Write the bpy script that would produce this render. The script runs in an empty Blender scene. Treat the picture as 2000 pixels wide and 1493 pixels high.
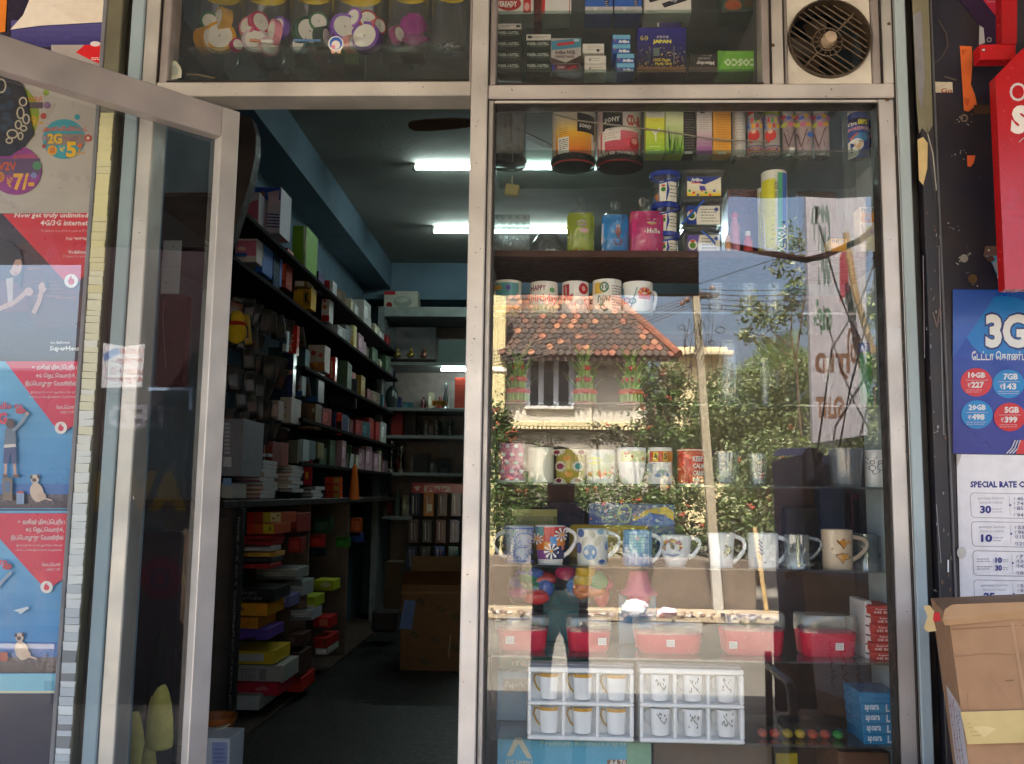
import bpy, math, random
import numpy as np
from mathutils import Vector as Vec, Matrix
random.seed(7)
SC = bpy.context.scene
COL = SC.collection
# ------------------------------------------------------------------ camera
W0, H0, FPX = 2000.0, 1493.0, 1800.0
CAM = Vec((0.0, -2.3, 1.15))
YAW, PIT, ROL = math.radians(2.3), math.radians(6.86), math.radians(0.82)
FW = Vec((-math.sin(YAW)*math.cos(PIT), math.cos(YAW)*math.cos(PIT), math.sin(PIT)))
R0 = Vec((math.cos(YAW), math.sin(YAW), 0))
U0 = R0.cross(FW)
RT = R0*math.cos(ROL) + U0*math.sin(ROL)
UP = U0*math.cos(ROL) - R0*math.sin(ROL)
cd = bpy.data.cameras.new('camera'); cam = bpy.data.objects.new('camera', cd); COL.objects.link(cam)
cd.sensor_width = 36; cd.lens = FPX/W0*36; cd.clip_start = 0.02; cd.clip_end = 500
m = Matrix((RT, UP, -FW)).transposed().to_4x4(); m.translation = CAM
cam.matrix_world = m
SC.camera = cam
# ------------------------------------------------------------------ daylight
SUN_EL, SUN_DIR = math.radians(56), Vec((0.32, -0.95, 0)).normalized()   # the light travels towards the far side of the street
world = bpy.data.worlds.new('World'); SC.world = world; world.use_nodes = True
wn = world.node_tree; bg = wn.nodes['Background']
sky = wn.nodes.new('ShaderNodeTexSky'); sky.sky_type = 'NISHITA'; sky.sun_disc = False
sky.sun_elevation = SUN_EL
sky.sun_rotation = math.atan2(-SUN_DIR.x, -SUN_DIR.y)
sky.air_density = 1.0; sky.dust_density = 8.0; sky.ozone_density = 1.0
wn.links.new(sky.outputs[0], bg.inputs[0]); bg.inputs[1].default_value = 0.10
sl = bpy.data.lights.new('sun', 'SUN'); sl.energy = 5.0; sl.angle = math.radians(0.5); sl.color = (1, 0.95, 0.86)
so = bpy.data.objects.new('sun', sl); COL.objects.link(so)
sd = Vec((SUN_DIR.x*math.cos(SUN_EL), SUN_DIR.y*math.cos(SUN_EL), -math.sin(SUN_EL)))
so.rotation_euler = sd.to_track_quat('-Z', 'Y').to_euler(); so.location = (0, 5, 12)
SC.view_settings.view_transform = 'Standard'; SC.view_settings.look = 'None'
SC.view_settings.exposure = 3.78; SC.view_settings.gamma = 1; SC.view_settings.use_curve_mapping = False
SC.render.engine = 'CYCLES'
cy = SC.cycles
cy.use_denoising = True
try:
    cy.denoiser = 'OPENIMAGEDENOISE'; cy.denoising_input_passes = 'RGB_ALBEDO_NORMAL'; cy.denoising_prefilter = 'ACCURATE'
except Exception: pass
cy.max_bounces = 9; cy.diffuse_bounces = 4; cy.glossy_bounces = 4; cy.transmission_bounces = 6; cy.transparent_max_bounces = 40
cy.caustics_reflective = False; cy.caustics_refractive = False; cy.sample_clamp_indirect = 6
TUBE = 3.0
# ------------------------------------------------------------------ from a picture point to a place
def ray(px, py):
    return FW + RT*((px-W0/2)/FPX) - UP*((py-H0/2)/FPX)
def P(px, py, Y):
    d = ray(px, py); return CAM + d*((Y-CAM.y)/d.y)
YG = 0.005
def V(px, py, Yv):                     # a place across the street that the shop window mirrors at px, py
    p = P(px, py, Yv); return Vec((p.x, 2*YG-Yv, p.z))
DP, DD = Vec((-0.82, 0.0, 0)), Vec((-0.68, -0.733, 0)).normalized()     # the open door: free edge and direction
DN = Vec((-DD.y, DD.x, 0))                                              # its face towards the street side
def Dr(px, py, X):                     # a place at the given X that the door glass mirrors
    d = ray(px, py); t = (DP-CAM).dot(DN)/d.dot(DN); h = CAM + d*t
    r = d - DN*(2*d.dot(DN)); return h + r*((X-h.x)/r.x)
# ------------------------------------------------------------------ colours and materials
def lin(c): return c/12.92 if c <= 0.04045 else ((c+0.055)/1.055)**2.4
_cc = {}
def K(h):
    if not isinstance(h, str): return tuple(h)
    h = h.lstrip('#')
    if h not in _cc:
        s = ''.join(a*2 for a in h) if len(h) == 3 else h
        _cc[h] = tuple(min(0.86, lin(int(s[i:i+2], 16)/255)) for i in (0, 2, 4))
    return _cc[h]
MATS = {}
def newmat(name):
    mt = bpy.data.materials.new(name); mt.use_nodes = True
    MATS[name] = mt; return mt, mt.node_tree.nodes, mt.node_tree.links
def noisy(N, L, scale, lo, hi, detail=3.0, src=None):
    tc = N.new('ShaderNodeTexCoord'); nz = N.new('ShaderNodeTexNoise'); nz.inputs['Scale'].default_value = scale; nz.inputs['Detail'].default_value = detail
    L.new(tc.outputs['Object'], nz.inputs['Vector'])
    mr = N.new('ShaderNodeMapRange'); mr.inputs['From Min'].default_value = 0.3; mr.inputs['From Max'].default_value = 0.7
    mr.inputs['To Min'].default_value = lo; mr.inputs['To Max'].default_value = hi
    L.new(nz.outputs['Fac'], mr.inputs['Value']); return mr.outputs[0]
def std(name, rough=0.6, metal=0.0, spec=0.4, var=(0.88, 1.06), vscale=40, bump=0.0, bscale=300, coat=0, rvar=0.12):
    mt, N, L = newmat(name); b = N['Principled BSDF']
    at = N.new('ShaderNodeAttribute'); at.attribute_name = 'Col'
    mx = N.new('ShaderNodeVectorMath'); mx.operation = 'SCALE'
    L.new(at.outputs['Color'], mx.inputs[0]); L.new(noisy(N, L, vscale, *var), mx.inputs['Scale'])
    L.new(mx.outputs[0], b.inputs['Base Color'])
    L.new(noisy(N, L, vscale*2.3, max(0.02, rough-rvar), min(1, rough+rvar)), b.inputs['Roughness'])
    b.inputs['Metallic'].default_value = metal; b.inputs['Specular IOR Level'].default_value = spec
    if coat: b.inputs['Coat Weight'].default_value = coat; b.inputs['Coat Roughness'].default_value = 0.05
    if bump:
        bp = N.new('ShaderNodeBump'); bp.inputs['Strength'].default_value = bump; bp.inputs['Distance'].default_value = 0.004
        L.new(noisy(N, L, bscale, 0, 1), bp.inputs['Height']); L.new(bp.outputs[0], b.inputs['Normal'])
    return mt
std('paper', 0.75, spec=0.2, var=(0.93, 1.03), bump=0.05, bscale=25)
std('card', 0.62, spec=0.3, var=(0.9, 1.05), vscale=22)
std('gloss', 0.22, spec=0.5, var=(0.95, 1.04), rvar=0.06)
std('ceramic', 0.1, spec=0.5, var=(0.97, 1.02), rvar=0.03)
std('alu', 0.42, metal=0.35, spec=0.5, var=(0.74, 1.06), vscale=6, bump=0.04, bscale=400)
std('poster', 0.36, spec=0.5, var=(0.86, 1.05), vscale=7, bump=0.35, bscale=9, rvar=0.14)
std('steel', 0.3, metal=0.9, var=(0.85, 1.05))
std('paint', 0.5, spec=0.4, var=(0.8, 1.08), vscale=14, bump=0.15, bscale=60)
std('plaster', 0.85, spec=0.2, var=(0.82, 1.08), vscale=2.2, bump=0.2, bscale=40)
std('wood', 0.55, spec=0.3, var=(0.75, 1.1), vscale=18)
std('cloth', 0.9, spec=0.1, var=(0.8, 1.1), vscale=30)
std('road', 0.85, spec=0.25, var=(0.72, 1.15), vscale=0.8, bump=0.4, bscale=90)
std('tile', 0.7, spec=0.2, var=(0.7, 1.2), vscale=7)
std('skin', 0.5, spec=0.35, var=(0.95, 1.04))
pn = MATS['poster'].node_tree; hs = pn.nodes.new('ShaderNodeHueSaturation'); hs.inputs['Saturation'].default_value = 1.02; hs.inputs['Value'].default_value = 0.8
pl = pn.nodes['Principled BSDF'].inputs['Base Color'].links[0]; src = pl.from_socket; pn.links.remove(pl); pn.links.new(src, hs.inputs['Color']); pn.links.new(hs.outputs[0], pn.nodes['Principled BSDF'].inputs['Base Color'])
# navy wall: scuffs, drips and worn spots of bare primer
mt, N, L = newmat('worn'); b = N['Principled BSDF']
at = N.new('ShaderNodeAttribute'); at.attribute_name = 'Col'
tc = N.new('ShaderNodeTexCoord'); mp = N.new('ShaderNodeMapping'); mp.inputs['Scale'].default_value = (1, 1, 0.35)
L.new(tc.outputs['Object'], mp.inputs['Vector'])
nz = N.new('ShaderNodeTexNoise'); nz.inputs['Scale'].default_value = 34; nz.inputs['Detail'].default_value = 6; nz.inputs['Roughness'].default_value = 0.7
L.new(mp.outputs[0], nz.inputs['Vector'])
rp = N.new('ShaderNodeValToRGB'); rp.color_ramp.elements[0].position = 0.66; rp.color_ramp.elements[1].position = 0.76
L.new(nz.outputs['Fac'], rp.inputs['Fac'])
n2 = N.new('ShaderNodeTexNoise'); n2.inputs['Scale'].default_value = 5; n2.inputs['Detail'].default_value = 5; L.new(tc.outputs['Object'], n2.inputs['Vector'])
m0 = N.new('ShaderNodeMix'); m0.data_type = 'RGBA'; m0.inputs[7].default_value = (0.045, 0.03, 0.022, 1)
m1 = N.new('ShaderNodeMix'); m1.data_type = 'RGBA'; m1.inputs[7].default_value = (0.16, 0.14, 0.12, 1)
mr = N.new('ShaderNodeMapRange'); mr.inputs[1].default_value = 0.45; mr.inputs[2].default_value = 0.7; mr.inputs[4].default_value = 0.6
L.new(n2.outputs['Fac'], mr.inputs[0]); L.new(mr.outputs[0], m0.inputs[0]); L.new(at.outputs['Color'], m0.inputs[6])
L.new(rp.outputs[0], m1.inputs[0]); L.new(m0.outputs[2], m1.inputs[6]); L.new(m1.outputs[2], b.inputs['Base Color'])
b.inputs['Roughness'].default_value = 0.5
# clear sheet glass, clear plastic and wrapping film: partly mirror (Schlick), partly see-through
def clear(name, f0, tint, rough=0.0, haze=0.0, wrinkle=0.0):
    mt, N, L = newmat(name); N.remove(N['Principled BSDF']); out = N['Material Output']
    ge = N.new('ShaderNodeNewGeometry'); dt = N.new('ShaderNodeVectorMath'); dt.operation = 'DOT_PRODUCT'
    L.new(ge.outputs['Incoming'], dt.inputs[0]); L.new(ge.outputs['Normal'], dt.inputs[1])
    def mth(op, a, bv):
        n = N.new('ShaderNodeMath'); n.operation = op
        for i, x in enumerate((a, bv)):
            if x is None: continue
            if isinstance(x, (int, float)): n.inputs[i].default_value = x
            else: L.new(x, n.inputs[i])
        return n.outputs[0]
    ab = mth('ABSOLUTE', dt.outputs['Value'], None); om = mth('SUBTRACT', 1.0, ab); p5 = mth('POWER', om, 5.0)
    fr = mth('ADD', mth('MULTIPLY', p5, 1-f0), f0)
    tr = N.new('ShaderNodeBsdfTransparent'); tr.inputs[0].default_value = (*tint, 1)
    gl = N.new('ShaderNodeBsdfGlossy'); gl.inputs['Roughness'].default_value = rough; gl.inputs[0].default_value = (1, 1, 1, 1)
    if wrinkle:
        bp = N.new('ShaderNodeBump'); bp.inputs['Strength'].default_value = wrinkle; bp.inputs['Distance'].default_value = 0.01
        L.new(noisy(N, L, 28, 0, 1, 2), bp.inputs['Height']); L.new(bp.outputs[0], gl.inputs['Normal'])
    base = tr.outputs[0]
    if haze:
        df = N.new('ShaderNodeBsdfDiffuse'); df.inputs[0].default_value = (0.8, 0.82, 0.82, 1)
        mh = N.new('ShaderNodeMixShader'); L.new(noisy(N, L, 6, haze*0.4, haze*1.6), mh.inputs[0]); L.new(tr.outputs[0], mh.inputs[1]); L.new(df.outputs[0], mh.inputs[2]); base = mh.outputs[0]
    ms = N.new('ShaderNodeMixShader'); L.new(fr, ms.inputs[0]); L.new(base, ms.inputs[1]); L.new(gl.outputs[0], ms.inputs[2])
    L.new(ms.outputs[0], out.inputs['Surface'])
clear('pane', 0.09, (0.96, 0.975, 0.97), haze=0.016)
clear('doorpane', 0.12, (0.95, 0.97, 0.96), haze=0.005)
clear('shelf', 0.07, (0.80, 0.88, 0.85), haze=0.03)
clear('film', 0.05, (0.93, 0.94, 0.95), rough=0.06, haze=0.018, wrinkle=0.6)
clear('plastic', 0.06, (0.86, 0.88, 0.88), rough=0.05, haze=0.06)
clear('jarglass', 0.045, (0.95, 0.96, 0.96), rough=0.03, haze=0.02)
clear('wrap', 0.014, (0.93, 0.94, 0.95), rough=0.05, haze=0.003, wrinkle=1.0)
clear('greyplastic', 0.06, (0.45, 0.48, 0.5), rough=0.08, haze=0.12)
clear('crystal', 0.13, (0.72, 0.76, 0.76), rough=0.02, haze=0.08)
def emat(name, col, s):
    mt, N, L = newmat(name); b = N['Principled BSDF']; b.inputs['Base Color'].default_value = (0.8, 0.8, 0.8, 1)
    b.inputs['Emission Color'].default_value = (*col, 1); b.inputs['Emission Strength'].default_value = s
emat('tubelight', (0.80, 1.0, 0.95), TUBE)
# leaves: a little light comes through
mt, N, L = newmat('leaf'); b = N['Principled BSDF']
at = N.new('ShaderNodeAttribute'); at.attribute_name = 'Col'; L.new(at.outputs['Color'], b.inputs['Base Color']); b.inputs['Roughness'].default_value = 0.5
tl = N.new('ShaderNodeBsdfTranslucent'); L.new(at.outputs['Color'], tl.inputs[0])
ms = N.new('ShaderNodeMixShader'); ms.inputs[0].default_value = 0.25
L.new(b.outputs[0], ms.inputs[1]); L.new(tl.outputs[0], ms.inputs[2]); L.new(ms.outputs[0], N['Material Output'].inputs['Surface'])
# ------------------------------------------------------------------ mesh builder
WL = {}
def tag(o, label=None, cat=None, group=None, kind=None):
    for k, v in (('label', label), ('category', cat), ('group', group), ('kind', kind)):
        if v: o[k] = v
    return o
def link(o, loc, parent=None):
    COL.objects.link(o); WL[o.name] = Vec(loc)
    if parent is not None: o.parent = parent; o.location = Vec(loc) - WL[parent.name]
    else: o.location = loc
    return o
def thing(name, label, cat, loc, group=None):
    o = bpy.data.objects.new(name, None); o.empty_display_size = 0.05
    link(o, loc); return tag(o, label, cat, group)
class MB:
    def __init__(s): s.v = []; s.f = []; s.c = []; s.m = []; s.s = []; s.mi = {}
    def add(s, pts, faces, col, mat='card', smooth=False):
        n = len(s.v); s.v.extend(tuple(p) for p in pts); c = K(col); k = s.mi.setdefault(mat, len(s.mi))
        for f in faces: s.f.append([i+n for i in f]); s.c.append(c); s.m.append(k); s.s.append(smooth)
    def quad(s, a, b, c, d, col, mat='card'): s.add([a, b, c, d], [(0, 1, 2, 3)], col, mat)
    def box(s, x0, x1, y0, y1, z0, z1, col, mat='card', ch=0.0015, M=None):
        x0, x1 = min(x0, x1), max(x0, x1); y0, y1 = min(y0, y1), max(y0, y1); z0, z1 = min(z0, z1), max(z0, z1)
        ch = min(ch, (x1-x0)*0.3, (y1-y0)*0.3, (z1-z0)*0.3)
        X, Y, Z = (x0, x1), (y0, y1), (z0, z1); pts = []; ix = {}
        for i in (0, 1):
            for j in (0, 1):
                for k in (0, 1):
                    si, sj, sk = ch*(1-2*i), ch*(1-2*j), ch*(1-2*k); c = (X[i], Y[j], Z[k])
                    for a, q in enumerate(((c[0], c[1]+sj, c[2]+sk), (c[0]+si, c[1], c[2]+sk), (c[0]+si, c[1]+sj, c[2]))):
                        ix[(i, j, k, a)] = len(pts); pts.append(q)
        F = []
        for i in (0, 1):
            F.append([ix[(i, j, k, 0)] for j, k in ((0, 0), (1, 0), (1, 1), (0, 1))])
            F.append([ix[(j, i, k, 1)] for j, k in ((0, 0), (1, 0), (1, 1), (0, 1))])
            F.append([ix[(j, k, i, 2)] for j, k in ((0, 0), (1, 0), (1, 1), (0, 1))])
        for j in (0, 1):
            for k in (0, 1):
                F.append([ix[(0, j, k, 1)], ix[(1, j, k, 1)], ix[(1, j, k, 2)], ix[(0, j, k, 2)]])
                F.append([ix[(j, 0, k, 0)], ix[(j, 1, k, 0)], ix[(j, 1, k, 2)], ix[(j, 0, k, 2)]])
                F.append([ix[(j, k, 0, 0)], ix[(j, k, 1, 0)], ix[(j, k, 1, 1)], ix[(j, k, 0, 1)]])
        for i in (0, 1):
            for j in (0, 1):
                for k in (0, 1): F.append([ix[(i, j, k, a)] for a in range(3)])
        cen = Vec(((x0+x1)/2, (y0+y1)/2, (z0+z1)/2)); G = []
        for f in F:
            q = [Vec(pts[i]) for i in f]; nn = (q[1]-q[0]).cross(q[2]-q[0]); mid = sum(q, Vec())/len(q)
            G.append(f if nn.dot(mid-cen) >= 0 else f[::-1])
        if M is not None: pts = [M @ Vec(p) for p in pts]
        s.add(pts, G, col, mat)
    def lathe(s, cx, cy, prof, col, mat='ceramic', n=32, cols=None, sy=1.0, M=None):
        pts = []; F = []
        for r, z in prof:
            for i in range(n):
                a = 2*math.pi*i/n; pts.append(Vec((cx+r*math.sin(a), cy-r*sy*math.cos(a), z)))
        if M is not None: pts = [M @ p for p in pts]
        for k in range(len(prof)-1):
            f = [(k*n+i, k*n+(i+1) % n, (k+1)*n+(i+1) % n, (k+1)*n+i) for i in range(n)]
            if cols: s.add([pts[q] for ff in f for q in ff], [(4*i, 4*i+1, 4*i+2, 4*i+3) for i in range(n)], cols[k], mat, True)
            else: F += f
        if not cols: s.add(pts, F, col, mat, True)
    def tube(s, path, r, col, mat='paint', n=8, cap=True):
        path = [Vec(p) for p in path]; pts = []; F = []; up = Vec((0, 0, 1))
        for i, p in enumerate(path):
            t = (path[min(i+1, len(path)-1)]-path[max(i-1, 0)]).normalized()
            a = t.cross(up if abs(t.z) < 0.95 else Vec((0, 1, 0))).normalized(); b2 = a.cross(t)
            rr = r[i] if isinstance(r, (list, tuple)) else r
            for k in range(n):
                q = 2*math.pi*k/n; pts.append(p+(a*math.cos(q)+b2*math.sin(q))*rr)
        for i in range(len(path)-1):
            for k in range(n): F.append((i*n+k, i*n+(k+1) % n, (i+1)*n+(k+1) % n, (i+1)*n+k))
        if cap: F.append(tuple(range(n))[::-1]); F.append(tuple((len(path)-1)*n+k for k in range(n)))
        s.add(pts, F, col, mat, True)
    def prism(s, poly, d, col, mat='card'):            # poly: 3-D points, d: thickness vector
        n = len(poly); a = [Vec(p) for p in poly]; pts = a+[p+Vec(d) for p in a]
        s.add(pts, [tuple(range(n)), tuple(range(2*n-1, n-1, -1))]+[(i, n+i, n+(i+1) % n, (i+1) % n) for i in range(n)], col, mat)
    def ball(s, c, rx, ry, rz, col, mat='gloss', n=12, h=8, wob=0.0):
        pts = []; F = []
        for j in range(h+1):
            t = math.pi*j/h
            for i in range(n):
                a = 2*math.pi*i/n; w = 1+random.uniform(-wob, wob) if 0 < j < h else 1
                pts.append((c[0]+rx*w*math.sin(t)*math.cos(a), c[1]+ry*w*math.sin(t)*math.sin(a), c[2]+rz*w*math.cos(t)))
        for j in range(h):
            for i in range(n): F.append((j*n+i, j*n+(i+1) % n, (j+1)*n+(i+1) % n, (j+1)*n+i))
        s.add(pts, F, col, mat, True)
    def build(s, name, parent=None, label=None, cat=None, group=None, kind=None, loc=None):
        me = bpy.data.meshes.new(name)
        a = np.array(s.v, dtype=np.float64)
        if loc is None:
            lo, hi = a.min(0), a.max(0); loc = Vec(((lo[0]+hi[0])/2, (lo[1]+hi[1])/2, lo[2]))
        a = a - np.array(loc)
        me.from_pydata(a.tolist(), [], s.f)
        me.polygons.foreach_set('material_index', s.m); me.polygons.foreach_set('use_smooth', s.s)
        at = me.attributes.new('Col', 'FLOAT_COLOR', 'FACE')
        cc = np.ones((len(s.f), 4), dtype=np.float32); cc[:, :3] = np.array(s.c, dtype=np.float32); at.data.foreach_set('color', cc.ravel())
        for k in s.mi: me.materials.append(MATS[k])
        if any(s.s): me.set_sharp_from_angle(angle=math.radians(42))
        o = bpy.data.objects.new(name, me); link(o, loc, parent)
        return tag(o, label, cat, group, kind)
def copy_of(o, loc, label=None, parent=None):
    c = o.copy(); link(c, loc, parent)
    if label: c['label'] = label
    return c
# ------------------------------------------------------------------ flat print (drawn in picture points on a real surface)
PRE = 'ெேை'; TWO = {'ொ': 'ொ', 'ோ': 'ோ'}
TWO = {'\u0bca': ('\u0bc6', '\u0bbe'), '\u0bcb': ('\u0bc7', '\u0bbe')}
def ta(s):
    o = []
    for ch in s:
        if ch in '\u0bc6\u0bc7\u0bc8' and o: o.insert(len(o)-1, ch)
        elif ch in TWO and o: o.insert(len(o)-1, TWO[ch][0]); o.append(TWO[ch][1])
        else: o.append(ch)
    return ''.join(o)
_tx = {}
def glyphs(t, bold=0.0, shear=0.0):
    k = (t, bold, shear)
    if k not in _tx:
        c = bpy.data.curves.new('lettering', 'FONT'); c.body = ta(t); c.resolution_u = 1 if len(t) > 3 else 3; c.offset = bold; c.shear = shear
        o = bpy.data.objects.new('lettering', c); COL.objects.link(o); bpy.context.view_layer.update()
        me = bpy.data.meshes.new_from_object(o.evaluated_get(bpy.context.evaluated_depsgraph_get()))
        v = np.array([q.co[:2] for q in me.vertices]) if len(me.vertices) else np.zeros((1, 2)); f = [tuple(p.vertices) for p in me.polygons]
        bpy.data.objects.remove(o); bpy.data.curves.remove(c); bpy.data.meshes.remove(me)
        lo, hi = v.min(0), v.max(0); v = (v-lo)/np.maximum(hi-lo, 1e-6); _tx[k] = (v, f)
    return _tx[k]
EPS = 0.00009
class Art:
    def __init__(s, mb, surf, mat='card'): s.mb = mb; s.surf = surf; s.mat = mat; s.k = 1
    def poly(s, pts, faces, col, k=None): s.mb.add([s.surf(x, y, (s.k if k is None else k)*EPS) for x, y in pts], faces, col, s.mat)
    def r(s, x0, y0, x1, y1, col, nx=1, ny=1):
        s.k += 1; pts = [(x0+(x1-x0)*i/nx, y0+(y1-y0)*j/ny) for j in range(ny+1) for i in range(nx+1)]
        s.poly(pts, [(j*(nx+1)+i, j*(nx+1)+i+1, (j+1)*(nx+1)+i+1, (j+1)*(nx+1)+i) for j in range(ny) for i in range(nx)], col)
    def g(s, x0, y0, x1, y1, c0, c1, n=8, nx=1):          # printed colour blend
        s.k += 1; a, b = K(c0), K(c1)
        for j in range(n):
            t = j/(n-1); ya, yb = y0+(y1-y0)*j/n, y0+(y1-y0)*(j+1)/n
            for i in range(nx):
                xa, xb = x0+(x1-x0)*i/nx, x0+(x1-x0)*(i+1)/nx
                s.poly([(xa, ya), (xb, ya), (xb, yb), (xa, yb)], [(0, 1, 2, 3)], tuple(a[q]+(b[q]-a[q])*t for q in range(3)))
    def p(s, pts, col): s.k += 1; s.poly(pts, [tuple(range(len(pts)))], col)
    def c(s, x, y, r, col, ry=None, n=20, rot=0.0):
        s.k += 1; ry = r if ry is None else ry; pts = [(x, y)]
        for i in range(n):
            a = 2*math.pi*i/n; u, w = r*math.cos(a), ry*math.sin(a)
            pts.append((x+u*math.cos(rot)-w*math.sin(rot), y+u*math.sin(rot)+w*math.cos(rot)))
        s.poly(pts, [(0, i+1, (i+1) % n+1) for i in range(n)], col)
    def l(s, pts, w, col):
        s.k += 1
        for (xa, ya), (xb, yb) in zip(pts, pts[1:]):
            d = math.hypot(xb-xa, yb-ya) or 1; nx, ny = -(yb-ya)/d*w/2, (xb-xa)/d*w/2
            s.poly([(xa+nx, ya+ny), (xb+nx, yb+ny), (xb-nx, yb-ny), (xa-nx, ya-ny)], [(0, 1, 2, 3)], col)
    def ring(s, x, y, r, w, col, n=24, a0=0.0, a1=360.0, ry=None):
        ry = ry or r
        s.l([(x+r*math.cos(math.radians(a0+(a1-a0)*i/n)), y+ry*math.sin(math.radians(a0+(a1-a0)*i/n))) for i in range(n+1)], w, col)
    def t(s, txt, x0, y0, x1, y1, col, bold=0.0, shear=0.0, rot=0, mirror=False, slope=0.0):
        v, f = glyphs(txt, bold, shear); s.k += 1; pts = []
        for u, w in v:
            w = 1-w
            if rot == 180: u, w = 1-u, 1-w
            elif rot == 90: u, w = 1-w, u            # reads downwards
            elif rot == 270: u, w = w, 1-u
            if mirror: u = 1-u
            x = x0+(x1-x0)*u; pts.append((x, y0+(y1-y0)*w+slope*(x-x0)))
        s.poly(pts, f, col)
    def scrib(s, x0, y0, x1, y1, rows, col, w=1.2, seed=0, fill=0.85):   # lines of print too small to read
        rnd = random.Random(seed); s.k += 1
        for j in range(rows):
            y = y0+(y1-y0)*(j+0.5)/rows; x = x0
            while x < x0+(x1-x0)*fill*rnd.uniform(0.8, 1.15) and x < x1:
                d = rnd.uniform(2.0, 7.0); e = min(x+d, x1)
                s.poly([(x, y-w/2), (e, y-w/2), (e, y+w/2), (x, y+w/2)], [(0, 1, 2, 3)], col); x = e+rnd.uniform(0.8, 1.8)
SNAP = None; DZ = 0.0                                    # shelf height that goods are set down on
def flat(Y):
    dz = DZ; return lambda x, y, o: P(x, y, Y-o) + Vec((0, 0, dz))
def quadsurf(O, U, Wv, N):                                # unit square: x right, y down
    O, U, Wv, N = Vec(O), Vec(U), Vec(Wv), Vec(N); return lambda x, y, o: O+U*x+Wv*y+N*o
def cyl(cx, cyy, rf, rm):
    dz = DZ
    def f(x, y, o):
        w = P(x, y, cyy-rm*0.75); w.z += dz; r = rf(w.z); q = max(-0.99, min(0.99, (w.x-cx)/rm)); a = math.asin(q)
        return Vec((cx+(r+o*3)*math.sin(a), cyy-(r+o*3)*math.cos(a), w.z))
    return f
def dims(x0, y0, x1, y1, Y):
    xm, ym = (x0+x1)/2, (y0+y1)/2
    global DZ
    z0, z1 = P(xm, y1, Y).z, P(xm, y0, Y).z
    if SNAP is None: DZ = 0.0
    elif SNAP != 'keep': DZ = SNAP-z0
    return P(x0, ym, Y).x, P(x1, ym, Y).x, z0+DZ, z1+DZ
def carton(name, label, cat, x0, y0, x1, y1, Y, dep, col, art=None, mat='card', group=None, parent=None, ch=0.0015, kind=None, tilt=0):
    b = MB(); X0, X1, Z0, Z1 = dims(x0, y0, x1, y1, Y)
    b.box(X0, X1, Y, Y+dep, Z0, Z1, col, mat, ch)
    if art: art(Art(b, flat(Y), mat))
    return b.build(name, parent, label, cat, group, kind)
# ================================================================== the setting
def struct(name, b, loc=None): return b.build(name, kind='structure', loc=loc)
ST = -0.35                                             # street level, the shop floor is at 0
b = MB(); b.box(-150, 150, -160, 40, ST-0.3, ST, '#6f6a61', 'road', 0.001); struct('street', b)
b = MB(); b.box(-1.9, 1.75, 0.061, 6.7, -0.34, 0.0, '#1c1a19', 'paint', 0.002); struct('shop_floor', b)
b = MB(); b.box(-1.9, 1.75, 0.3, 6.7, 3.3, 3.42, '#989993', 'plaster'); struct('ceiling', b)
b = MB(); b.box(-1.9, -1.75, 0.1, 6.7, 0, 3.3, '#5c7280', 'plaster'); struct('wall_left', b)
b = MB(); b.box(1.6, 1.75, 0.1, 6.7, 0, 3.3, '#5c7280', 'plaster'); struct('wall_right', b)
b = MB(); b.box(-1.75, 1.6, 6.55, 6.7, 0, 3.3, '#5c7280', 'plaster'); struct('wall_back', b)
b = MB(); b.box(-7, 7, -0.02, 0.28, 2.78, 4.3, '#a8a093', 'plaster'); struct('wall_upper', b)
b = MB(); b.box(-1.75, 1.6, 6.2, 6.6, 2.95, 3.32, '#5c7280', 'plaster')
b.box(-1.75, -1.5, 0.3, 6.2, 3.05, 3.31, '#5c7280', 'plaster'); struct('beam', b)
FY = -0.03
xl = lambda px, py=300, Y=FY: P(px, py, Y).x
zz = lambda px, py, Y=FY: P(px, py, Y).z
# painted masonry either side of the opening
xr0 = xl(1841, 500); b = MB(); b.box(xr0, 3.3, -0.02, 0.28, ST, 2.78, '#1d1a2b', 'worn', 0.003); struct('wall_navy', b)
xl1 = xl(190, 300); b = MB(); b.box(-4.2, xl1, -0.02, 0.28, ST, 2.78, '#20203a', 'worn', 0.003); struct('wall_navy_beside_door', b)
# jambs: the pale blue ends of the masonry
b = MB(); b.box(xl(240), xl(266), -0.035, 0.03, ST, 2.78, '#98a9b2', 'plaster', 0.003); struct('jamb', b)
b = MB(); b.box(xl(1757, 300), xl(1778, 300), -0.035, 0.3, ST, 2.78, '#a6b4ba', 'plaster', 0.003); struct('jamb_beside_window', b)
b = MB(); b.box(xl(300, 300, 0.1), xl(317, 300, 0.1), 0.1, 0.13, 0, 2.78, '#7f9db0', 'plaster', 0.003); struct('door_reveal', b)
b = MB(); b.box(xl(266), xl(1757, 300), -0.3, 0.06, ST, 0.0, '#6d675f', 'plaster', 0.01); struct('doorstep', b)
# shutter guide channels
def guide(name, label, pxa, pxb, pyr, parts):
    t = thing(name, label, 'shutter rail', (xl((pxa+pxb)/2, pyr), -0.03, ST))
    xa, xb = xl(pxa, pyr), xl(pxb, pyr)
    for nm, fa, fb, ya, yb, col, mat in parts:
        q = MB(); q.box(xa+(xb-xa)*fa, xa+(xb-xa)*fb, ya, yb, ST, 2.78, col, mat, 0.002); q.build(nm, t)
    return t, xa, xb
gl, ga, gb = guide('shutter_rail', 'steel shutter guide rail with chipped white strip beside the open door', 186, 240, 300,
      [('flange', 0.0, 0.16, -0.045, 0.0, '#77777c', 'paint'), ('slot', 0.72, 1.0, -0.012, 0.02, '#17130f', 'worn'), ('channel', 0.16, 0.72, -0.043, 0.0, '#6f6c58', 'worn')])
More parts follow.
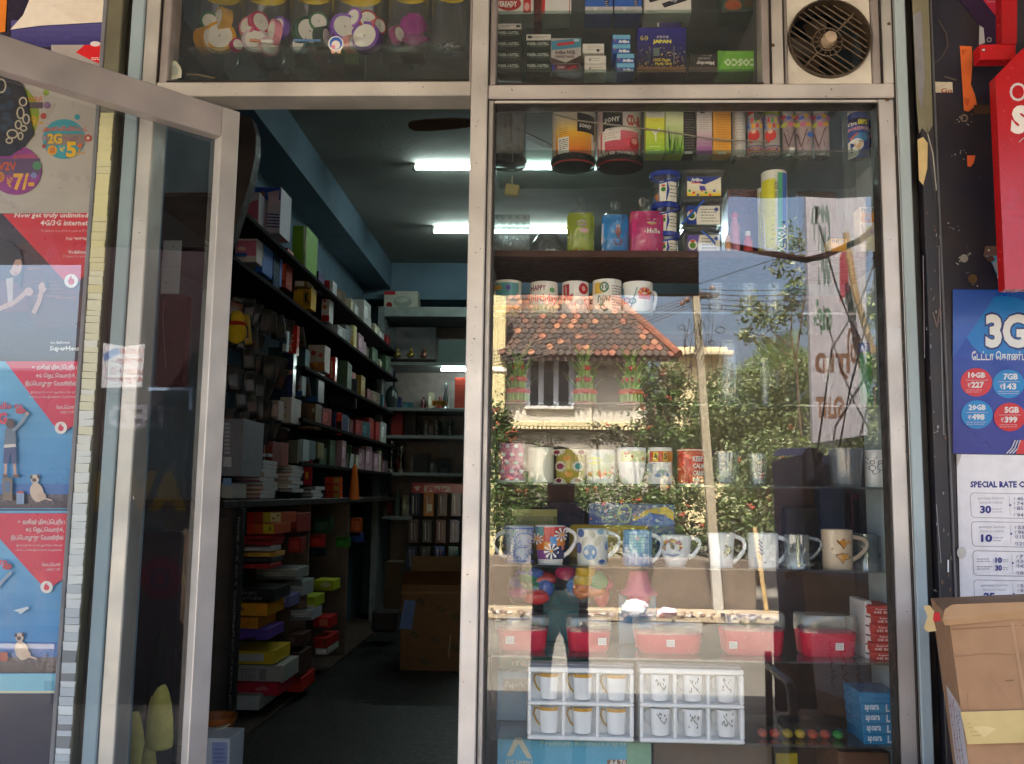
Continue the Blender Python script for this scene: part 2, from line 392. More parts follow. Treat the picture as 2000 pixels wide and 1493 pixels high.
# chipped paper strip: small cracked pieces, yellowed above, whiter below
xs0, xs1 = ga+(gb-ga)*0.19, ga+(gb-ga)*0.70
z = zz(210, 225); zend = zz(120, 1500); meshes = []
for k in range(9):
    q = MB(); n = 7; w2 = (xs1-xs0)/2
    pts = [(-w2+random.uniform(0, .003), 0, random.uniform(-.0015, .0015)), (w2-random.uniform(0, .004), 0, random.uniform(-.0015, .0015)), (w2-random.uniform(0, .003), 0, 1+random.uniform(-.001, .001)), (-w2, 0, 1)]
    q.prism([(x, -0.0025, zq*0.0205 if zq > .5 else zq) for x, y, zq in pts], (0, 0.0025, 0), ['#d9d2a4', '#d4cea8', '#d8d6c0', '#dadbd6', '#d9dcdc', '#cfd3d6', '#b9bfc6', '#d5d9dd', '#85878c'][k], 'paper'); meshes.append(q)
protos = {}
i = 0
while z > zend:
    u = (zz(210, 225)-z)/(zz(210, 225)-zend); k = min(8, max(0, int(u*7.4+random.uniform(-.8, .8))))
    if random.random() < 0.07 and u > .35: k = 8
    h = random.choice((0.62, 0.8, 1.0, 1.0, 1.25))
    loc = Vec(((xs0+xs1)/2+random.uniform(-.0008, .0008), -0.0432, z-0.0215*h))
    if k not in protos: o = meshes[k].build('tile', gl, loc=Vec((0, 0, 0))); o.location = loc-WL[gl.name]; protos[k] = o
    else: o = copy_of(protos[k], loc, parent=gl)
    o.scale = (1, 1, h); z -= 0.0219*h; i += 1
gr, ra, rb = guide('shutter_rail', 'steel shutter guide rail with peeling olive paint beside the window', 1780, 1826, 300,
      [('slot', 0.0, 0.36, -0.012, 0.02, '#120d0c', 'worn'), ('channel', 0.36, 0.93, -0.043, 0.0, '#1d1c26', 'worn'), ('flange', 0.93, 1.0, -0.05, 0.0, '#57565c', 'worn')])
q = MB(); a = Art(q, flat(-0.0445), 'paint')
a.p([(1779, -60), (1812, -60), (1822, 245), (1812, 262), (1801, 250), (1795, 262), (1790, 200)], '#7d7862')
a.p([(1783, 30), (1799, 20), (1806, 150), (1800, 215), (1792, 180)], '#83838a')
a.p([(1792, 273), (1803, 268), (1812, 280), (1811, 330), (1803, 362), (1795, 352)], '#d3b982')
a.p([(1811, 245), (1817, 285), (1827, 310), (1831, 345), (1826, 395), (1814, 300)], '#3c3a3f')
a.l([(1812, 262), (1822, 300), (1829, 372)], 2, '#b5afa8'); a.l([(1834, 480), (1838, 640), (1843, 850)], 2.2, '#7d7a80'); a.l([(1803, 500), (1806, 700)], 1.6, '#77717a')
a.l([(1852, 1094), (1852, 1118)], 3, '#e4e6ea'); a.l([(1822, 610), (1830, 640), (1836, 600)], 3, '#6b5a55'); a.l([(1829, 985), (1838, 1100)], 1.5, '#8a8790')
for _ in range(40):
    t = random.random(); y = 400+t*900; x = 1806+t*28+random.uniform(-4, 30); a.c(x, y, random.uniform(.8, 2.2), random.choice(['#8f8c92', '#6b625f', '#74503c']), random.uniform(1, 5), 6)
q.build('paint_remains', gr, kind='stuff')
# ================================================================== aluminium shop front
SF = thing('storefront', 'silver aluminium shop front framing door, display window and transoms', 'shop front', (0, 0, 0))
AL = '#cbc6c0'
def bar(nm, px0, py0, px1, py1, ya, yb, col=AL, X=None, Z=None, parent=None, ch=0.003, mat='alu'):
    xm, ym = (px0+px1)/2, (py0+py1)/2
    X0, X1 = X or (P(px0, ym, ya).x, P(px1, ym, ya).x); Z0, Z1 = Z or (P(xm, py1, ya).z, P(xm, py0, ya).z)
    q = MB(); q.box(X0, X1, ya, yb, Z0, Z1, col, mat, ch); return q.build(nm, parent or SF)
ZT = 2.76
ZTR0, ZTR1 = zz(640, 187), zz(640, 159)                # left transom rail
ZR0, ZR1 = zz(1340, 192), zz(1340, 164)
XM0, XM1 = xl(922, 100), xl(957, 100)                   # mullion
XPL0, XPL1 = xl(267, 300), xl(297, 300); XP2 = xl(331, 60)
XR0, XR1 = xl(1722, 100), xl(1745, 100)
XPR = xl(1757, 300)
ZB = 0.30
bar('door_post', 0, 0, 0, 0, FY, 0.05, X=(XPL0, XPL1), Z=(0.0, ZT))
bar('transom_sash_stile', 0, 0, 0, 0, FY+0.006, 0.04, '#b5aaa8', X=(XPL1+.001, XP2), Z=(ZTR1, ZT))
bar('door_header', 0, 0, 0, 0, FY, 0.06, X=(XPL1+.001, XM0-.001), Z=(ZTR0, ZTR1), col='#d2cac2')
bar('mullion', 0, 0, 0, 0, FY-.004, 0.06, X=(XM0, XM1-.004), Z=(0.0, ZT), col='#d6cfca')
bar('window_header', 0, 0, 0, 0, FY, 0.06, X=(XM1-.003, XR1), Z=(ZR0+.0005, ZR1), col='#cdc4bf')
bar('window_post', 0, 0, 0, 0, FY, 0.06, X=(XR1+.001, XPR-.001), Z=(0.0, ZT))
# sash of the big pane
SY = FY+0.006; XS0, XS1 = XM1-.003, XR1; GX0, GX1 = xl(966, 210, 0), xl(1708, 209, 0); GZ1 = zz(1340, 209, 0)
bar('window_sash_stile', 0, 0, 0, 0, SY, 0.03, '#bdb6b2', X=(XS0, GX0), Z=(ZB, ZR0))
bar('window_sash_stile', 0, 0, 0, 0, SY, 0.03, '#c9c2be', X=(GX1, XS1), Z=(ZB, ZR0))
bar('window_sash_rail', 0, 0, 0, 0, SY, 0.03, '#ddd6cf', X=(GX0+.001, GX1-.001), Z=(GZ1, ZR0-.001))
bar('window_sash_rail', 0, 0, 0, 0, SY, 0.03, X=(GX0+.001, GX1-.001), Z=(ZB, ZB+.05))
bar('base_panel', 0, 0, 0, 0, FY+.002, 0.06, '#b8b2ae', X=(XM1-.003, XR1), Z=(0.0, ZB-.001))
for nm, X_, Z_ in (('gasket', (GX0, GX0+.004), (ZB+.05, GZ1)), ('gasket', (GX1-.004, GX1), (ZB+.05, GZ1)), ('gasket', (GX0+.0045, GX1-.0045), (GZ1-.004, GZ1-.0005)), ('gasket', (XS0-.0005, XS0+.0022), (ZB, ZR0-.0025)), ('gasket', (XS1-.0022, XS1+.0005), (ZB, ZR0-.0025)), ('gasket', (XS0+.003, XS1-.003), (ZR0-.0022, ZR0+.0012))): bar(nm, 0, 0, 0, 0, SY-.0015 if X_[1]-X_[0] > .003 else FY-.0012, .02, '#2b2422', X=X_, Z=Z_, ch=.0003, mat='paint')
# transom right: frame between glass and the fan panel
XV0, XV1, XV2, XV3 = xl(1490, 90), xl(1506, 90), xl(1531, 90), xl(1540, 90)
bar('transom_sash_stile', 0, 0, 0, 0, FY+.006, .04, '#aca09c', X=(XV0, XV1-.001), Z=(ZR1, ZT))
bar('transom_post', 0, 0, 0, 0, FY, .05, '#d0c8c0', X=(XV1, XV2), Z=(ZR1, ZT))
bar('transom_sash_stile', 0, 0, 0, 0, FY+.006, .04, '#aca09c', X=(XV2+.001, XV3), Z=(ZR1, ZT))
bar('transom_sash_stile', 0, 0, 0, 0, FY+.006, .04, '#aca09c', X=(xl(1705, 90), XR0), Z=(ZR1, ZT))
bar('transom_post', 0, 0, 0, 0, FY, .05, X=(XR0+.001, XR1), Z=(ZR1, ZT))
bar('transom_sash_stile', 0, 0, 0, 0, FY+.006, .04, '#a89c9a', X=(xl(957, 90), xl(969, 90)), Z=(ZR1, ZT))
bar('transom_sash_stile', 0, 0, 0, 0, FY+.006, .04, '#a89c9a', X=(xl(917, 90), XM0-.001), Z=(ZTR1, ZT))
for X_, Z_ in (((XP2, xl(917, 90)), (ZTR1-.0005, ZTR1+.003)), ((xl(969, 90), XV0), (ZR1-.0005, ZR1+.003)), ((XPL1-.001, XPL1+.0018), (ZTR1, ZT)), ((XV1-.0015, XV1+.0012), (ZR1, ZT)), ((XV2-.001, XV2+.0015), (ZR1, ZT)), ((XR0-.0015, XR0+.0015), (ZR1, ZT)), ((XR1-.001, XR1+.0018), (0.0, ZT))): bar('gasket', 0, 0, 0, 0, FY-.0012, .02, '#2b2422', X=X_, Z=Z_, ch=.0003, mat='paint')
for px, py in ((1510, 89), (1733, 195), (1736, 47)):
    q = MB(); p = P(px, py, FY); q.ball((p.x, FY, p.z), .0045, .003, .0045, '#6b4f33', 'steel', 10, 5); q.build('screw', SF)
# the panes
def pane(nm, X0, X1, Z0, Z1, y, mat='pane', parent=None):
    q = MB(); q.quad((X0, y, Z0), (X1, y, Z0), (X1, y, Z1), (X0, y, Z1), '#fff', mat); return q.build(nm, parent or SF)
pane('window_pane', GX0-.004, GX1+.004, ZB+.04, GZ1+.004, YG)
pane('transom_pane', XP2-.004, xl(917, 90)+.004, ZTR1-.004, ZT, YG)
pane('transom_pane', xl(969, 90)-.004, XV0+.004, ZR1-.004, ZT, YG)
q = MB(); r = random.Random(12); a = Art(q, flat(FY-.0046), 'paint')
for x0, x1, y0, y1, n in ((925, 944, 200, 1480, 34), (930, 952, 10, 190, 6), (1728, 1752, 220, 1480, 26), (330, 920, 162, 184, 14), (970, 1720, 168, 190, 16), (272, 290, 300, 1400, 10)):
    for _ in range(n):
        t = r.random(); x = r.uniform(x0, x1)+(-.0195 if x0 < 1000 and x1 < 960 and y1 > 400 else .03 if x0 > 1700 else 0)*((y1-y0)*t+y0-200); y = y0+(y1-y0)*t
        if r.random() < .6: a.c(x, y, r.uniform(.5, 1.3), r.choice(['#5a5250', '#7d7370', '#463e3a']), r.uniform(.5, 2.6), 7, r.uniform(0, 3))
        else: a.l([(x, y), (x+r.uniform(-3, 3), y+r.uniform(3, 14))], r.uniform(.4, .8), r.choice(['#8d8380', '#a0968f', '#e6dfd8']))
q.build('scuffs', SF, kind='stuff')
# faint dried rim marks and stickers left on the panes
q = MB(); a = Art(q, flat(-0.0005), 'paper'); a.p([(333, 125), (340, 118), (346, 122), (352, 130), (355, 140), (354, 152), (345, 154), (333, 156), (331, 145)], '#c9cbb8'); a.p([(336, 132), (341, 126), (349, 136), (347, 146), (336, 148)], '#a9b2ab')
q.build('sticker_remnant', SF)
q = MB(); a = Art(q, flat(-0.0005), 'gloss'); a.c(656, 86, 15, '#e9e6e2'); a.c(656, 85, 12.5, '#3f63b0'); a.c(656, 88, 8.5, '#e6dfda'); a.c(651, 92, 4, '#d98aa0'); a.p([(646, 97), (653, 100), (656, 104), (648, 105)], '#d9a78f'); a.p([(659, 100), (666, 98), (665, 105), (658, 104)], '#d9b49b')
q.build('round_sticker', SF)
# ================================================================== the open door
def DW(s, n, z): return DP + DD*s + DN*n + Vec((0, 0, z))
def dhit(px, py, n=0.0):
    d = ray(px, py); t = (DP+DN*n-CAM).dot(DN)/d.dot(DN); return CAM + d*t
DM = Matrix((( -DD.x*-1, DN.x, 0, DP.x), (DD.y, DN.y, 0, DP.y), (0, 0, 1, 0), (0, 0, 0, 1)))
DT = thing('glass_door', 'open aluminium framed glass door swung outwards, sheets stuck behind its glass', 'door', (DP.x, DP.y, 0))
zt = dhit(445, 211).z; LEN = 1.0; zr = dhit(300, 228).z
s_in = (dhit(425, 400)-DP).dot(DD)
def dbox(nm, s0, s1, n0, n1, z0, z1, col=AL, mat='alu', ch=.002):
    q = MB(); q.box(s0, s1, n0, n1, z0, z1, col, mat, ch, M=DM); return q.build(nm, DT)
dbox('stile', 0.0, s_in, -.036, 0, .03, zt-.0005, '#c2bdba')
dbox('stile', LEN-s_in, LEN, -.036, 0, .03, zt-.0005)
zrb = zt-.082
dbox('rail', s_in+.0005, LEN-s_in-.0005, -.036, 0, zrb, zt-.001, '#bdb3b2')
dbox('rail', s_in+.0005, LEN-s_in-.0005, -.036, 0, .035, .19, '#bdb3b2')
q = MB(); A4 = [DW(s_in-.003, -.030, .18), DW(LEN-s_in, -.030, .18), DW(LEN-s_in, -.030, zrb+.004), DW(s_in-.003, -.030, zrb+.004)]
q.quad(*A4, '#fff', 'doorpane'); q.build('door_pane', DT)
# things fixed to the far face of the door glass, seen from behind
def dflat(x, y, o): return dhit(x, y, -.034-0.0006+o)
# ================================================================== wall posters beside the door
def sheet(name, label, cat, pts, Y, col, art=None, mat='paper', th=.0012, group=None, parent=None):
    mat = 'poster' if mat == 'gloss' else mat
    q = MB(); f = flat(Y); q.prism([f(x, y, 0) for x, y in pts], (0, th, 0), col, mat)
    if art: art(Art(q, f, mat))
    return q.build(name, parent, label, cat, group)
PY = -0.0225
def art1(a):
    a.c(5, 225, 72, '#8aa02c', 66, 32); a.c(90, 181, 6, '#8aa02c')
    a.r(-30, 200, 84, 212, '#5b4650'); a.t('அன்லிமி', 40, 188, 82, 200, '#d8622a', .01); a.t('9/-', 60, 226, 84, 248, '#d9a62c', .03); a.c(92, 206, 7, '#8a6a8c'); a.c(85, 227, 6, '#b64a3a')
    a.c(125, 272, 42, '#3b9dae', 39, 36); a.c(151, 229, 5.5, '#3b9dae')
    a.r(90, 262, 166, 284, '#8d7f78'); a.t('அன்லிமிடெட்', 83, 246, 172, 258, '#d9571f', .02)
    a.t('2G', 93, 261, 121, 281, '#e3b62c', .04); a.t('Internet', 125, 267, 158, 274, '#b8607c'); a.c(102, 294, 9.5, '#e3a52c'); a.t('@', 97, 288, 108, 300, '#b0482c', .02)
    a.t('₹', 116, 287, 127, 297, '#e3c86c', .02); a.t('5', 129, 277, 149, 308, '#ecb72a', .05); a.t('/-', 149, 291, 166, 303, '#d99a3a', .03)
    a.c(172, 270, 7, '#c04636'); a.c(172, 270, 3, '#e9ded4'); a.c(156, 285, 5, '#d9683c'); a.c(86, 270, 5, '#9a8f9c'); a.c(86, 286, 4, '#a84a4c')
    a.c(30, 333, 51, '#8e2f86', 48, 36); a.r(-30, 310, 78, 342, '#5e4468'); a.t('அன்லிமிடெட்', 26, 300, 76, 311, '#c9622c', .01)
    a.t('V2V', -4, 317, 32, 333, '#c9562a', .03); a.t('7/-', 26, 339, 67, 372, '#e2a63a', .04); a.t('₹', 13, 347, 25, 366, '#d79a3c', .02); a.c(72, 324, 8.5, '#4f8a5c'); a.c(66, 343, 6, '#7c86b8'); a.c(-2, 346, 11, '#c9822c'); a.t('@', -7, 340, 4, 352, '#8a2f2a')
    # dark creature arm with pale rings
    a.p([(-40, 120), (22, 148), (45, 165), (52, 190), (60, 235), (66, 262), (48, 286), (20, 305), (-40, 308)], '#1c1a24')
    for x, y, r in ((15, 178, 7), (20, 205, 8), (12, 228, 8), (20, 240, 7), (8, 250, 7), (6, 210, 6), (-5, 190, 6)): a.c(x, y, r, '#23364a', r*1.1)
    for x, y, r, e in ((2, 168, 9, 13), (45, 199, 7, 8), (40, 221, 6.5, 11), (51, 233, 6, 9), (36, 244, 6, 8), (46, 251, 6, 5), (40, 266, 4.5, 7), (24, 262, 10, 8), (18, 275, 6, 5)): a.ring(x, y, r, 3, '#c9bda6', 18, ry=e)
sheet('poster', 'grey poster of plan prices in coloured circles behind the door glass', 'poster', [(-45, 100), (200, 100), (185, 417), (-45, 417)], PY, '#b9b0a8', art1, 'gloss')
def vlogo(a, x, y, r, disc='#ece6e4', mark='#d52a35'):
    a.c(x, y, r, disc); a.c(x, y+r*.08, r*.46, mark); a.p([(x-r*.1, y-r*.1), (x-r*.42, y+r*.1), (x-r*.3, y-r*.42), (x+r*.12, y-r*.78), (x+r*.02, y-r*.35)], mark)
def art2(a):
    a.g(-45, 560, 173, 700, '#3a2530', '#2c2735', 6); a.p([(30, 480), (90, 470), (168, 590), (160, 640), (70, 640), (20, 560)], '#4a2426')
    for k in range(26): a.r(50+random.uniform(0, 70), 500+k*3.5, 60+random.uniform(0, 90), 503+k*3.5, random.choice(['#5a2a28', '#6e3a2c', '#472228', '#7d4a34']))
    a.p([(5, 418), (183, 416), (172, 532), (140, 562), (126, 549)], '#cf2430')
    a.t('Now get truly unlimited', 28, 416, 173, 428, '#f0e6e4', .02, .15); a.t('4G/3G internet', 79, 430, 172, 441, '#f0e6e4', .02, .15)
    a.t('Vodafone SuperHour pack at ₹16', 80, 448, 171, 455, '#e8a8a8'); a.t('Dial *444*4#', 129, 463, 170, 470, '#efd4d2', .01); a.t('Vodafone', 133, 489, 168, 496, '#f2e6e4', .02); a.t('Power to you', 124, 498, 167, 505, '#e9b8b6')
    vlogo(a, 139, 549, 13.5)
    # woman with a phone
    a.p([(-45, 480), (15, 470), (40, 488), (46, 520), (40, 560), (52, 600), (20, 612), (-45, 612)], '#241c22'); a.p([(-45, 560), (20, 545), (52, 570), (60, 610), (-45, 612)], '#5a2030'); a.p([(12, 545), (26, 542), (24, 600), (16, 600)], '#b7a7a2')
    a.c(30, 520, 13, '#c39a86', 19, rot=.1); a.p([(12, 520), (16, 500), (38, 497), (44, 506), (30, 508), (20, 530)], '#2a1e22'); a.c(35, 519, 2, '#3a2a2a', 1.2); a.c(31, 534, 3.4, '#a05a58', 1.4)
    a.l([(-5, 605), (30, 590), (52, 570)], 9, '#b98f7c'); a.c(56, 570, 9, '#c09784', 8); a.l([(65, 612), (76, 590), (82, 565)], 9, '#b98f7c'); a.c(83, 562, 8, '#c09784', 10); a.p([(86, 548), (92, 546), (94, 560), (88, 564)], '#1d1d22')
    a.t('vodafone', 98, 666, 136, 672, '#e4e2e6', .02); a.t('SuperHour', 97, 676, 158, 688, '#f1eef0', .03)
sheet('poster', 'red poster about unlimited internet with a woman holding a phone', 'poster', [(-45, 418.5), (184, 418.5), (164, 704), (-45, 704)], PY, '#33222b', art2, 'gloss')
def seaside(a, dx, y0, yA, xr, tri, dog, boy, horizon, ground, bottom):
    a.g(-45, y0, xr, horizon, '#6cb3de', '#3a8ecb', 8); a.r(-45, horizon, xr, ground, '#2f6fb8'); a.g(-45, ground, xr, bottom, '#5d5560', '#3f3038', 4)
    for k in range(60):
        x = random.uniform(-40, xr-3); y = random.uniform(ground-4, bottom-6); a.c(x, y, random.uniform(1.5, 4), random.choice(['#6c5f66', '#4e4650', '#7f7076', '#57402f']), random.uniform(1, 2.4), 6)
    a.p(tri, '#d8284c')
    x, y = dog; a.c(x, y+34, 13, '#d7bfae', 19, rot=-.25); a.c(x+9, y+42, 9, '#d0b4a2', 8); a.c(x-4, y+8, 8, '#d9c4b4', 9); a.c(x-5, y+10, 4.5, '#5b443f', 4); a.c(x-11, y+4, 2.6, '#3a2a28', 4); a.c(x+3, y+3, 2.6, '#3a2a28', 4); a.l([(x+16, y+46), (x+30, y+50)], 3, '#d7bfae')
def boyfig(a, x, y, s):
    q = lambda u, w: (x+u*s, y+w*s)
    a.p([q(-8, 2), q(10, 0), q(14, 24), q(12, 34), q(-10, 34)], '#66788c'); a.c(*q(2, -8), 9*s, '#4a3030', 10*s); a.l([q(8, 6), q(24, -10), q(34, -26)], 6*s, '#8a9aa8'); a.c(*q(35, -28), 3.5*s, '#d0a48e')
    a.p([q(-10, 33), q(12, 31), q(14, 38), q(-10, 40)], '#ded6d2'); a.p([q(-10, 39), q(13, 37), q(15, 70), q(5, 70), q(2, 50), q(-2, 70), q(-12, 70)], '#3f4c7c'); a.l([q(-7, 70), q(-8, 92)], 5*s, '#cda08a'); a.l([q(10, 70), q(12, 92)], 5*s, '#cda08a'); a.r(*q(-13, 91), *q(-3, 97), '#5a3a34'); a.r(*q(7, 91), *q(19, 97), '#5a3a34')
def art3(a):
    seaside(a, 0, 706, 0, 160, [(10, 706), (163, 706), (152, 826), (119, 848), (101, 826)], (72, 928), None, 945, 966, 993)
    for t_, xa, ya, xb, yb, bo in (('உலகின் மிகப்பெரிய', 63, 712, 150, 725, .02), ('4G நெட்வொர்க்,', 70, 729, 149, 741, .02), ('இப்பொழுது வேலூரில்', 49, 744, 148, 757, .02), ('இப்போது ₹0.100-க்கு அப்கிரேடு செய்து', 60, 764, 147, 770, 0), ('2 GB டேட்டாவை இலவசமாக பெறுங்கள்', 57, 773, 147, 779, 0), ('வோடஃபோன்', 110, 791, 145, 799, .01), ('பவர் டு யூ', 118, 802, 144, 809, .01)): a.t(t_, xa, ya, xb, yb, '#f3dfe0', bo)
    vlogo(a, 119, 836, 12, mark='#d8284c'); a.t('Hello to', -18, 786, 45, 800, '#d43c54', .03, .1); a.t('4G', -16, 806, 14, 829, '#d43c54', .05)
    boyfig(a, 18, 836, 1.0); a.c(40, 803, 10, '#b83048', 6); a.r(5, 934, 24, 978, '#7b6a5c'); a.r(9, 940, 20, 962, '#4a6a90'); a.r(32, 962, 47, 985, '#7f9cc0'); a.r(34, 960, 46, 964, '#c04a48')
sheet('poster', 'upper seaside poster with a boy reaching up and a sitting dog', 'poster', [(-45, 706), (164, 706), (141, 995), (-45, 995)], PY, '#4a98cf', art3, 'gloss')
def art4(a):
    seaside(a, 0, 998, 0, 138, [(-45, 1003), (139, 1003), (129, 1127), (91, 1154), (-45, 1003)], (42, 1237), None, 1255, 1284, 1315)
    for t_, xa, ya, xb, yb, bo in (('உலகின் மிகப்பெரிய', 35, 1014, 127, 1027, .02), ('4G நெட்வொர்க்,', 50, 1030, 125, 1042, .02), ('இப்பொழுது வேலூரில்', 21, 1045, 124, 1058, .02), ('இப்போது ₹0.100-க்கு அப்கிரேடு செய்து', 32, 1063, 122, 1069, 0), ('2 GB டேட்டாவை இலவசமாக பெறுங்கள்', 28, 1072, 121, 1078, 0), ('வோடஃபோன்', 82, 1099, 118, 1106, .01), ('பவர் டு யூ', 91, 1109, 117, 1116, .01)): a.t(t_, xa, ya, xb, yb, '#f3dfe0', bo)
    vlogo(a, 91, 1147, 12, mark='#d8284c'); a.t('to', -2, 1092, 14, 1104, '#d43c54', .03, .1); a.c(14, 1107, 9, '#b83048', 6); a.l([(-6, 1150), (8, 1132), (22, 1118)], 6, '#9aa6b8'); a.p([(25, 1193), (54, 1185), (57, 1188), (40, 1200), (34, 1195)], '#dce8f0')
    a.r(0, 1274, 15, 1292, '#a9483f'); a.r(-45, 1316, 110, 1350, '#79c3dc'); a.r(86, 1330, 106, 1349, '#5fa9c4'); a.r(-45, 1350, 112, 1354, '#d8d4b0')
sheet('poster', 'lower seaside poster with a dog, paper plane and pale blue bottom strip', 'poster', [(-45, 998), (140, 998), (110, 1355), (-45, 1355)], PY, '#4a98cf', art4, 'gloss')
# above the door
sheet('paper_sheet', 'torn white paper curling over the purple poster above the door', 'paper', [(70, -30), (200, -30), (204, 43), (80, 50), (20, 58), (45, 30)], -0.032, '#e3d8cc', lambda a: a.p([(100, 10), (200, -10), (203, 41), (150, 44)], '#ded2c4'))
def artp(a):
    a.g(22, 40, 206, 92, '#55508a', '#3f3a72', 5); a.r(100, 88, 206, 130, '#a79e9c'); a.p([(148, 103), (165, 88), (206, 88), (206, 130), (178, 118)], '#d3242c'); a.c(186, 86, 10, '#d8d0d0', 5); a.scrib(178, 112, 200, 118, 2, '#ecd0d0', 1.4, 2); a.c(130, 70, 12, '#4a4480', 8)
sheet('poster', 'purple poster with a red corner above the door rail', 'poster', [(15, -40), (210, -40), (204, 135), (15, 135)], -0.0235, '#2b2438', artp)
sheet('paper_sheet', 'orange paper strip at the top corner beside the purple poster', 'paper', [(-45, -30), (15, -30), (10, 62), (-45, 70)], -0.024, '#d97a28')
# ================================================================== right hand wall
q = MB(); a = Art(q, flat(-0.0205), 'paper')
for x, y, n in ((1882, 232, 12), (1870, 300, 10), (1884, 505, 9), (1900, 545, 8), (1868, 445, 6)):
    for _ in range(n): a.c(x+random.uniform(-16, 18), y+random.uniform(-14, 14), random.uniform(.5, 1.7), random.choice(['#a9a29c', '#7b746f', '#b8b2ac']), random.uniform(.8, 2), 6)
a.ring(1883, 231, 6, 3, '#8a7a6a'); a.c(1883, 505, 8, '#8f8a82'); a.c(1900, 545, 9, '#5d4630'); a.l([(1833, 40), (1848, 65), (1851, 90), (1840, 112), (1824, 125)], 2.2, '#5c5048'); a.l([(1845, 150), (1868, 157)], 3, '#6a6058'); a.r(1902, 205, 1945, 224, '#4a3526')
q.build('plaster_flakes', kind='stuff')
sheet('paper_strip', 'long torn orange paper strip on the navy wall', 'paper', [(1875, 90), (1898, 91), (1899, 120), (1898, 145), (1896, 165), (1904, 185), (1908, 205), (1892, 218), (1883, 216)], -0.0215, '#e5703a', lambda a: (a.p([(1877, 97), (1888, 97), (1880, 110)], '#c25a2a'), a.p([(1883, 192), (1895, 194), (1890, 208), (1885, 204)], '#c9582c')))
sheet('paper_scrap', 'small orange scrap below the torn strip on navy wall', 'paper', [(1889, 304), (1905, 304), (1902, 318), (1896, 326), (1890, 325)], -0.0215, '#e0673a')
sheet('paper_scrap', 'cream printed scrap with red letters beside the orange strip', 'paper', [(1823, 160), (1860, 161), (1861, 181), (1823, 181)], -0.0215, '#d8cdb8', lambda a: (a.l([(1823, 176), (1855, 160)], 1, '#c4b8a4'), a.t('Go', 1838, 173, 1860, 182, '#a8433a', .02)))
sheet('poster', 'torn poster scrap of a boy in grey shirt above the blue poster', 'poster', [(1921, 500), (1925, 481), (1965, 480), (1965, 566), (1955, 556), (1945, 520)], -0.022, '#6b5148', lambda a: (a.p([(1926, 500), (1965, 500), (1965, 562), (1948, 540), (1938, 515)], '#4f93bb'), a.p([(1938, 515), (1950, 508), (1966, 508), (1966, 540), (1950, 540)], '#9098a4'), a.c(1935, 506, 8, '#5a3c38', 6), a.r(1948, 538, 1965, 544, '#ddd8d4'), a.c(1931, 489, 2, '#c9c2b8')))
def art3g(a):
    a.g(1861, 566, 2045, 886, '#2a5cc0', '#2a2f9a', 12, 3); a.c(1960, 640, 75, '#1f7fd0', 62); a.p([(1868, 610), (1900, 569), (1912, 569), (1876, 650)], '#4a74cc')
    a.t('3G', 1922, 610, 2012, 684, '#1b2a72', .09); a.t('3G', 1925, 614, 2008, 680, '#f2efee', .05)
    a.t('டேட்டா கொண்ட', 1898, 686, 2004, 704, '#eef0f4', .02)
    for x, y, c, t1, t2 in ((1907, 747, '#dc2f3c', '10GB', '227'), (1970, 750, '#1f8fd8', '7GB', '143'), (1908, 810, '#1f8fd8', '20GB', '498'), (1972, 815, '#d8202c', '5GB', '399')):
        a.c(x, y, 31, c, 28); a.t(t1, x-(16 if len(t1) > 3 else 10), y-20, x+18, y-8, '#f6f0f0', .04); a.r(x-21, y-4.5, x+22, y-3.7, '#e4c8d0'); a.t('₹', x-17, y+1, x-11, y+10, '#f2e0e2', .01); a.t(t2, x-10, y-1, x+15, y+11, '#f6f0f0', .04); a.scrib(x-20, y+13, x+20, y+21, 2, '#efc9cf', .9, int(x))
    for k in range(3): a.l([(1966+k*6, 886), (1976+k*6, 876), (1983+k*5, 860)], 2, '#e4e4f0')
    a.p([(1984, 887), (1990, 870), (1994, 860), (2045, 860), (2045, 888)], '#dc2a34'); a.p([(1861, 566), (1950, 568), (1861, 700)], '#3a62be')
sheet('poster', 'blue 3G data price poster with red and blue circles', 'poster', [(1861, 565), (2045, 569), (2045, 888), (1868, 886)], -0.0225, '#2a4cb4', art3g, 'gloss')
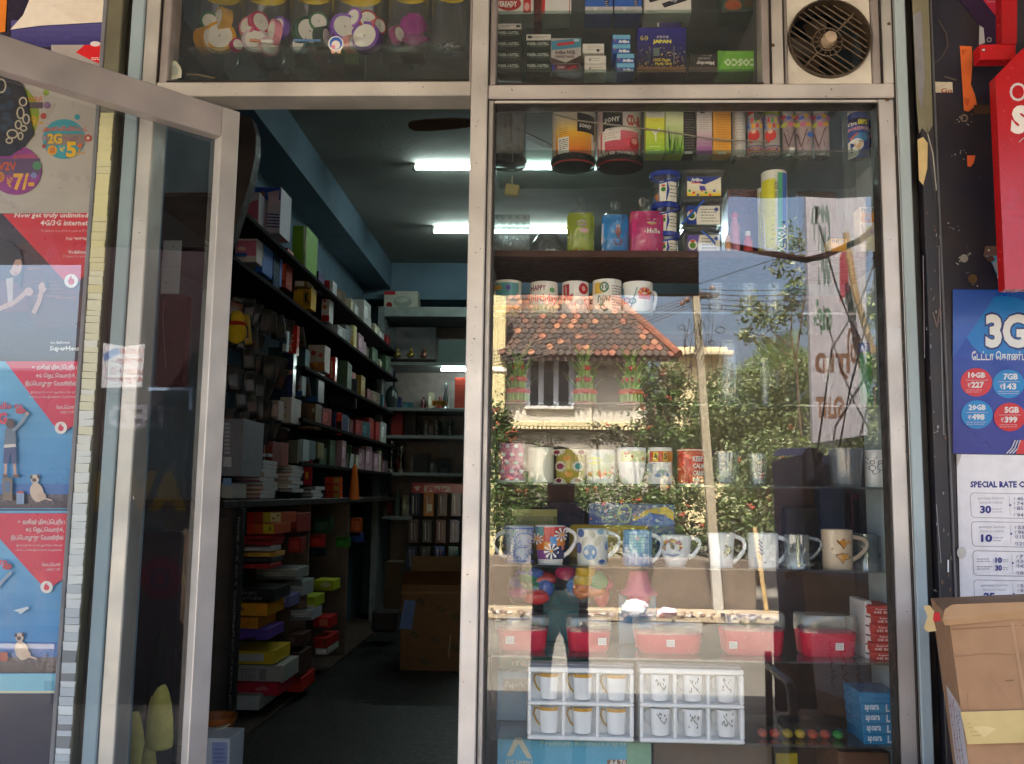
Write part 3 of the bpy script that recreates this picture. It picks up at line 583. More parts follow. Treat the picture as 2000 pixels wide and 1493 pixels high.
def artrate(a):
    NB = '#3c3f86'; a.t('SPECIAL RATE CUTTER', 1895, 940, 2045, 953, NB, .045)
    def rb(x, y, h):
        a.l([(x+6, y), (2050, y+3)], 1, '#8d8a98'); a.l([(x+6, y), (x+2, y+2), (x, y+7), (x+2, y+h-5), (x+7, y+h), (2050, y+h+3)], 1, '#8d8a98'); a.l([(x+76, y+6), (x+78, y+h-4)], 1, '#b5b2bc'); a.c(x+78, y+h/2, 2, NB)
    rows = [(1895, 963, 48, '30', ('46', '74', '85', '94')), (1897, 1019, 48, '10', ('53', '96', '115', '121')), (1900, 1076, 48, None, ('71', '134', '147', '184')), (1902, 1133, 55, '25', ('54', '87', '', ''))]
    for x, y, h, n, pr in rows:
        rb(x, y, h)
        if n: a.t('அனைத்து லோக்கல்', x+14, y+8, x+66, y+14, '#8f8c9c'); a.t('மொபைல் கால்கள்', x+17, y+16, x+63, y+21, '#9a97a6'); a.t(n, x+19, y+25, x+41, y+40, NB, .045); a.scrib(x+43, y+29, x+62, y+40, 2, '#a9a6b4', 1.6, int(y))
        else:
            for j, nn in enumerate(('10', '30')): a.scrib(x+8, y+14+j*15, x+40, y+23+j*15, 2, '#9a97a6', 1.5, j); a.t(nn, x+44, y+13+j*15, x+57, y+24+j*15, NB, .04); a.scrib(x+59, y+16+j*15, x+69, y+23+j*15, 2, '#a9a6b4', 1.3, j+5)
        for j, v in enumerate(pr):
            if v: a.t('₹', x+85, y+9+j*9+(4 if j == 3 else 0), x+88, y+15+j*9+(4 if j == 3 else 0), '#8d8a98'); a.t(v, x+103-6*len(v)+(4 if len(v) > 2 else 0), y+8+j*9.3+(4 if j == 3 else 0), x+104, y+15+j*9.3+(4 if j == 3 else 0), '#7a7894', .02)
    a.p([(1868, 888), (1878, 888), (1870, 912)], '#b5b0ac'); a.c(1878, 1080, 9, '#cfc9c4', 12)
sheet('poster', 'white special rate poster with boxed price rows', 'poster', [(1868, 887.5), (2045, 890), (2045, 1230), (1877, 1225)], -0.0225, '#e6e4ea', artrate)
# the purple poster scrap and red bracket behind the sign
sheet('poster', 'purple poster remnant with a red corner above the red sign', 'poster', [(1856, -20), (1960, -20), (1960, 90), (1930, 88), (1918, 60), (1913, 50), (1890, 20)], -0.022, '#33203c', lambda a: (a.p([(1912, -10), (1960, -10), (1960, 46), (1950, 38)], '#b3213c'), a.t('Superhour', 1927, 1, 1953, 6, '#d8a0b0'), a.p([(1913, 50), (1921, 55), (1924, 84), (1912, 88)], '#b5b2b8'), a.ring(1932, 78, 4, 2.5, '#9a9498')))
SG = thing('shop_sign', 'red box sign with pale lettering on a red bracket', 'sign', P(1990, 566, -0.2))
q = MB(); f = flat(-0.2); q.prism([f(x, y, 0) for x, y in ((1944, 150), (2000, 93), (2060, 30), (2220, 30), (2240, 560), (1963, 566))], (0, 0.03, 0), '#b3121a', 'gloss'); q.build('body', SG)
q = MB(); a = Art(q, f, 'gloss'); a.t('Ov', 1972, 162, 2026, 198, '#c9c4c6', .0); a.t('SU', 1974, 206, 2050, 262, '#e3dcda', .07, .1); a.l([(1990, 278), (1998, 271), (2005, 266)], 1.6, '#c9b0b0'); q.build('lettering', SG)
q = MB(); q.prism([flat(-.12)(x, y, 0) for x, y in ((1913, 88), (1983, 86), (1984, 116), (1915, 117))], (0, .035, 0), '#c11c22', 'gloss'); q.prism([flat(-.125)(x, y, 0) for x, y in ((1956, -30), (1987, -30), (1986, 86), (1957, 86))], (0, .03, 0), '#a81a20', 'gloss'); p = P(1921, 98, -.125); q.ball(tuple(p), .004, .004, .004, '#d8c8c4', 'steel'); q.build('bracket', SG)
# ================================================================== awning over the pavement
AW = thing('awning', 'brown sheet awning with a hanging front flap over the pavement', 'awning', (0, -1.5, ST))
ZA0 = 2.76; YA = -2.9; vy = 2*YG-YA
za = V(1500, 388, vy).z
q = MB(); X0, X1 = -3.4, 3.2; n = 34
for i in range(n):
    xa, xb = X0+(X1-X0)*i/n, X0+(X1-X0)*(i+1)/n; da, db = (0.012 if i % 2 else 0), (0.012 if (i+1) % 2 else 0)
    q.quad((xa, -0.03, ZA0+da), (xb, -0.03, ZA0+db), (xb, YA, za+db), (xa, YA, za+da), '#2c2420', 'paint')
q.build('roof_sheet', AW)
q = MB(); xv0, xv1 = V(142, 560, vy).x, V(1365, 560, vy).x; zb = V(1200, 578, vy).z; n = 26
for i in range(n):
    xa, xb = xv0+(xv1-xv0)*i/n, xv0+(xv1-xv0)*(i+1)/n; w = lambda j: YA+0.02*math.sin(j*1.7)
    q.quad((xa, w(i), zb), (xb, w(i+1), zb), (xb, YA, za+.01), (xa, YA, za+.01), '#3d2822', 'cloth')
xv2 = V(1398, 475, vy).x; zc = V(1390, 476, vy).z; xv3 = V(1424, 440, vy).x
q.add([(xv1, YA, zc), (xv2, YA, zc), (xv3, YA, za+.01), (xv1, YA, za+.01)], [(0, 1, 2, 3)], '#6b3f3a', 'cloth'); q.build('front_flap', AW)
q = MB(); q.tube([V(1395, 474, vy-.05), V(1490, 493, vy-.05), V(1575, 508, vy-.05), V(1610, 500, vy-.1), V(1680, 470, vy-.3), V(1760, 400, vy-.5)], .018, '#3a2620', 'wood'); q.build('bent_pole', AW)
for x in (-3.3, 3.1):
    q = MB(); q.tube([(x, YA+.05, ST), (x, YA+.05, za)], .025, '#4a4038', 'paint'); q.build('pole', AW)
# ================================================================== across the street (what the panes mirror)
def leaves(name, parent, blobs, n, size, cols, label=None, cat=None, group=None, kind=None, flat_=0.5, seed=1, clump=0.35):
    rs = np.random.RandomState(seed); tot = sum(w for *_, w in blobs); V0 = []; CC = []
    pal = np.array([K(c) for c in cols])
    for c, rad, w in blobs:
        k = int(n*w/tot); nc = max(6, k//60)
        cc = rs.normal(size=(nc, 3)); cc /= np.linalg.norm(cc, axis=1)[:, None]; cc *= rs.uniform(0.35, 1.0, (nc, 1))**0.6
        pt = cc[rs.randint(nc, size=k)] + rs.normal(size=(k, 3))*clump*0.5
        pt = pt*np.array(rad)+np.array(c)
        a = rs.normal(size=(k, 3)); a[:, 2] *= flat_; a /= np.linalg.norm(a, axis=1)[:, None]
        h = rs.normal(size=(k, 3)); bq = np.cross(a, h); bq /= np.linalg.norm(bq, axis=1)[:, None]
        s = size*rs.uniform(0.6, 1.4, (k, 1))
        V0.append(np.stack([pt-a*s, pt+bq*s*0.42, pt+a*s, pt-bq*s*0.42], 1)); CC.append(pal[rs.randint(len(pal), size=k)]*rs.uniform(0.75, 1.2, (k, 1)))
    v = np.concatenate(V0); cc = np.concatenate(CC); k = len(v); v = v.reshape(-1, 3)
    loc = v.mean(0) if parent is None else np.array(WL[parent.name])
    me = bpy.data.meshes.new(name); me.vertices.add(len(v)); me.vertices.foreach_set('co', (v-loc).ravel())
    me.loops.add(4*k); me.loops.foreach_set('vertex_index', np.arange(4*k, dtype=np.int32)); me.polygons.add(k); me.polygons.foreach_set('loop_start', np.arange(0, 4*k, 4, dtype=np.int32))
    me.update(calc_edges=True)
    at = me.attributes.new('Col', 'FLOAT_COLOR', 'FACE'); c4 = np.ones((k, 4), np.float32); c4[:, :3] = cc; at.data.foreach_set('color', c4.ravel()); me.materials.append(MATS['leaf'])
    o = bpy.data.objects.new(name, me); link(o, Vec(loc), parent); return tag(o, label, cat, group, kind)
def wob(p0, p1, n=6, amp=0.08, seed=0):
    r = random.Random(seed); return [Vec(p0).lerp(Vec(p1), i/n)+(Vec((r.uniform(-amp, amp), r.uniform(-amp, amp), 0)) if 0 < i < n else Vec()) for i in range(n+1)]
# --- house with the scalloped tile roof
HV = 20.0; hy = 2*YG-HV
hp = lambda x, y, d=0.0: V(x, y, HV-d)
HS = thing('tiled_house', 'cream house with scalloped tile roof across the street, mirrored in the window', 'house', (hp(1120, 800).x, hy, ST))
hx0, hx1 = hp(986, 760).x, hp(1266, 760).x
q = MB(); q.box(hx0-1.5, hx1, hy-5, hy, ST, hp(1120, 688).z+.2, '#b9b4a8', 'plaster', .02); q.build('wall', HS)
q = MB(); zc = hp(1120, 836).z; q.box(hx0-.2, hx1+.12, hy+.005, hy+.28, zc, zc+.14, '#c4b78e', 'plaster', .02)
for i in range(34):
    x = hx0+(hx1-hx0)*(i+.5)/34; q.box(x-.035, x+.035, hy+.2, hy+.278, zc-.06, zc-.001, '#e0d3a8', 'plaster', .01)
q.build('cornice', HS)
q = MB(); q.box(hx0-1.4, hx1+.004, hy+.001, hy+.05, ST, zc-.07, '#8d877a', 'plaster', .01); q.build('lower_wall_dimmed', HS)  # darker facing laid over the sunlit lower wall to dim it
q = MB(); px0, px1 = hp(962, 700, .6).x, hp(987, 700, .6).x; q.box(px0, px1, hy+.01, hy+.6, ST, hp(970, 575, .6).z, '#c4b688', 'plaster', .02); zb_ = hp(970, 727, .6).z; q.box(px0-.03, px1+.03, hy+.005, hy+.64, zb_, zb_+.12, '#ece6d6', 'plaster', .02); q.build('pillar', HS)
for xa, xb in ((1236, 1262), (1150, 1156)):
    q = MB(); q.box(hp(xa, 760).x, hp(xb, 760).x, hy+.004, hy+.06, zc+.15, hp(1240, 696).z, '#c6bfae', 'plaster', .01); q.build('pilaster', HS)
wx = [hp(x, 745).x for x in (1031, 1057, 1086, 1116)]; wz0, wz1 = hp(1075, 793).z, hp(1075, 700).z
wf = None
q = MB(); q.box(wx[0]-.06, wx[-1]+.06, hy+.004, hy+.12, wz0-.09, wz0-.01, '#c9c6c0', 'plaster', .01); q.box(wx[0]-.05, wx[-1]+.05, hy+.004, hy+.09, wz1, wz1+.07, '#a9adb4', 'paint', .005)
for x in wx: q.box(x-.065, x+.065, hy+.004, hy+.1, wz0, wz1-.001, '#b9c0c8', 'paint', .005)
wf = q.build('window', HS)
for i in range(3):
    q = MB(); q.quad((wx[i]+.046, hy+.01, wz0), (wx[i+1]-.046, hy+.01, wz0), (wx[i+1]-.046, hy+.01, wz1), (wx[i]+.046, hy+.01, wz1), '#1d2426', 'gloss'); q.build('pane', wf)
# roof: a sloping deck with separate tiles
re0, re1 = hp(980, 692, .75), hp(1326, 694, .75); sl = math.radians(40); du = Vec((1, 0, 0)); dv = Vec((0, -math.cos(sl), math.sin(sl))); dn = Vec((0, math.sin(sl), math.cos(sl)))
base = Vec((re0.x, re0.y, re0.z)); Wd = re1.x-re0.x; Ld = 3.1; hip = 1.5
q = MB(); q.prism([base-dn*.06, base+du*Wd-dn*.06, base+du*(Wd-hip)+dv*Ld-dn*.06, base+dv*Ld-dn*.06], (0, 0, -.1), '#4a3a30', 'paint'); rf = q.build('roof', HS)
cols_t = ['#4d423b', '#5a483e', '#463e39', '#7a5040', '#8a5a48', '#93674f', '#664639']; tp = {}; nt = 0
tw, rh = Wd/24.0, Ld/12.4
for j in range(12):
    for i in range(25):
        u = (i+(0.5 if j % 2 else 0))*tw; vv = j*rh
        if u > Wd-hip*(vv/Ld)-tw*.4: continue
        red = 0.14+0.3*max(0, (u/Wd-.6))+(0.6 if j > 8 else 0)+(.15 if j < 2 else 0)
        k = random.choice((3, 4, 5, 6)) if random.random() < red else random.choice((0, 1, 2))
        loc = base+du*u+dv*(vv-.02)+dn*(.012)
        if k not in tp:
            t = MB(); w2 = tw*.49; up = dv*rh
            t.prism([-dv*rh*.35+dn*.035, du*w2*.62-dv*rh*.1+dn*.03, du*w2+dv*rh*.25+dn*.022, du*w2*.8+up*1.05, -du*w2*.8+up*1.05, -du*w2+dv*rh*.25+dn*.022, -du*w2*.62-dv*rh*.1+dn*.03], -dn*.022, cols_t[k], 'tile')
            o = t.build('tile', rf, loc=Vec((0, 0, 0))); o.location = loc-WL[rf.name]; tp[k] = o
        else: copy_of(tp[k], loc, parent=rf)
q = MB(); q.tube([base+du*Wd+dn*.04, base+du*(Wd-hip)+dv*Ld+dn*.06], .1, '#7a4c3a', 'tile', 8); q.build('hip_ridge', HS)
BH = thing('flat_roofed_house', 'cream flat roofed house edge behind the utility pole across the street', 'house', V(1345, 900, 27))
q = MB(); a0, a1 = V(1318, 690, 27), V(1372, 678, 27); q.box(a0.x, a1.x+.8, a0.y-4, a0.y, ST, a1.z, '#d8c79a', 'plaster', .02); q.build('wall', BH)
q = MB(); q.box(a0.x-.1, a1.x+.9, a0.y+.003, a0.y+.5, a0.z-.12, a0.z+.02, '#b8ab8c', 'plaster', .02); q.build('ledge', BH)
# --- compound wall, kerb and rubble
cyv = 9.6; w0, w1 = V(700, 1100, cyv), V(1476, 1094, cyv)
q = MB(); q.box(w0.x-6, w1.x, w0.y-.2, w0.y, ST, w1.z, '#6e6357', 'plaster', .01)
a = Art(q, lambda x, y, o: V(x, y, cyv)+Vec((0, .004, 0)), 'plaster')
for x, w_ in ((1010, 10), (1090, 22), (1180, 8), (1265, 14), (1345, 8), (1392, 16), (1440, 10), (1220, 30), (1050, 12)):
    a.p([(x-w_, 1099), (x+w_, 1099), (x+w_*.6, 1130), (x+w_*.3, 1165+random.uniform(-20, 30)), (x-w_*.4, 1155), (x-w_*.8, 1125)], random.choice(['#5b5046', '#6d6255', '#4d453e']))
q.build('compound_wall', None, 'weathered tan compound wall along the far kerb', 'wall')
q = MB(); q.box(w1.x+1.1, w1.x+7, w0.y-.2, w0.y, ST, w1.z-.1, '#8d7d6a', 'plaster', .01); q.build('compound_wall', None, 'tan compound wall beyond the open gateway', 'wall')
q = MB(); k0 = V(1200, 1222, 8.9); q.box(-14, 14, k0.y-.6, k0.y, ST, ST+.1, '#a5957d', 'road', .02); struct('far_pavement', q)
q = MB(); r = random.Random(5)
for _ in range(170):
    x, y = r.uniform(960, 1500), r.uniform(1203, 1226); p = V(x, y, 8.75+r.uniform(-.2, .25)); s = r.uniform(.01, .035); q.ball((p.x, p.y, ST+.1+s*.4), s, s, s*.6, r.choice(['#7a6658', '#a59686', '#c0bab2', '#6b5c50', '#8d7464', '#b5a6a4', '#4a4440', '#7d5548']), 'road', 6, 4, .3)
q.build('rubble', kind='stuff')
def blob(name, label, cat, px, py, Yv, rx, rz, col, mat='cloth', wobn=.18, z=None):
    p = V(px, py, Yv); q = MB(); zz_ = (ST+.1+rz*.8) if z is None else z; q.ball((p.x, p.y, zz_), rx, rx*.7, rz, col, mat, 14, 9, wobn); return q.build(name, None, label, cat)
blob('white_sack', 'white sack lying on the far rubble, mirrored in the window', 'sack', 1240, 1205, 8.8, .15, .1, '#eeece8')
blob('plastic_bag', 'pinkish white crumpled bag on rubble right of the white sack', 'bag', 1303, 1212, 8.7, .12, .06, '#e4c9d2')
for x0, x1, y0, y1, lb in ((1474, 1500, 1030, 1212, 'thick leaning bamboo stake by the gateway'), (1518, 1524, 1105, 1150, 'short thin bamboo stake right of the thick one')):
    q = MB(); q.tube([V(x1, y1, 9.3), V(x0, y0, 9.3)], .028 if x0 < 1500 else .015, '#b59a6c', 'wood'); q.build('bamboo_stake', None, lb, 'stake', 'bamboo stakes at the gateway')
# --- utility pole and wires
UY = 9.4; UP_ = thing('utility_pole', 'concrete utility pole with tangled wires, mirrored in the window', 'utility pole', V(1404, 1215, UY))
q = MB(); pa, pb = V(1357, 556, UY), V(1404, 1212, UY); dx = Vec((1, 0, 0))
pts = []; nn = 8
for i in range(nn+1):
    c = pa.lerp(pb, i/nn); w_ = .055+.03*i/nn
    pts.append((c, w_*.72))
for (c0, wa), (c1, wb) in zip(pts, pts[1:]):
    col = '#938a74' if c0.z > V(1390, 1010, UY).z else '#a9a69e'
    for ax, ay in ((1, 1), (-1, 1), (-1, -1), (1, -1)):
        bx, by = -ay, ax
        q.add([c0+Vec((ax*wa, ay*wa, 0)), c0+Vec((bx*wa, by*wa, 0)), c1+Vec((bx*wb, by*wb, 0)), c1+Vec((ax*wb, ay*wb, 0))], [(0, 1, 2, 3)], col, 'plaster')
q.build('shaft', UP_)
q = MB(); cb = V(1372, 577, UY); q.box(cb.x-.14, cb.x+.2, cb.y-.04, cb.y+.04, cb.z-.03, cb.z+.03, '#5a5048', 'steel'); q.build('crossarm', UP_)
for x, y in ((1392, 563), (1366, 573), (1365, 583), (1342, 586), (1333, 593)):
    q = MB(); p = V(x, y, UY); q.ball(tuple(p), .035, .035, .035, '#6e4c3a', 'gloss', 10, 6); q.build('insulator', UP_)
r = random.Random(3); q = MB()
for k in range(7):
    x, y = 1362+r.uniform(-3, 6), 580+r.uniform(0, 60); s = r.choice((-1, 1, 1)); path = []
    for i in range(14):
        path.append(V(x+s*(12+9*k*.6)*math.sin(i*.35+k)*(.4+i*.05), y+i*(6+r.uniform(-3, 4))+12*math.sin(i*.7+k), UY-.1))
    q.tube(path, .004, '#2b2824', 'paint', 5)
for x, y, rr in ((1331, 640, 7), (1407, 645, 9), (1390, 670, 6), (1398, 600, 12)):
    q.tube([V(x+rr*math.cos(t*.45), y+rr*.7*math.sin(t*.45), UY-.1) for t in range(15)], .006, '#2b2824', 'paint', 5)
q.build('wire_tangle', UP_)
def wire(lb, pts, Yv, rad=.006): q = MB(); q.tube([V(x, y, Yv) for x, y in pts], rad, '#2a2724', 'paint', 5); q.build('overhead_wire', None, lb, 'wire', 'wires at the utility pole')
for k, (ya, yb) in enumerate(((565, 566), (574, 577), (583, 588), (595, 597), (602, 606))): wire('%s dark wire of five strung right from the mirrored utility pole' % ['topmost', 'second', 'middle', 'fourth', 'lowest'][k], [(1368, ya), (1450, (ya+yb)/2+3), (1580, yb), (1760, yb+2)], UY)
for k in range(5): wire('%s dark wire of five crossing the mirrored tiled roof' % ['topmost', 'second', 'middle', 'fourth', 'lowest'][k], [(1362, 575+5*k), (1250, 612+7*k), (1100, 655+8*k), (950, 690+7*k)], UY)
wire('thin slanting wire high above the pole', [(1364, 555), (1450, 527), (1560, 492), (1640, 470)], 12)
# --- trees and shrubs
GR = ['#3a5222', '#465f28', '#536b30', '#30421b', '#64773c', '#415627']
OL = ['#5a6638', '#6d7848', '#4a5630', '#808a5c', '#5f6a40', '#8b9068']
def tree(name, label, cat, trunk, blobs, n, size, cols, group=None, seed=1, limbs=(), rad=.09, clump=.35):
    t = thing(name, label, cat, trunk[0], group); q = MB(); pth = wob(trunk[0], trunk[1], 6, .06, seed); q.tube(pth, [rad*(1-.09*i) for i in range(len(pth))], '#5b4c3c', 'wood', 8)
    for k, l in enumerate(limbs): pp = wob(trunk[1], l, 5, .08, seed+k); q.tube(pp, [rad*.5*(1-.15*i) for i in range(len(pp))], '#5b4c3c', 'wood', 6)
    q.build('trunk', t); leaves('crown', t, blobs, n, size, cols, seed=seed, clump=clump); return t
vb = lambda x, y, Yv, rx, rz, w: (tuple(V(x, y, Yv)), (rx, rx*.8, rz), w)
g0 = lambda x, Yv: Vec((V(x, 1100, Yv).x, 2*YG-Yv, ST))
tree('dense_tree', 'dense green tree behind the pole, mirrored mid-window', 'tree', (g0(1330, 15), V(1320, 880, 15)), [vb(1300, 760, 15, .55, .5, 3), vb(1330, 850, 15, .9, .7, 6), vb(1400, 790, 16, .6, .6, 3), vb(1420, 880, 15, .9, .6, 5)], 14000, .045, GR, 'trees across the street', 2, [V(1300, 780, 15), V(1400, 800, 15)])
tree('round_tree', 'rounded olive tree filling the middle of the mirrored view', 'tree', (g0(1480, 14), V(1480, 900, 14)), [vb(1450, 745, 17, .5, .5, 2), vb(1480, 820, 14, .9, .7, 6), vb(1540, 780, 14, .7, .8, 4), vb(1520, 920, 13, 1.0, .6, 5)], 17000, .042, OL+GR[:2], 'trees across the street', 3, [V(1450, 800, 14), V(1540, 790, 14)])
tree('sparse_tree', 'thin tree with loose leaves against the sky, mirrored left of the hanging sign', 'tree', (g0(1560, 11), V(1555, 700, 11)), [vb(1545, 520, 11, .35, .45, 3), vb(1570, 450, 11, .3, .4, 2), vb(1510, 600, 11, .45, .35, 3), vb(1560, 620, 11, .35, .4, 3), vb(1470, 650, 11, .25, .2, 1)], 1500, .045, OL, 'trees across the street', 4, [V(1545, 480, 11), V(1575, 420, 11), V(1490, 610, 11), V(1465, 640, 11)], .03, .5)
tree('sparse_tree', 'thin leafy tree mirrored at the right edge beyond the hanging sign', 'tree', (g0(1720, 12), V(1715, 700, 12)), [vb(1715, 480, 12, .35, .5, 2), vb(1720, 600, 12, .45, .6, 3), vb(1725, 720, 12, .5, .6, 4), vb(1700, 830, 12, .6, .5, 4)], 4500, .05, OL, 'trees across the street', 6, [V(1710, 470, 12), V(1730, 560, 12)], .03, .4)
pt = thing('palm_tree', 'small feathery palm among the trees below the wires', 'palm', g0(1528, 15)); q = MB(); top = V(1528, 712, 15); q.tube(wob(g0(1528, 15), top, 5, .03, 1), .07, '#6a5a48', 'wood', 8); q.build('trunk', pt); q = MB(); r = random.Random(9)
for k in range(15):
    an = math.radians(-35+250*k/14); L_ = r.uniform(.7, 1.0); dr = Vec((math.cos(an), r.uniform(-.4, .4), math.sin(an)*.9+.15)); prev = top
    for s in range(12):
        t = (s+1)/12; c = top+dr*L_*t+Vec((0, 0, -.35*t*t)); w_ = .17*math.sin(math.pi*min(1, t*.9+.1)); d2 = (c-prev).normalized(); sd = d2.cross(Vec((0, 1, 0))).normalized()
        for sg in (-1, 1): q.add([prev, prev+sd*sg*w_+d2*.1, prev+sd*sg*w_*.9+d2*.13, prev+d2*.03], [(0, 1, 2, 3)], r.choice(['#5d7038', '#6d7f48', '#4f6230']), 'leaf')
        prev = c
q.build('crown', pt)
def shrub(name, label, cat, px, Yv, blobs, n, size, cols, seed, fl=0, group=None, fcol=('#c96a4a', '#c05a44', '#d08a70')):
    t = thing(name, label, cat, g0(px, Yv), group); q = MB(); r = random.Random(seed)
    for k in range(4): q.tube(wob(g0(px, Yv)+Vec((r.uniform(-.2, .2), 0, 0)), Vec(blobs[k % len(blobs)][0]), 4, .05, seed+k), .018, '#5a4a38', 'wood', 5)
    q.build('stems', t); leaves('foliage', t, blobs, n, size, cols, seed=seed)
    if fl:
        q = MB()
        for _ in range(fl):
            c, rad, _w = r.choice(blobs); a1, a2 = r.uniform(0, 6.28), r.uniform(-.7, 1.2); p = Vec((c[0]+rad[0]*math.cos(a1)*math.cos(a2), c[1]+abs(rad[1])*r.uniform(.5, 1.05), c[2]+rad[2]*math.sin(a2)))
            for _k in range(5): o = Vec((r.uniform(-.03, .03), r.uniform(-.02, .03), r.uniform(-.03, .03))); q.ball(tuple(p+o), .014, .014, .011, r.choice(fcol), 'leaf', 5, 3)
        q.build('flowers', t)
    return t
shrub('flowering_shrub', 'orange flowered shrub mirrored at the left edge below the house', 'shrub', 975, 10.2, [vb(970, 880, 10.2, .25, .6, 4), vb(1000, 990, 10, .5, .55, 5), vb(985, 850, 10.2, .15, .2, 1)], 6500, .035, GR, 11, 20, 'flowering shrubs on the compound wall')
shrub('flowering_shrub', 'orange flowered shrub behind the daisy and green mugs', 'shrub', 1120, 10.1, [vb(1090, 1000, 10.1, .6, .55, 5), vb(1170, 1005, 10.1, .6, .5, 5)], 6500, .035, GR+OL[:2], 12, 20, 'flowering shrubs on the compound wall')
shrub('flowering_shrub', 'orange flowered shrub behind the red lettered mug', 'shrub', 1300, 10.2, [vb(1270, 1020, 10.1, .5, .5, 4), vb(1340, 1005, 10.2, .5, .6, 5), vb(1300, 880, 10.6, .5, .35, 3)], 6500, .035, GR, 13, 14, 'flowering shrubs on the compound wall')
shrub('flowering_shrub', 'orange flowered shrub right of the mirrored pole by the gateway', 'shrub', 1440, 9.9, [vb(1440, 1040, 9.9, .55, .45, 5), vb(1500, 960, 10.2, .6, .6, 6), vb(1545, 900, 10.4, .5, .5, 4)], 8500, .035, OL+GR[:3], 14, 16, 'flowering shrubs on the compound wall')
shrub('wispy_shrub', 'wispy twigs with orange tips rising against the house wall', 'shrub', 1225, 10.5, [vb(1230, 850, 10.5, .35, .2, 2), vb(1165, 850, 10.5, .25, .16, 1), vb(1280, 790, 10.6, .2, .5, 3), vb(1070, 865, 10.4, .25, .12, 1)], 1500, .03, ['#3a3a2a', '#4d4a34', '#5f6a40'], 15, 5)
# --- street furniture near the shop
HB = thing('hanging_signboard', 'tall grey hanging signboard with brown lettering, mirrored at right', 'sign', V(1640, 860, 3.8))
sy = 3.8; c4 = [V(x, y, sy) for x, y in ((1573, 370), (1690, 370), (1694, 850), (1588, 866))]
q = MB(); q.prism(c4, (0, -.05, 0), '#8f8c90', 'gloss'); q.build('panel', HB)
q = MB(); a = Art(q, lambda x, y, o: V(x, y, sy-.001-o), 'gloss')
for t_, x0, y0, x1, y1, c in (('ணு', 1584, 400, 1622, 560, '#53605a'), ('ஷ்', 1590, 585, 1625, 665, '#3f5a48'), ('ரம', 1592, 690, 1660, 742, '#5d4436'), ('வா', 1594, 775, 1650, 818, '#6b5040'), ('கு', 1645, 560, 1672, 640, '#4f5a52'), ('நி', 1655, 640, 1680, 720, '#5d4436')): a.t(t_, x0, y0, x1, y1, c, .03, mirror=True)
a.p([(1640, 500), (1655, 480), (1658, 570), (1640, 590)], '#7d3a40'); q.build('lettering', HB)
q = MB(); q.tube([V(1652, 455, 3.6), V(1668, 560, 3.6), V(1690, 640, 3.6), V(1706, 690, 3.6)], .022, '#8a7250', 'wood'); q.build('bamboo_pole', None, 'pale bamboo pole slanting beside the mirrored signboard', 'pole')
for lb, pts in (('black cable hanging in a long slant across the signboard', [(1720, 480), (1680, 590), (1625, 680), (1604, 830), (1590, 920)]), ('black cable crossing from upper left over the signboard', [(1600, 440), (1634, 560), (1662, 630), (1690, 680)]), ('black cable hanging lower right of the signboard', [(1725, 500), (1690, 640), (1660, 760), (1640, 870), (1600, 950)])): q = MB(); q.tube([V(x, y, 3.5) for x, y in pts], .006, '#1b1a1a', 'paint', 6); q.build('cable', None, lb, 'cable', 'cables by the signboard')
# covered cart: dark tarpaulin over a low cart
CT = thing('covered_cart', 'street cart under dark navy tarpaulin, mirrored low at right', 'cart', V(1660, 1300, 3.6)); q = MB(); c0, c1 = V(1572, 1180, 3.9), V(1800, 905, 3.9); n = 18; rows = []
for j in range(9):
    z_ = ST+.12+(c1.z-ST-.12)*j/8; rows.append([Vec((c0.x+(c1.x-c0.x)*i/n, c0.y+.05*math.sin(i*1.3+j*.4)+(.06 if j < 4 else 0), z_+(.1*math.sin(i*.7+.4) if j == 8 else 0))) for i in range(n+1)])
for j in range(8):
    for i in range(n): q.add([rows[j][i], rows[j][i+1], rows[j+1][i+1], rows[j+1][i]], [(0, 1, 2, 3)], random.Random(i//3).choice(['#1a1c2c', '#1d2236', '#2a1820', '#14141c']), 'cloth', True)
    for i in (0, n): e = rows[j][i], rows[j+1][i]; q.add([e[0], e[1], e[1]+Vec((0, -.8, 0)), e[0]+Vec((0, -.8, 0))], [(0, 1, 2, 3)], '#1a1c2c', 'cloth')
t8 = rows[8]
for i in range(n): q.add([t8[i], t8[i+1], t8[i+1]+Vec((0, -.8, .03)), t8[i]+Vec((0, -.8, .03))], [(0, 1, 2, 3)], '#1d2236', 'cloth')
q.build('tarpaulin', CT)
for dx in (.15, .65):
    q = MB(); q.lathe(0, 0, [(.09, -.02), (.12, -.02), (.12, .02), (.09, .02)], '#151515', 'paint', 18, M=Matrix.Translation((c0.x+dx, c0.y-.2, ST+.12)) @ Matrix.Rotation(math.pi/2, 4, 'X')); q.build('wheel', CT)
# chair standing on the pavement, only its mirror image shows
CH = thing('armchair', 'black armed chair on the pavement, mirrored behind the apsara boxes', 'chair', V(1620, 1450, 2.1)); cp = V(1625, 1400, 2.1); x0, x1 = cp.x-.18, cp.x+.26; yb = cp.y; sz = ST+.42
q = MB(); q.box(x0+.03, x1-.03, yb-.42, yb, sz-.05, sz, '#17151a', 'paint', .015); q.build('seat', CH)
q = MB(); q.box(x0+.03, x1-.03, yb-.46, yb-.42, sz+.01, sz+.45, '#17151a', 'paint', .015); q.build('backrest', CH)
for x in (x0, x1):
    q = MB(); q.tube([(x, yb+.02, ST), (x, yb+.02, sz+.1), (x, yb, sz+.2), (x, yb-.06, sz+.23), (x, yb-.42, sz+.23)], .022, '#141216', 'gloss', 10); q.build('armrest', CH)
    q = MB(); q.tube([(x, yb-.44, ST), (x, yb-.44, sz+.3)], .018, '#141216', 'gloss', 8); q.build('leg', CH)
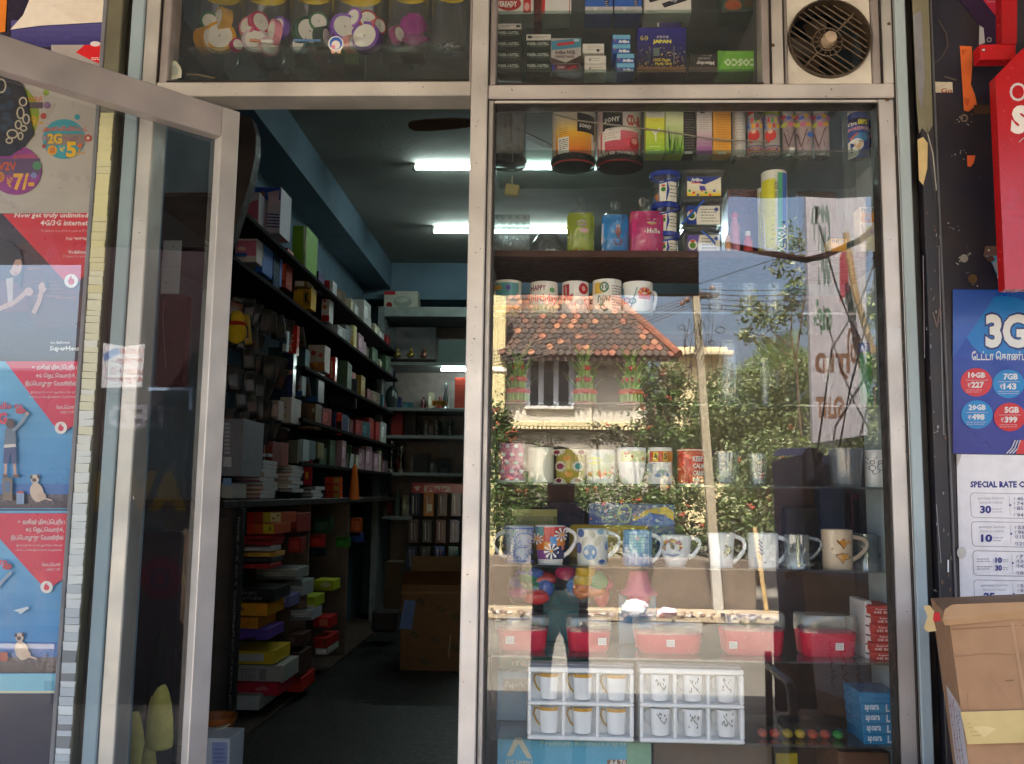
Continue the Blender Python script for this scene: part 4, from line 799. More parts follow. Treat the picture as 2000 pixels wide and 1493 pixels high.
# neighbour's flex board at the right, mirrored by the open door glass
NX = 3.5; e0, e1 = Dr(405, 700, NX), Dr(150, 700, NX); ztop = Dr(250, 300, NX).z
FB = thing('flex_board', 'dark neighbouring flex board with yellow letters and round red emblem, mirrored in the door', 'board', (NX, (e0.y+e1.y)/2, ST))
q = MB(); q.box(NX+.012, NX+.06, e0.y+.25, e1.y, ST, 3.25, '#2a181c', 'paint', .004); q.build('panel', FB)
q = MB(); a = Art(q, lambda x, y, o: Dr(x, y, NX+.011-o*2), 'paper')
a.p([(208, 668), (250, 676), (290, 670), (284, 755), (204, 757)], '#cfcbd2'); a.p([(208, 690), (238, 676), (240, 690), (210, 705)], '#6d84b8')
for i, t_ in enumerate(('யபாடின்', 'குத்த', 'படிமய உடி', 'கா துகுகு')): a.t(t_, 240-8*i, 676+20*i, 288-i, 690+20*i, '#b84a48', .02, mirror=True)
a.r(296, 756, 385, 762, '#9fb2d0'); a.r(376, 762, 383, 800, '#8fa2c4'); a.t('LED', 218, 790, 326, 836, '#77707e', .03, mirror=True)
a.t('AVM', 190, 920, 372, 1000, '#8a6a1e', .06, mirror=True); a.c(322, 1130, 42, '#6d2430'); a.c(320, 1132, 22, '#2a2438'); a.r(312, 1122, 328, 1144, '#7a2a34')
q.build('lettering', FB)
q = MB(); zn = Dr(70, 505, 4.6).z; n = 24
for i in range(n):
    xa, xb = 3.58+1.4*i/n, 3.58+1.4*(i+1)/n; q.quad((xa, -.03, zn+.12+.012*(i % 2)), (xb, -.03, zn+.12+.012*((i+1) % 2)), (xb, -5.2, zn+.012*((i+1) % 2)), (xa, -5.2, zn+.012*(i % 2)), '#3a302c', 'paint')
for i in range(30): xa = 3.58+1.4*i/30; q.prism([(xa, -5.2, zn), (xa+1.4/30, -5.2, zn), (xa+1.4/30, -5.2, zn-.06), (xa+0.7/30, -5.2, zn-.1), (xa, -5.2, zn-.06)], (0, .004, 0), '#5a2c28', 'cloth')
q.build('awning', None, 'scallop edged awning of the neighbouring shop, mirrored at far left', 'awning')
h0, h1 = Dr(160, 720, 6.0), Dr(-60, 720, 6.0); q = MB(); q.box(6.0, 6.8, h0.y+.4, h1.y-2, ST, h0.z, '#2a2c3a', 'paint', .03); q.build('reflection_blocker', None, 'dark parked van side beyond the flex board, mirrored at far left', 'van')  # added dark box, keeps the sunlit street out of the door reflection
# --- the photographer, seen only as a dark mirror image
def person():
    px, py = 0.07, -2.62; L = [(px, py, .55), (px, py, .75), (px, py, 1.0), (px, py+.01, 1.08), (px, py+.02, 1.18), (px, py+.03, 1.3)]
    L = [Vec(v) for v in L]; J = list(L); E_ = [(0, 1), (1, 2), (2, 3), (3, 4), (4, 5)]; R_ = [.155, .135, .165, .06, .085, .075]
    def chain(st, pts, rads):
        pr = st
        for p, rr in zip(pts, rads): J.append(Vec(p)); R_.append(rr); E_.append((pr, len(J)-1)); pr = len(J)-1
    for s in (-1, 1):
        chain(0, [(px+s*.09, py, .5), (px+s*.10, py+.02, .1), (px+s*.105, py, -.26), (px+s*.11, py+.1, -.31)], [.09, .065, .045, .035])
        chain(2, [(px+s*.17, py, 1.0), (px+s*.22, py+.06, .8), (px+s*.10, py+.25, .98), (px+s*.065-.02, py+.29, 1.03)], [.065, .05, .038, .03])
    me = bpy.data.meshes.new('person'); me.from_pydata([tuple(v) for v in J], E_, []); o = bpy.data.objects.new('person', me); COL.objects.link(o)
    md = o.modifiers.new('skin', 'SKIN'); md.use_smooth_shade = True; sv = me.skin_vertices[0].data
    for i, rr in enumerate(R_): sv[i].radius = (rr, rr*.8)
    sv[0].use_root = True; ss = o.modifiers.new('sub', 'SUBSURF'); ss.levels = 1; ss.render_levels = 1
    bpy.context.view_layer.update(); m2 = bpy.data.meshes.new_from_object(o.evaluated_get(bpy.context.evaluated_depsgraph_get())); v = [tuple(q.co) for q in m2.vertices]; b = MB()
    for f in m2.polygons:
        c = f.center; col = '#23304e' if c.z < .52 and c.z > -.24 else ('#1a1a1c' if c.z <= -.24 else ('#232838' if c.z < 1.05 and abs(c.x-px) < .26 and c.y < py+.16 else '#8a5a44'))
        b.f.append(list(f.vertices)); b.c.append(K(col)); b.m.append(b.mi.setdefault('cloth', 0)); b.s.append(True)
    b.v = v; bpy.data.objects.remove(o); bpy.data.meshes.remove(me)
    pe = b.build('person', None, 'person in dark shirt and blue jeans holding up a phone, mirrored in window', 'person')
    q = MB(); q.ball((px, py+.0, 1.29), .1, .1, .11, '#151212', 'cloth', 14, 9); q.build('hair', pe)
    for s in (-1, 1): q = MB(); q.ball((px+s*.03, py+.108, 1.22), .009, .006, .006, '#1a1414', 'gloss', 8, 5); q.build('eye', pe)
    q = MB(); q.tube([(px, py+.1, 1.215), (px, py+.125, 1.19)], [.009, .014], '#8a5a44', 'skin'); q.build('nose', pe)
    for s in (-1, 1):
        for k in range(4): q = MB(); q.tube([(px+s*.065-.02, py+.295, 1.015+k*.014), (px+s*.05-.02, py+.309, 1.017+k*.014), (px+s*.035-.02, py+.306, 1.018+k*.014)], .006, '#8a5a44', 'skin', 6); q.build('finger', pe)
    q = MB(); q.box(-.08, .04, py+.29, py+.298, 1.02, 1.082, '#141416', 'gloss', .002); q.build('phone', None, 'dark phone held up by the mirrored person', 'phone')
person()
# ================================================================== display window: glass shelves and goods
SF0, SF1 = 0.07, 0.37
sx0, sx1 = xl(958, 700, .1), xl(1742, 700, .1)
def shelf_at(px, py, name='glass_shelf', label=None, X=None, y0=SF0, y1=SF1, mat='shelf', th=.006, Y=0.13, col='#cfe0da'):
    z = P(px, py, Y).z; q = MB(); q.box(*(X or (sx0, sx1)), y0, y1, z-th, z, col, mat, .001); q.build(name, None, label, 'shelf', 'shelves of the shop front'); return z
ZS1 = shelf_at(1300, 309, label='glass shelf under the spray cans and disc tubs')
ZS2 = shelf_at(1200, 501, 'wooden_shelf', 'brown wooden shelf under the clear tubs and wrapped dolls', mat='wood', th=.018, col='#45261e')
ZS3 = shelf_at(1120, 616, label='glass shelf under the uppermost row of mugs')
ZS4 = shelf_at(1130, 790, label='glass shelf under the lucky bamboo bundles')
ZS5 = shelf_at(1180, 945, label='glass shelf under the pink dotted and cream mugs')
ZS6 = shelf_at(1330, 1105, label='glass shelf under the handled mugs in a row')
ZS7 = shelf_at(1330, 1279, label='glass shelf under the red tubs and red pen boxes')
ZS8 = shelf_at(1330, 1437, label='glass shelf under the boxed cup sets')
q = MB(); q.box(sx0-.01, sx1+.02, .46, .475, .3, ZS2-.03, '#4d3326', 'wood'); q.build('backing_board', None, 'brown wooden back board of the display window', 'board')  # board added to darken the lower display, blocks light to the interior
q = MB(); q.box(sx1+.004, sx1+.02, .065, .13, .31, 2.3, '#8fa4b0', 'plaster'); q.box(sx1+.004, sx1+.02, .131, .455, .31, 2.3, '#3d3431', 'wood'); q.build('side_panel_board', None, 'pale blue side board at the right end of the shelves', 'board')
q = MB(); q.box(sx0-.02, sx0-.004, .065, .455, .31, ZS2, '#9b9a98', 'plaster'); q.build('side_panel_board', None, 'grey side board behind the middle mullion', 'board')
# ---- mugs
def mug(label, x0, x1, y0, y1, prof, col, art=None, handle=None, Y=.15, inner='#efece4', mat='ceramic', name='mug', hcol=None, cat='mug'):
    X0, X1, Z0, Z1 = dims(x0, y0, x1, y1, Y); r = (X1-X0)/2; cx = (X0+X1)/2; h = Z1-Z0; q = MB()
    pr = [(r*a, Z0+h*t) for a, t in prof]
    body = [(0.0001, Z0+.001), (pr[0][0]-.003, Z0)] + pr + [(pr[-1][0]-.0012, Z1+.001), (pr[-1][0]-.003, Z1-.002)]
    q.lathe(cx, Y, body, col, mat); q.lathe(cx, Y, [(pr[-1][0]-.003, Z1-.002), (pr[0][0]-.004, Z0+.008), (.0001, Z0+.007)], inner, mat)
    def rf(z):
        for (ra, za_), (rb_, zb2) in zip(pr, pr[1:]):
            if z <= zb2 or zb2 == pr[-1][1]: return ra+(rb_-ra)*max(0, min(1, (z-za_)/max(zb2-za_, 1e-6)))
    if art: art(Art(q, cyl(cx, Y, rf, r), mat))
    o = q.build(name, None, label, cat, 'mugs in the shop window')
    if handle:
        s, hx, ha, hb = handle; hw = abs(P(hx, (y0+y1)/2, Y).x-cx); za_, zb2 = Z0+h*ha, Z0+h*hb; path = []
        for i in range(13):
            t = i/12; an = math.pi*(t-.5); sw = math.cos(an)**.75 if math.cos(an) > 0 else 0
            z = za_+(zb2-za_)*t; zr = min(Z1-.001, max(Z0, z)); base = rf(zr)*.97; path.append((cx+s*(base+(hw-base-.003)*sw), Y, z+.012*math.sin(math.pi*t)*(1 if s > 0 else .4)))
        q = MB(); q.tube(path, [.0045+.0015*abs(t-6)/6 for t in range(13)], hcol or col, mat, 10); q.build('handle', o)
    return o
ST_ = [(.96, 0), (1, .03), (1, 1)]; TP = [(.78, 0), (.82, .04), (.9, .5), (1, 1)]; BL = [(.62, 0), (.66, .04), (.88, .3), (.97, .6), (1, 1)]; SL = [(.92, 0), (.96, .04), (.97, .5), (1, 1)]
SNAP = ZS3
def ar1(a): a.r(963, 548, 1019, 585, '#5fa0a0', 8); a.p([(985, 570), (1010, 566), (1014, 584), (982, 584)], '#e0713a'); a.c(993, 558, 5, '#5a4fa0'); a.r(965, 553, 980, 562, '#d9a23a', 3); a.r(963, 593, 1019, 613, '#e8b83e', 8); [a.l([(963+i*8, 596), (968+i*8, 611)], 2, '#e07a30') for i in range(7)]
mug('teal and yellow patterned mug at the left end of the top mug row', 963, 1019, 548, 613, ST_, '#e9e4d6', ar1)
mug('small green ringed mug half hidden behind the teal and happy mugs', 1017, 1041, 566, 604, ST_, '#dfe6d8', lambda a: a.ring(1029, 586, 8, 3, '#5f9a5a', 14), Y=.26)
def ar2(a): a.t('HAPPY', 1037, 553, 1066, 563, '#8a2f58', .03); a.t('birthday', 1038, 570, 1088, 590, '#d94a3a', .02); a.c(1078, 562, 5, '#6fa86a'); a.r(1036, 592, 1089, 611, '#c9d09a', 8); [a.r(1040+i*7, 594, 1043+i*7, 610, '#e8e2c0') for i in range(7)]
mug('white mug printed HAPPY in plum with orange lettering', 1035, 1090, 550, 613, ST_, '#eee6dc', ar2)
def ar3(a): a.r(1097, 553, 1112, 585, '#a81e28', 3); a.p([(1105, 555), (1130, 560), (1112, 600), (1106, 590)], '#e5dcd6'); a.c(1139, 562, 9, '#b8202c', 11); a.c(1139, 562, 3, '#e8a0a0', 5); a.p([(1122, 590), (1142, 582), (1148, 600), (1128, 612)], '#d83a34'); a.p([(1104, 575), (1120, 572), (1116, 588)], '#8a1820')
mug('red and white mug with swirling red shapes and a red hook', 1097, 1150, 552, 616, ST_, '#eae2de', ar3)
mug('pale mug with green initials half hidden behind the red swirl mug', 1140, 1162, 570, 606, ST_, '#e4e8d8', lambda a: a.t('d', 1147, 578, 1157, 594, '#6f9a5a', .03), Y=.26)
def ar4(a): a.r(1158, 551, 1180, 573, '#e0b848', 4); a.c(1180, 561, 9, '#2f6b50', 10); a.c(1180, 561, 6, '#e8e6dc', 7); a.p([(1176, 556), (1184, 556), (1185, 568), (1175, 568)], '#2f6b50'); a.scrib(1194, 556, 1213, 604, 9, '#5a4a5a', 1.6, 4, .95); a.t('new', 1168, 577, 1192, 592, '#3f6a52', .03); a.p([(1168, 596), (1176, 590), (1188, 606), (1180, 610)], '#4b7358')
mug('white mug with a round green emblem and a column of print', 1157, 1214, 550, 618, ST_, '#ece8e0', ar4)
def ar5(a):
    for i in range(9): an = math.radians(200+i*17.5); a.l([(1258+5*math.cos(an), 573+4*math.sin(an)), (1258+14*math.cos(an), 573+14*math.sin(an))], 3, ['#d8323a', '#e8a230', '#a8321e'][i % 3])
    a.r(1247, 573, 1269, 582, '#e0563a', 3); a.l([(1220, 558), (1222, 590)], 2, '#6a8a9a'); a.ring(1226, 584, 5, 2, '#c04a50'); a.ring(1236, 586, 5, 2, '#5a8a8a'); a.l([(1244, 560), (1232, 600)], 2.4, '#9ab0b8'); a.l([(1222, 604), (1270, 604)], 1.4, '#d8a0a0')
mug('white mug with an orange sunburst at the right end of top mug row', 1216, 1275, 552, 616, ST_, '#ecebe8', ar5, (1, 1283, .2, .75))
SNAP = ZS5
def ap(a):
    for j in range(5):
        for i in range(4): a.c(976+i*16+(8 if j % 2 else 0), 868+j*16.5, 3.8, '#f3ecee', n=14)
    a.r(974, 935, 1024, 939, '#f0e8e8', 8)
mug('tall pink mug with white polka dots, leftmost in its row', 974, 1024, 864, 939, ST_, '#d77ba4', ap, inner='#f0ece8')
mug('plain cream mug between the pink dotted and olive daisy mugs', 1031, 1082, 873, 941, ST_, '#e6e6d2')
def ad(a):
    for x, y, c in ((1096, 911, '#8a2f4a'), (1127, 911, '#3f8f84'), (1097, 944, '#8a2f4a'), (1124, 943, '#8a3a44'), (1097, 880, '#8a3a44'), (1127, 880, '#8a3a3a')):
        for k in range(14): an = k*2*math.pi/14; a.l([(x, y), (x+10.5*math.cos(an), max(880, min(944, y+10.5*math.sin(an))))], 2.6, '#efe9d2')
        if 885 < y < 940: a.c(x, y, 6, c)
        else: a.c(x, min(939, max(884, y)), 4, c)
    for x, y in ((1112, 927), (1110, 896), (1139, 926)): a.c(x, y, 5, '#c98a2a')
mug('olive mug with white daisies with plum and teal centres', 1086, 1143, 879, 944, ST_, '#b3a23e', ad)
def ag(a): a.g(1146, 885, 1202, 930, '#dfe9e4', '#cfdc9c', 6, 6); a.c(1160, 900, 14, '#d9e06a', 8); a.c(1190, 896, 10, '#c3d8a8', 8); a.p([(1180, 886), (1192, 890), (1186, 905), (1178, 900)], '#b7cbb4'); a.p([(1165, 922), (1171, 918), (1176, 926), (1181, 917), (1186, 926), (1193, 918), (1198, 925), (1190, 935), (1172, 935)], '#d8743a'); a.c(1196, 914, 3, '#c9908a'); a.l([(1148, 906), (1178, 904)], 2, '#b5c98a')
mug('white mug with a green meadow picture and orange boat', 1145, 1202, 880, 945, SL, '#eeeee6', ag)
def ah(a): a.r(1206, 883, 1261, 903, '#d9dea6', 8); a.p([(1218, 884), (1224, 886), (1229, 883), (1228, 889), (1220, 890)], '#c83a30'); a.c(1234, 893, 2.6, '#c84a3a'); a.c(1222, 893, 1.5, '#8a3a30'); a.c(1256, 897, 3, '#d8835a')
mug('white round bottomed mug with a green band and red bird', 1205, 1262, 877, 947, BL, '#f0f0ee', ah)
def ai(a):
    a.r(1265, 883, 1313, 904, '#c8382c', 8)
    for x, c, t in ((1271, '#d9a22c', ''), (1280, '#e3c23a', 'A'), (1298, '#e3b83a', 'S'), (1308, '#d8842c', '')): a.r(x-4, 884, x+5, 903, c); (t and a.t(t, x-2.5, 887, x+4, 899, '#5a2a1e', .03))
    a.p([(1278, 912), (1300, 908), (1306, 922), (1280, 926)], '#dfe3e8'); a.c(1292, 925, 9, '#8fa6a0', 6); a.c(1285, 930, 6, '#7d93b8', 4); a.c(1300, 929, 6, '#7d93b8', 4); a.l([(1276, 907), (1303, 906)], 1.6, '#9a8fa8'); a.r(1266, 908, 1275, 926, '#b3bcc0')
mug('white mug with red and yellow letter band reading A S', 1265, 1313, 877, 948, ST_, '#eee9e2', ai)
def aj(a):
    for i, t in enumerate(('KEEP', 'CALM', 'CARRY', 'ON')): a.t(t, 1352, 893+i*14, 1352+[22, 24, 27, 12][i], 903+i*14, '#f4eae4', .03)
    a.r(1323, 946, 1375, 949, '#efe2dc', 8); a.r(1323, 880, 1375, 882, '#efe2dc', 8)
mug('red mug with white KEEP CALM lettering', 1323, 1375, 880, 949, ST_, '#c9302a', aj)
mug('clear glass tumbler with pale rim right of the red mug', 1389, 1447, 885, 951, TP, '#fff', None, name='tumbler', mat='plastic', cat='tumbler')
mug('clear glass tumbler with a pinkish rim, second from red mug', 1459, 1500, 889, 952, TP, '#fff', None, name='tumbler', mat='plastic', cat='tumbler')
mug('dark smoked tumbler with a broad rim left of the white doodle mug', 1618, 1686, 880, 955, TP, '#fff', None, name='tumbler', mat='greyplastic', cat='tumbler')
def ak(a):
    D_ = '#4a4a4e'; a.ring(1704, 919, 5, 1.2, D_); a.ring(1704, 908, 3.5, 1.2, D_); a.l([(1699, 902), (1695, 897)], 1, D_); a.l([(1707, 902), (1712, 897)], 1, D_); a.ring(1719, 917, 6.5, 1.2, D_); a.l([(1714, 912), (1714, 906), (1725, 905), (1726, 920)], 1.2, D_); a.l([(1704, 924), (1706, 932), (1711, 929)], 1.1, D_); a.l([(1694, 906), (1700, 912)], 1.1, D_); a.l([(1716, 924), (1715, 929)], 1, D_); a.l([(1721, 924), (1722, 929)], 1, D_)
mug('white mug with two black doodle birds at the far right', 1690, 1734, 885, 957, ST_, '#e9e8e2', ak)
SNAP = ZS6
def ba(a):
    r = random.Random(2); C1, C2 = '#6f88c8', '#8fa2d6'
    for _ in range(26): x, y = r.uniform(988, 1040), r.uniform(1032, 1090); a.ring(x, y, r.uniform(2.5, 6), 1.1, r.choice((C1, C2)), 10, r.uniform(0, 90), r.uniform(200, 360)); a.c(x+2, y, 1.5, C1, n=7)
    a.ring(1022, 1052, 15, 1.6, C1, 16, 150, 330); a.ring(1018, 1076, 12, 1.6, C1, 16, 120, 300); a.r(985, 1026, 1042, 1029, '#5a76c0', 8); a.r(990, 1090, 1037, 1092, '#5a76c0', 8)
mug('white mug with blue paisley print and handle to the left', 985, 1042, 1024, 1094, TP, '#e4e8f0', ba, (-1, 961, .12, .86))
def bb(a):
    for x0, y0, x1, y1, c in ((1045, 1027, 1062, 1044, '#6aa8a4'), (1045, 1044, 1066, 1072, '#e07a26'), (1062, 1027, 1082, 1056, '#c9302c'), (1082, 1027, 1105, 1050, '#b82a30'), (1074, 1046, 1090, 1064, '#4a8fd0'), (1088, 1050, 1105, 1072, '#e0822e'), (1047, 1072, 1070, 1090, '#8a4a8c'), (1070, 1064, 1104, 1090, '#23265a'), (1062, 1056, 1076, 1072, '#e2902e')): a.r(x0, y0, x1, y1, c, 5)
    for x, y, s in ((1077, 1074, 15), (1095, 1042, 13), (1052, 1050, 11)):
        for k in range(9): an = k*2*math.pi/9+.2; a.p([(x, y), (x+s*math.cos(an-.16), y+s*math.sin(an-.16)), (x+s*1.05*math.cos(an), y+s*1.05*math.sin(an)), (x+s*math.cos(an+.16), y+s*math.sin(an+.16))], '#f3ece6')
        a.c(x, y, 3, '#e09a3a')
mug('patchwork mug with white daisies on red, orange and navy', 1045, 1105, 1025, 1097, TP, '#efe9e4', bb, (1, 1127, .18, .92))
def bc(a):
    for x, y, rx, ry, c, ro in ((1152, 1078, 13.5, 15, '#7ba4cc', 0), (1135, 1041, 6, 8, '#5a72a4', 0), (1131, 1070, 5, 11, '#565f9a', 0), (1173, 1038, 7, 5, '#8fb4c4', 0), (1156, 1042, 5, 9, '#d3cfba', -.5), (1168, 1056, 6, 11, '#d3cfba', .5), (1142, 1056, 4, 10, '#d6d2c0', .5), (1175, 1096, 6, 4, '#4a5f9c', 0), (1184, 1066, 3, 9, '#6a86b4', 0)): a.c(x, y, rx, c, ry, 18, ro)
mug('white mug with blue and beige ovals', 1126, 1188, 1033, 1100, SL, '#eceade', bc, (1, 1212, .2, .9))
def bd(a):
    a.g(1217, 1037, 1273, 1101, '#7fb0d8', '#4f86c4', 6, 8)
    for x in (1229, 1240, 1255, 1264): a.r(x, 1037, x+3, 1100, '#a9cbe0')
    a.g(1229, 1044, 1258, 1078, '#8fc4c8', '#86bfd0', 4, 4)
    for j in range(10): a.r(1217, 1042+j*6, 1273, 1042.8+j*6, '#5a90c4', 8)
mug('sky blue banded mug with white handle', 1217, 1273, 1035, 1101, ST_, '#5f97cc', bd, (1, 1295, .06, .88), hcol='#e6e9ee')
def be(a):
    r = random.Random(8)
    for k in range(30): an = math.radians(150+240*k/29); a.c(1313+15*math.cos(an)+r.uniform(-2, 2), 1068-12*math.sin(an)*-1*.9+r.uniform(-2, 2), r.uniform(1.4, 3), r.choice(['#9a5a8a', '#c0504a', '#6a7a4a', '#8a6ab0', '#d0a040']), n=7)
    a.p([(1309, 1062), (1317, 1066), (1316, 1074), (1310, 1070)], '#3a3632'); a.c(1312, 1062, 2.4, '#3a3632', n=8); a.l([(1302, 1083), (1312, 1086), (1324, 1083)], 2.4, '#8a92c0'); a.c(1312, 1054, 2.5, '#8a5a3a', n=8)
mug('small white rounded cup with a floral crest', 1290, 1350, 1047, 1104, BL, '#eef0f0', be, (1, 1369, .25, .93), name='cup', cat='cup')
def bf(a):
    r = random.Random(4)
    for k in range(22): an = r.uniform(0, 6.28); a.c(1420+9*math.cos(an)*r.uniform(.6, 1.1), 1077+9*math.sin(an)*r.uniform(.6, 1.1), r.uniform(1, 2.6), r.choice(['#6a6a3a', '#8a8a5a', '#b09a6a', '#7a7a6a']), n=7)
    a.c(1420, 1077, 5, '#e4dcc4'); a.c(1420, 1077, 2.4, '#c9bc94')
mug('white flared mug with a single pale rose', 1381, 1437, 1044, 1107, [(.78, 0), (.8, .04), (.84, .5), (.9, .8), (1, 1)], '#f0f2f0', bf, (1, 1457, .1, .92))
def bg_(a):
    for k in range(12): a.c(1484+(k % 3-1)*2.6, 1058+k*2.4, 1.9, ['#8f86b4', '#a39ac0', '#7d78a4'][k % 3], n=7)
    a.l([(1484, 1084), (1484, 1098), (1480, 1086)], 1, '#8a8a6a'); a.l([(1490, 1082), (1485, 1098)], 1, '#8a8a6a'); a.l([(1479, 1080), (1484, 1097)], 1, '#8a8a6a'); a.c(1493, 1101, 2.2, '#4a4a4e', 1)
mug('white mug with a lavender sprig', 1461, 1520, 1045, 1109, ST_, '#eef1f0', bg_, (1, 1543, .12, .9))
def bh(a):
    r = random.Random(6)
    for k in range(40): x, y = r.uniform(1528, 1582), r.uniform(1052, 1100); a.l([(x, y), (x+r.uniform(-3, 3), y+r.uniform(3, 9))], 1.6, r.choice(['#b09a78', '#8a7860', '#cbbfa8', '#6e5c46']))
    a.r(1528, 1078, 1583, 1080, '#a08c6c', 8); a.r(1528, 1098, 1583, 1103, '#a89470', 8)
mug('textured brown glass mug left of the beige butterfly mug', 1527, 1583, 1042, 1105, [(1, 0), (.98, .06), (.9, .5), (.9, 1)], '#7a6a58', bh, (1, 1607, .25, .9), mat='crystal')
def bi(a):
    for x, y, s in ((1650, 1062, 1), (1648, 1090, 1)):
        a.p([(x-18*s, y-5), (x-4*s, y-8), (x+6*s, y-6), (x+14*s, y), (x+10*s, y+4), (x, y+6), (x-4*s, y+14), (x-9*s, y+6), (x-16*s, y)], '#7a4e22'); a.p([(x-15*s, y-3), (x-4*s, y-6), (x+5*s, y-4), (x+10*s, y), (x, y+4), (x-4*s, y+11), (x-8*s, y+4)], '#c98a2e')
    a.l([(1607, 1072), (1626, 1074)], 3, '#9a8468')
mug('beige mug with two orange butterflies', 1605, 1665, 1037, 1111, SL, '#cdb69c', bi, (1, 1696, .2, .82))
mug('textured brown glass mug at the right end behind the beige mug', 1666, 1716, 1044, 1108, [(1, 0), (.98, .06), (.9, .5), (.9, 1)], '#6a5648', lambda a: [a.l([(1668+random.uniform(0, 46), 1050+random.uniform(0, 40)), (1668+random.uniform(0, 46), 1060+random.uniform(0, 40))], 1.6, random.choice(['#b09a78', '#8a5a4c', '#cbbfa8'])) for _ in range(22)], (1, 1738, .3, .9), Y=.2, mat='crystal')
# ---- first shelf: disc tubs, boxes, spray cans
SNAP = ZS1
def tub(label, x0, x1, y0, y1, Y, col, art, base='#1b1a1c', mat='gloss'):
    X0, X1, Z0, Z1 = dims(x0, y0, x1, y1, Y); r = (X1-X0)/2; cx = (X0+X1)/2; h = Z1-Z0
    t = thing('disc_tub', label, 'disc tub', (cx, Y, Z0), 'recordable disc tubs'); q = MB(); q.lathe(cx, Y, [(.0001, Z0+.001), (r*1.04, Z0), (r*1.06, Z0+.012), (r*1.0, Z0+.02), (.001, Z0+.02)], base, 'gloss', 40); q.build('base', t)
    q = MB(); q.lathe(cx, Y, [(r*.985, Z0+.021), (r*.985, Z1-.012), (r*.95, Z1-.003), (r*.8, Z1), (.0001, Z1)], col, mat, 40)
    if art: art(Art(q, cyl(cx, Y, lambda z: r*.985, r*.985), mat))
    q.build('cover', t); return t
tub('clear tub of discs with grey stack, leftmost on the top shelf', 960, 1028, 190, 318, .19, '#fff', None, mat='greyplastic')
q = MB(); X0, X1, Z0, Z1 = dims(966, 280, 1022, 312, .19); q.lathe((X0+X1)/2, .19, [(.0001, ZS1+.022), ((X1-X0)/2, ZS1+.022), ((X1-X0)/2, Z1), (.01, Z1), (.008, Z1+.1), (.001, Z1+.1)], '#4a3f3c', 'gloss', 36); q.build('disc_stack', None, 'brown stack of bare discs inside the clear tub', 'discs')
def ta1(a):
    a.g(1078, 250, 1163, 309, '#e8b03a', '#c8231e', 10, 10); a.g(1078, 205, 1163, 250, '#ddd6c8', '#e0bc62', 6, 10); a.r(1127, 216, 1161, 252, '#17161a', 5); a.p([(1127, 250), (1161, 250), (1161, 264), (1145, 256)], '#17161a'); a.t('SONY', 1131, 236, 1155, 244, '#e9e6e2', .03)
    a.r(1091, 262, 1111, 293, '#e8e4dc', 3); a.scrib(1093, 265, 1109, 286, 6, '#4a4440', 1.6, 3, .98); a.t('100', 1122, 296, 1138, 306, '#f0ece6', .02); a.scrib(1141, 300, 1149, 306, 1, '#e8a0a0', 4); a.scrib(1094, 243, 1110, 258, 4, '#7a5a2a', 1, 9, .8); a.c(1093, 300, 2.6, '#e8d0b0')
tub('orange and red Sony disc tub with black label', 1078, 1163, 208, 318, .2, '#d9d2c6', ta1)
def ta2(a):
    a.g(1166, 250, 1254, 309, '#d86a80', '#b01a2c', 8, 10); a.r(1166, 207, 1178, 250, '#d8b8b8', 2); a.r(1178, 207, 1215, 244, '#17161a', 5); a.p([(1178, 243), (1215, 243), (1195, 247), (1178, 252)], '#17161a'); a.t('SONY', 1181, 223, 1210, 233, '#e9e6e2', .03); a.r(1216, 207, 1250, 246, '#e2dad8', 5); a.t('CD-R', 1222, 219, 1250, 240, '#c02434', .04)
    a.r(1179, 248, 1211, 269, '#e6dedc', 4); a.scrib(1181, 252, 1208, 266, 3, '#b09a98', 1.2, 5); a.p([(1170, 275), (1215, 268), (1230, 262), (1230, 280), (1190, 288), (1170, 296)], '#d04a5c'); a.c(1237, 275, 9, '#b02034', 13); a.c(1237, 270, 6, '#dc8a90', 6); a.t('100', 1176, 290, 1188, 299, '#f0ece6', .02); a.r(1191, 291, 1201, 297, '#e8c0c4'); a.t('700MB', 1204, 291, 1238, 298, '#f0e4e2', .02)
tub('red Sony CD-R tub beside the green boxes', 1166, 1254, 200, 318, .2, '#e0d8d4', ta2)
def grass(a, x0, y0, x1, y1, seed):
    r = random.Random(seed); a.g(x0, y0, x1, y1, '#eef0c8', '#7fb02a', 9, 1)
    for k in range(16): x = r.uniform(x0+2, x1-2); a.p([(x-1.6, y1-1), (x+1.6, y1-1), (max(x0, min(x1, x+r.uniform(-7, 7))), y1-r.uniform(18, 58))], r.choice(['#5a8a22', '#3f6a1c', '#6a9a2a', '#2f4f1a']))
def bx1(a): a.g(1262, 238, 1298, 309, '#dfe04a', '#8fbe2e', 7); a.r(1262, 208, 1298, 238, '#e8e6da'); a.scrib(1268, 212, 1292, 230, 3, '#8a8a80', 1.6, 3, .9); a.r(1262, 236, 1298, 237, '#d8d8a0'); a.l([(1281, 284), (1281, 262)], 2, '#f0f0e0'); a.p([(1281, 274), (1272, 264), (1274, 258), (1280, 268)], '#f0f0e0'); a.p([(1282, 270), (1290, 260), (1288, 257), (1282, 264)], '#f0f0e0'); a.scrib(1269, 290, 1292, 306, 2, '#dfeac0', 1.2, 8)
carton('air_freshener_box', 'yellow green air freshener box with white lily', 'box', 1262, 208, 1298, 309, .10, .05, '#cfd860', bx1, group='air freshener boxes')
carton('air_freshener_box', 'yellow green box printed with tall grass blades', 'box', 1300, 208, 1335, 309, .10, .05, '#cfd860', lambda a: grass(a, 1300, 208, 1335, 309, 3), group='air freshener boxes')
carton('perfume_box', 'black perfume box with fine white print', 'box', 1336, 208, 1359, 309, .10, .05, '#1c1a1e', lambda a: (a.c(1344, 216, 8, '#cfcac4', 5), a.scrib(1338, 224, 1357, 300, 15, '#7d7878', 1, 5, .9), a.r(1337, 304, 1352, 309, '#d8d4d0')), group='perfume boxes')
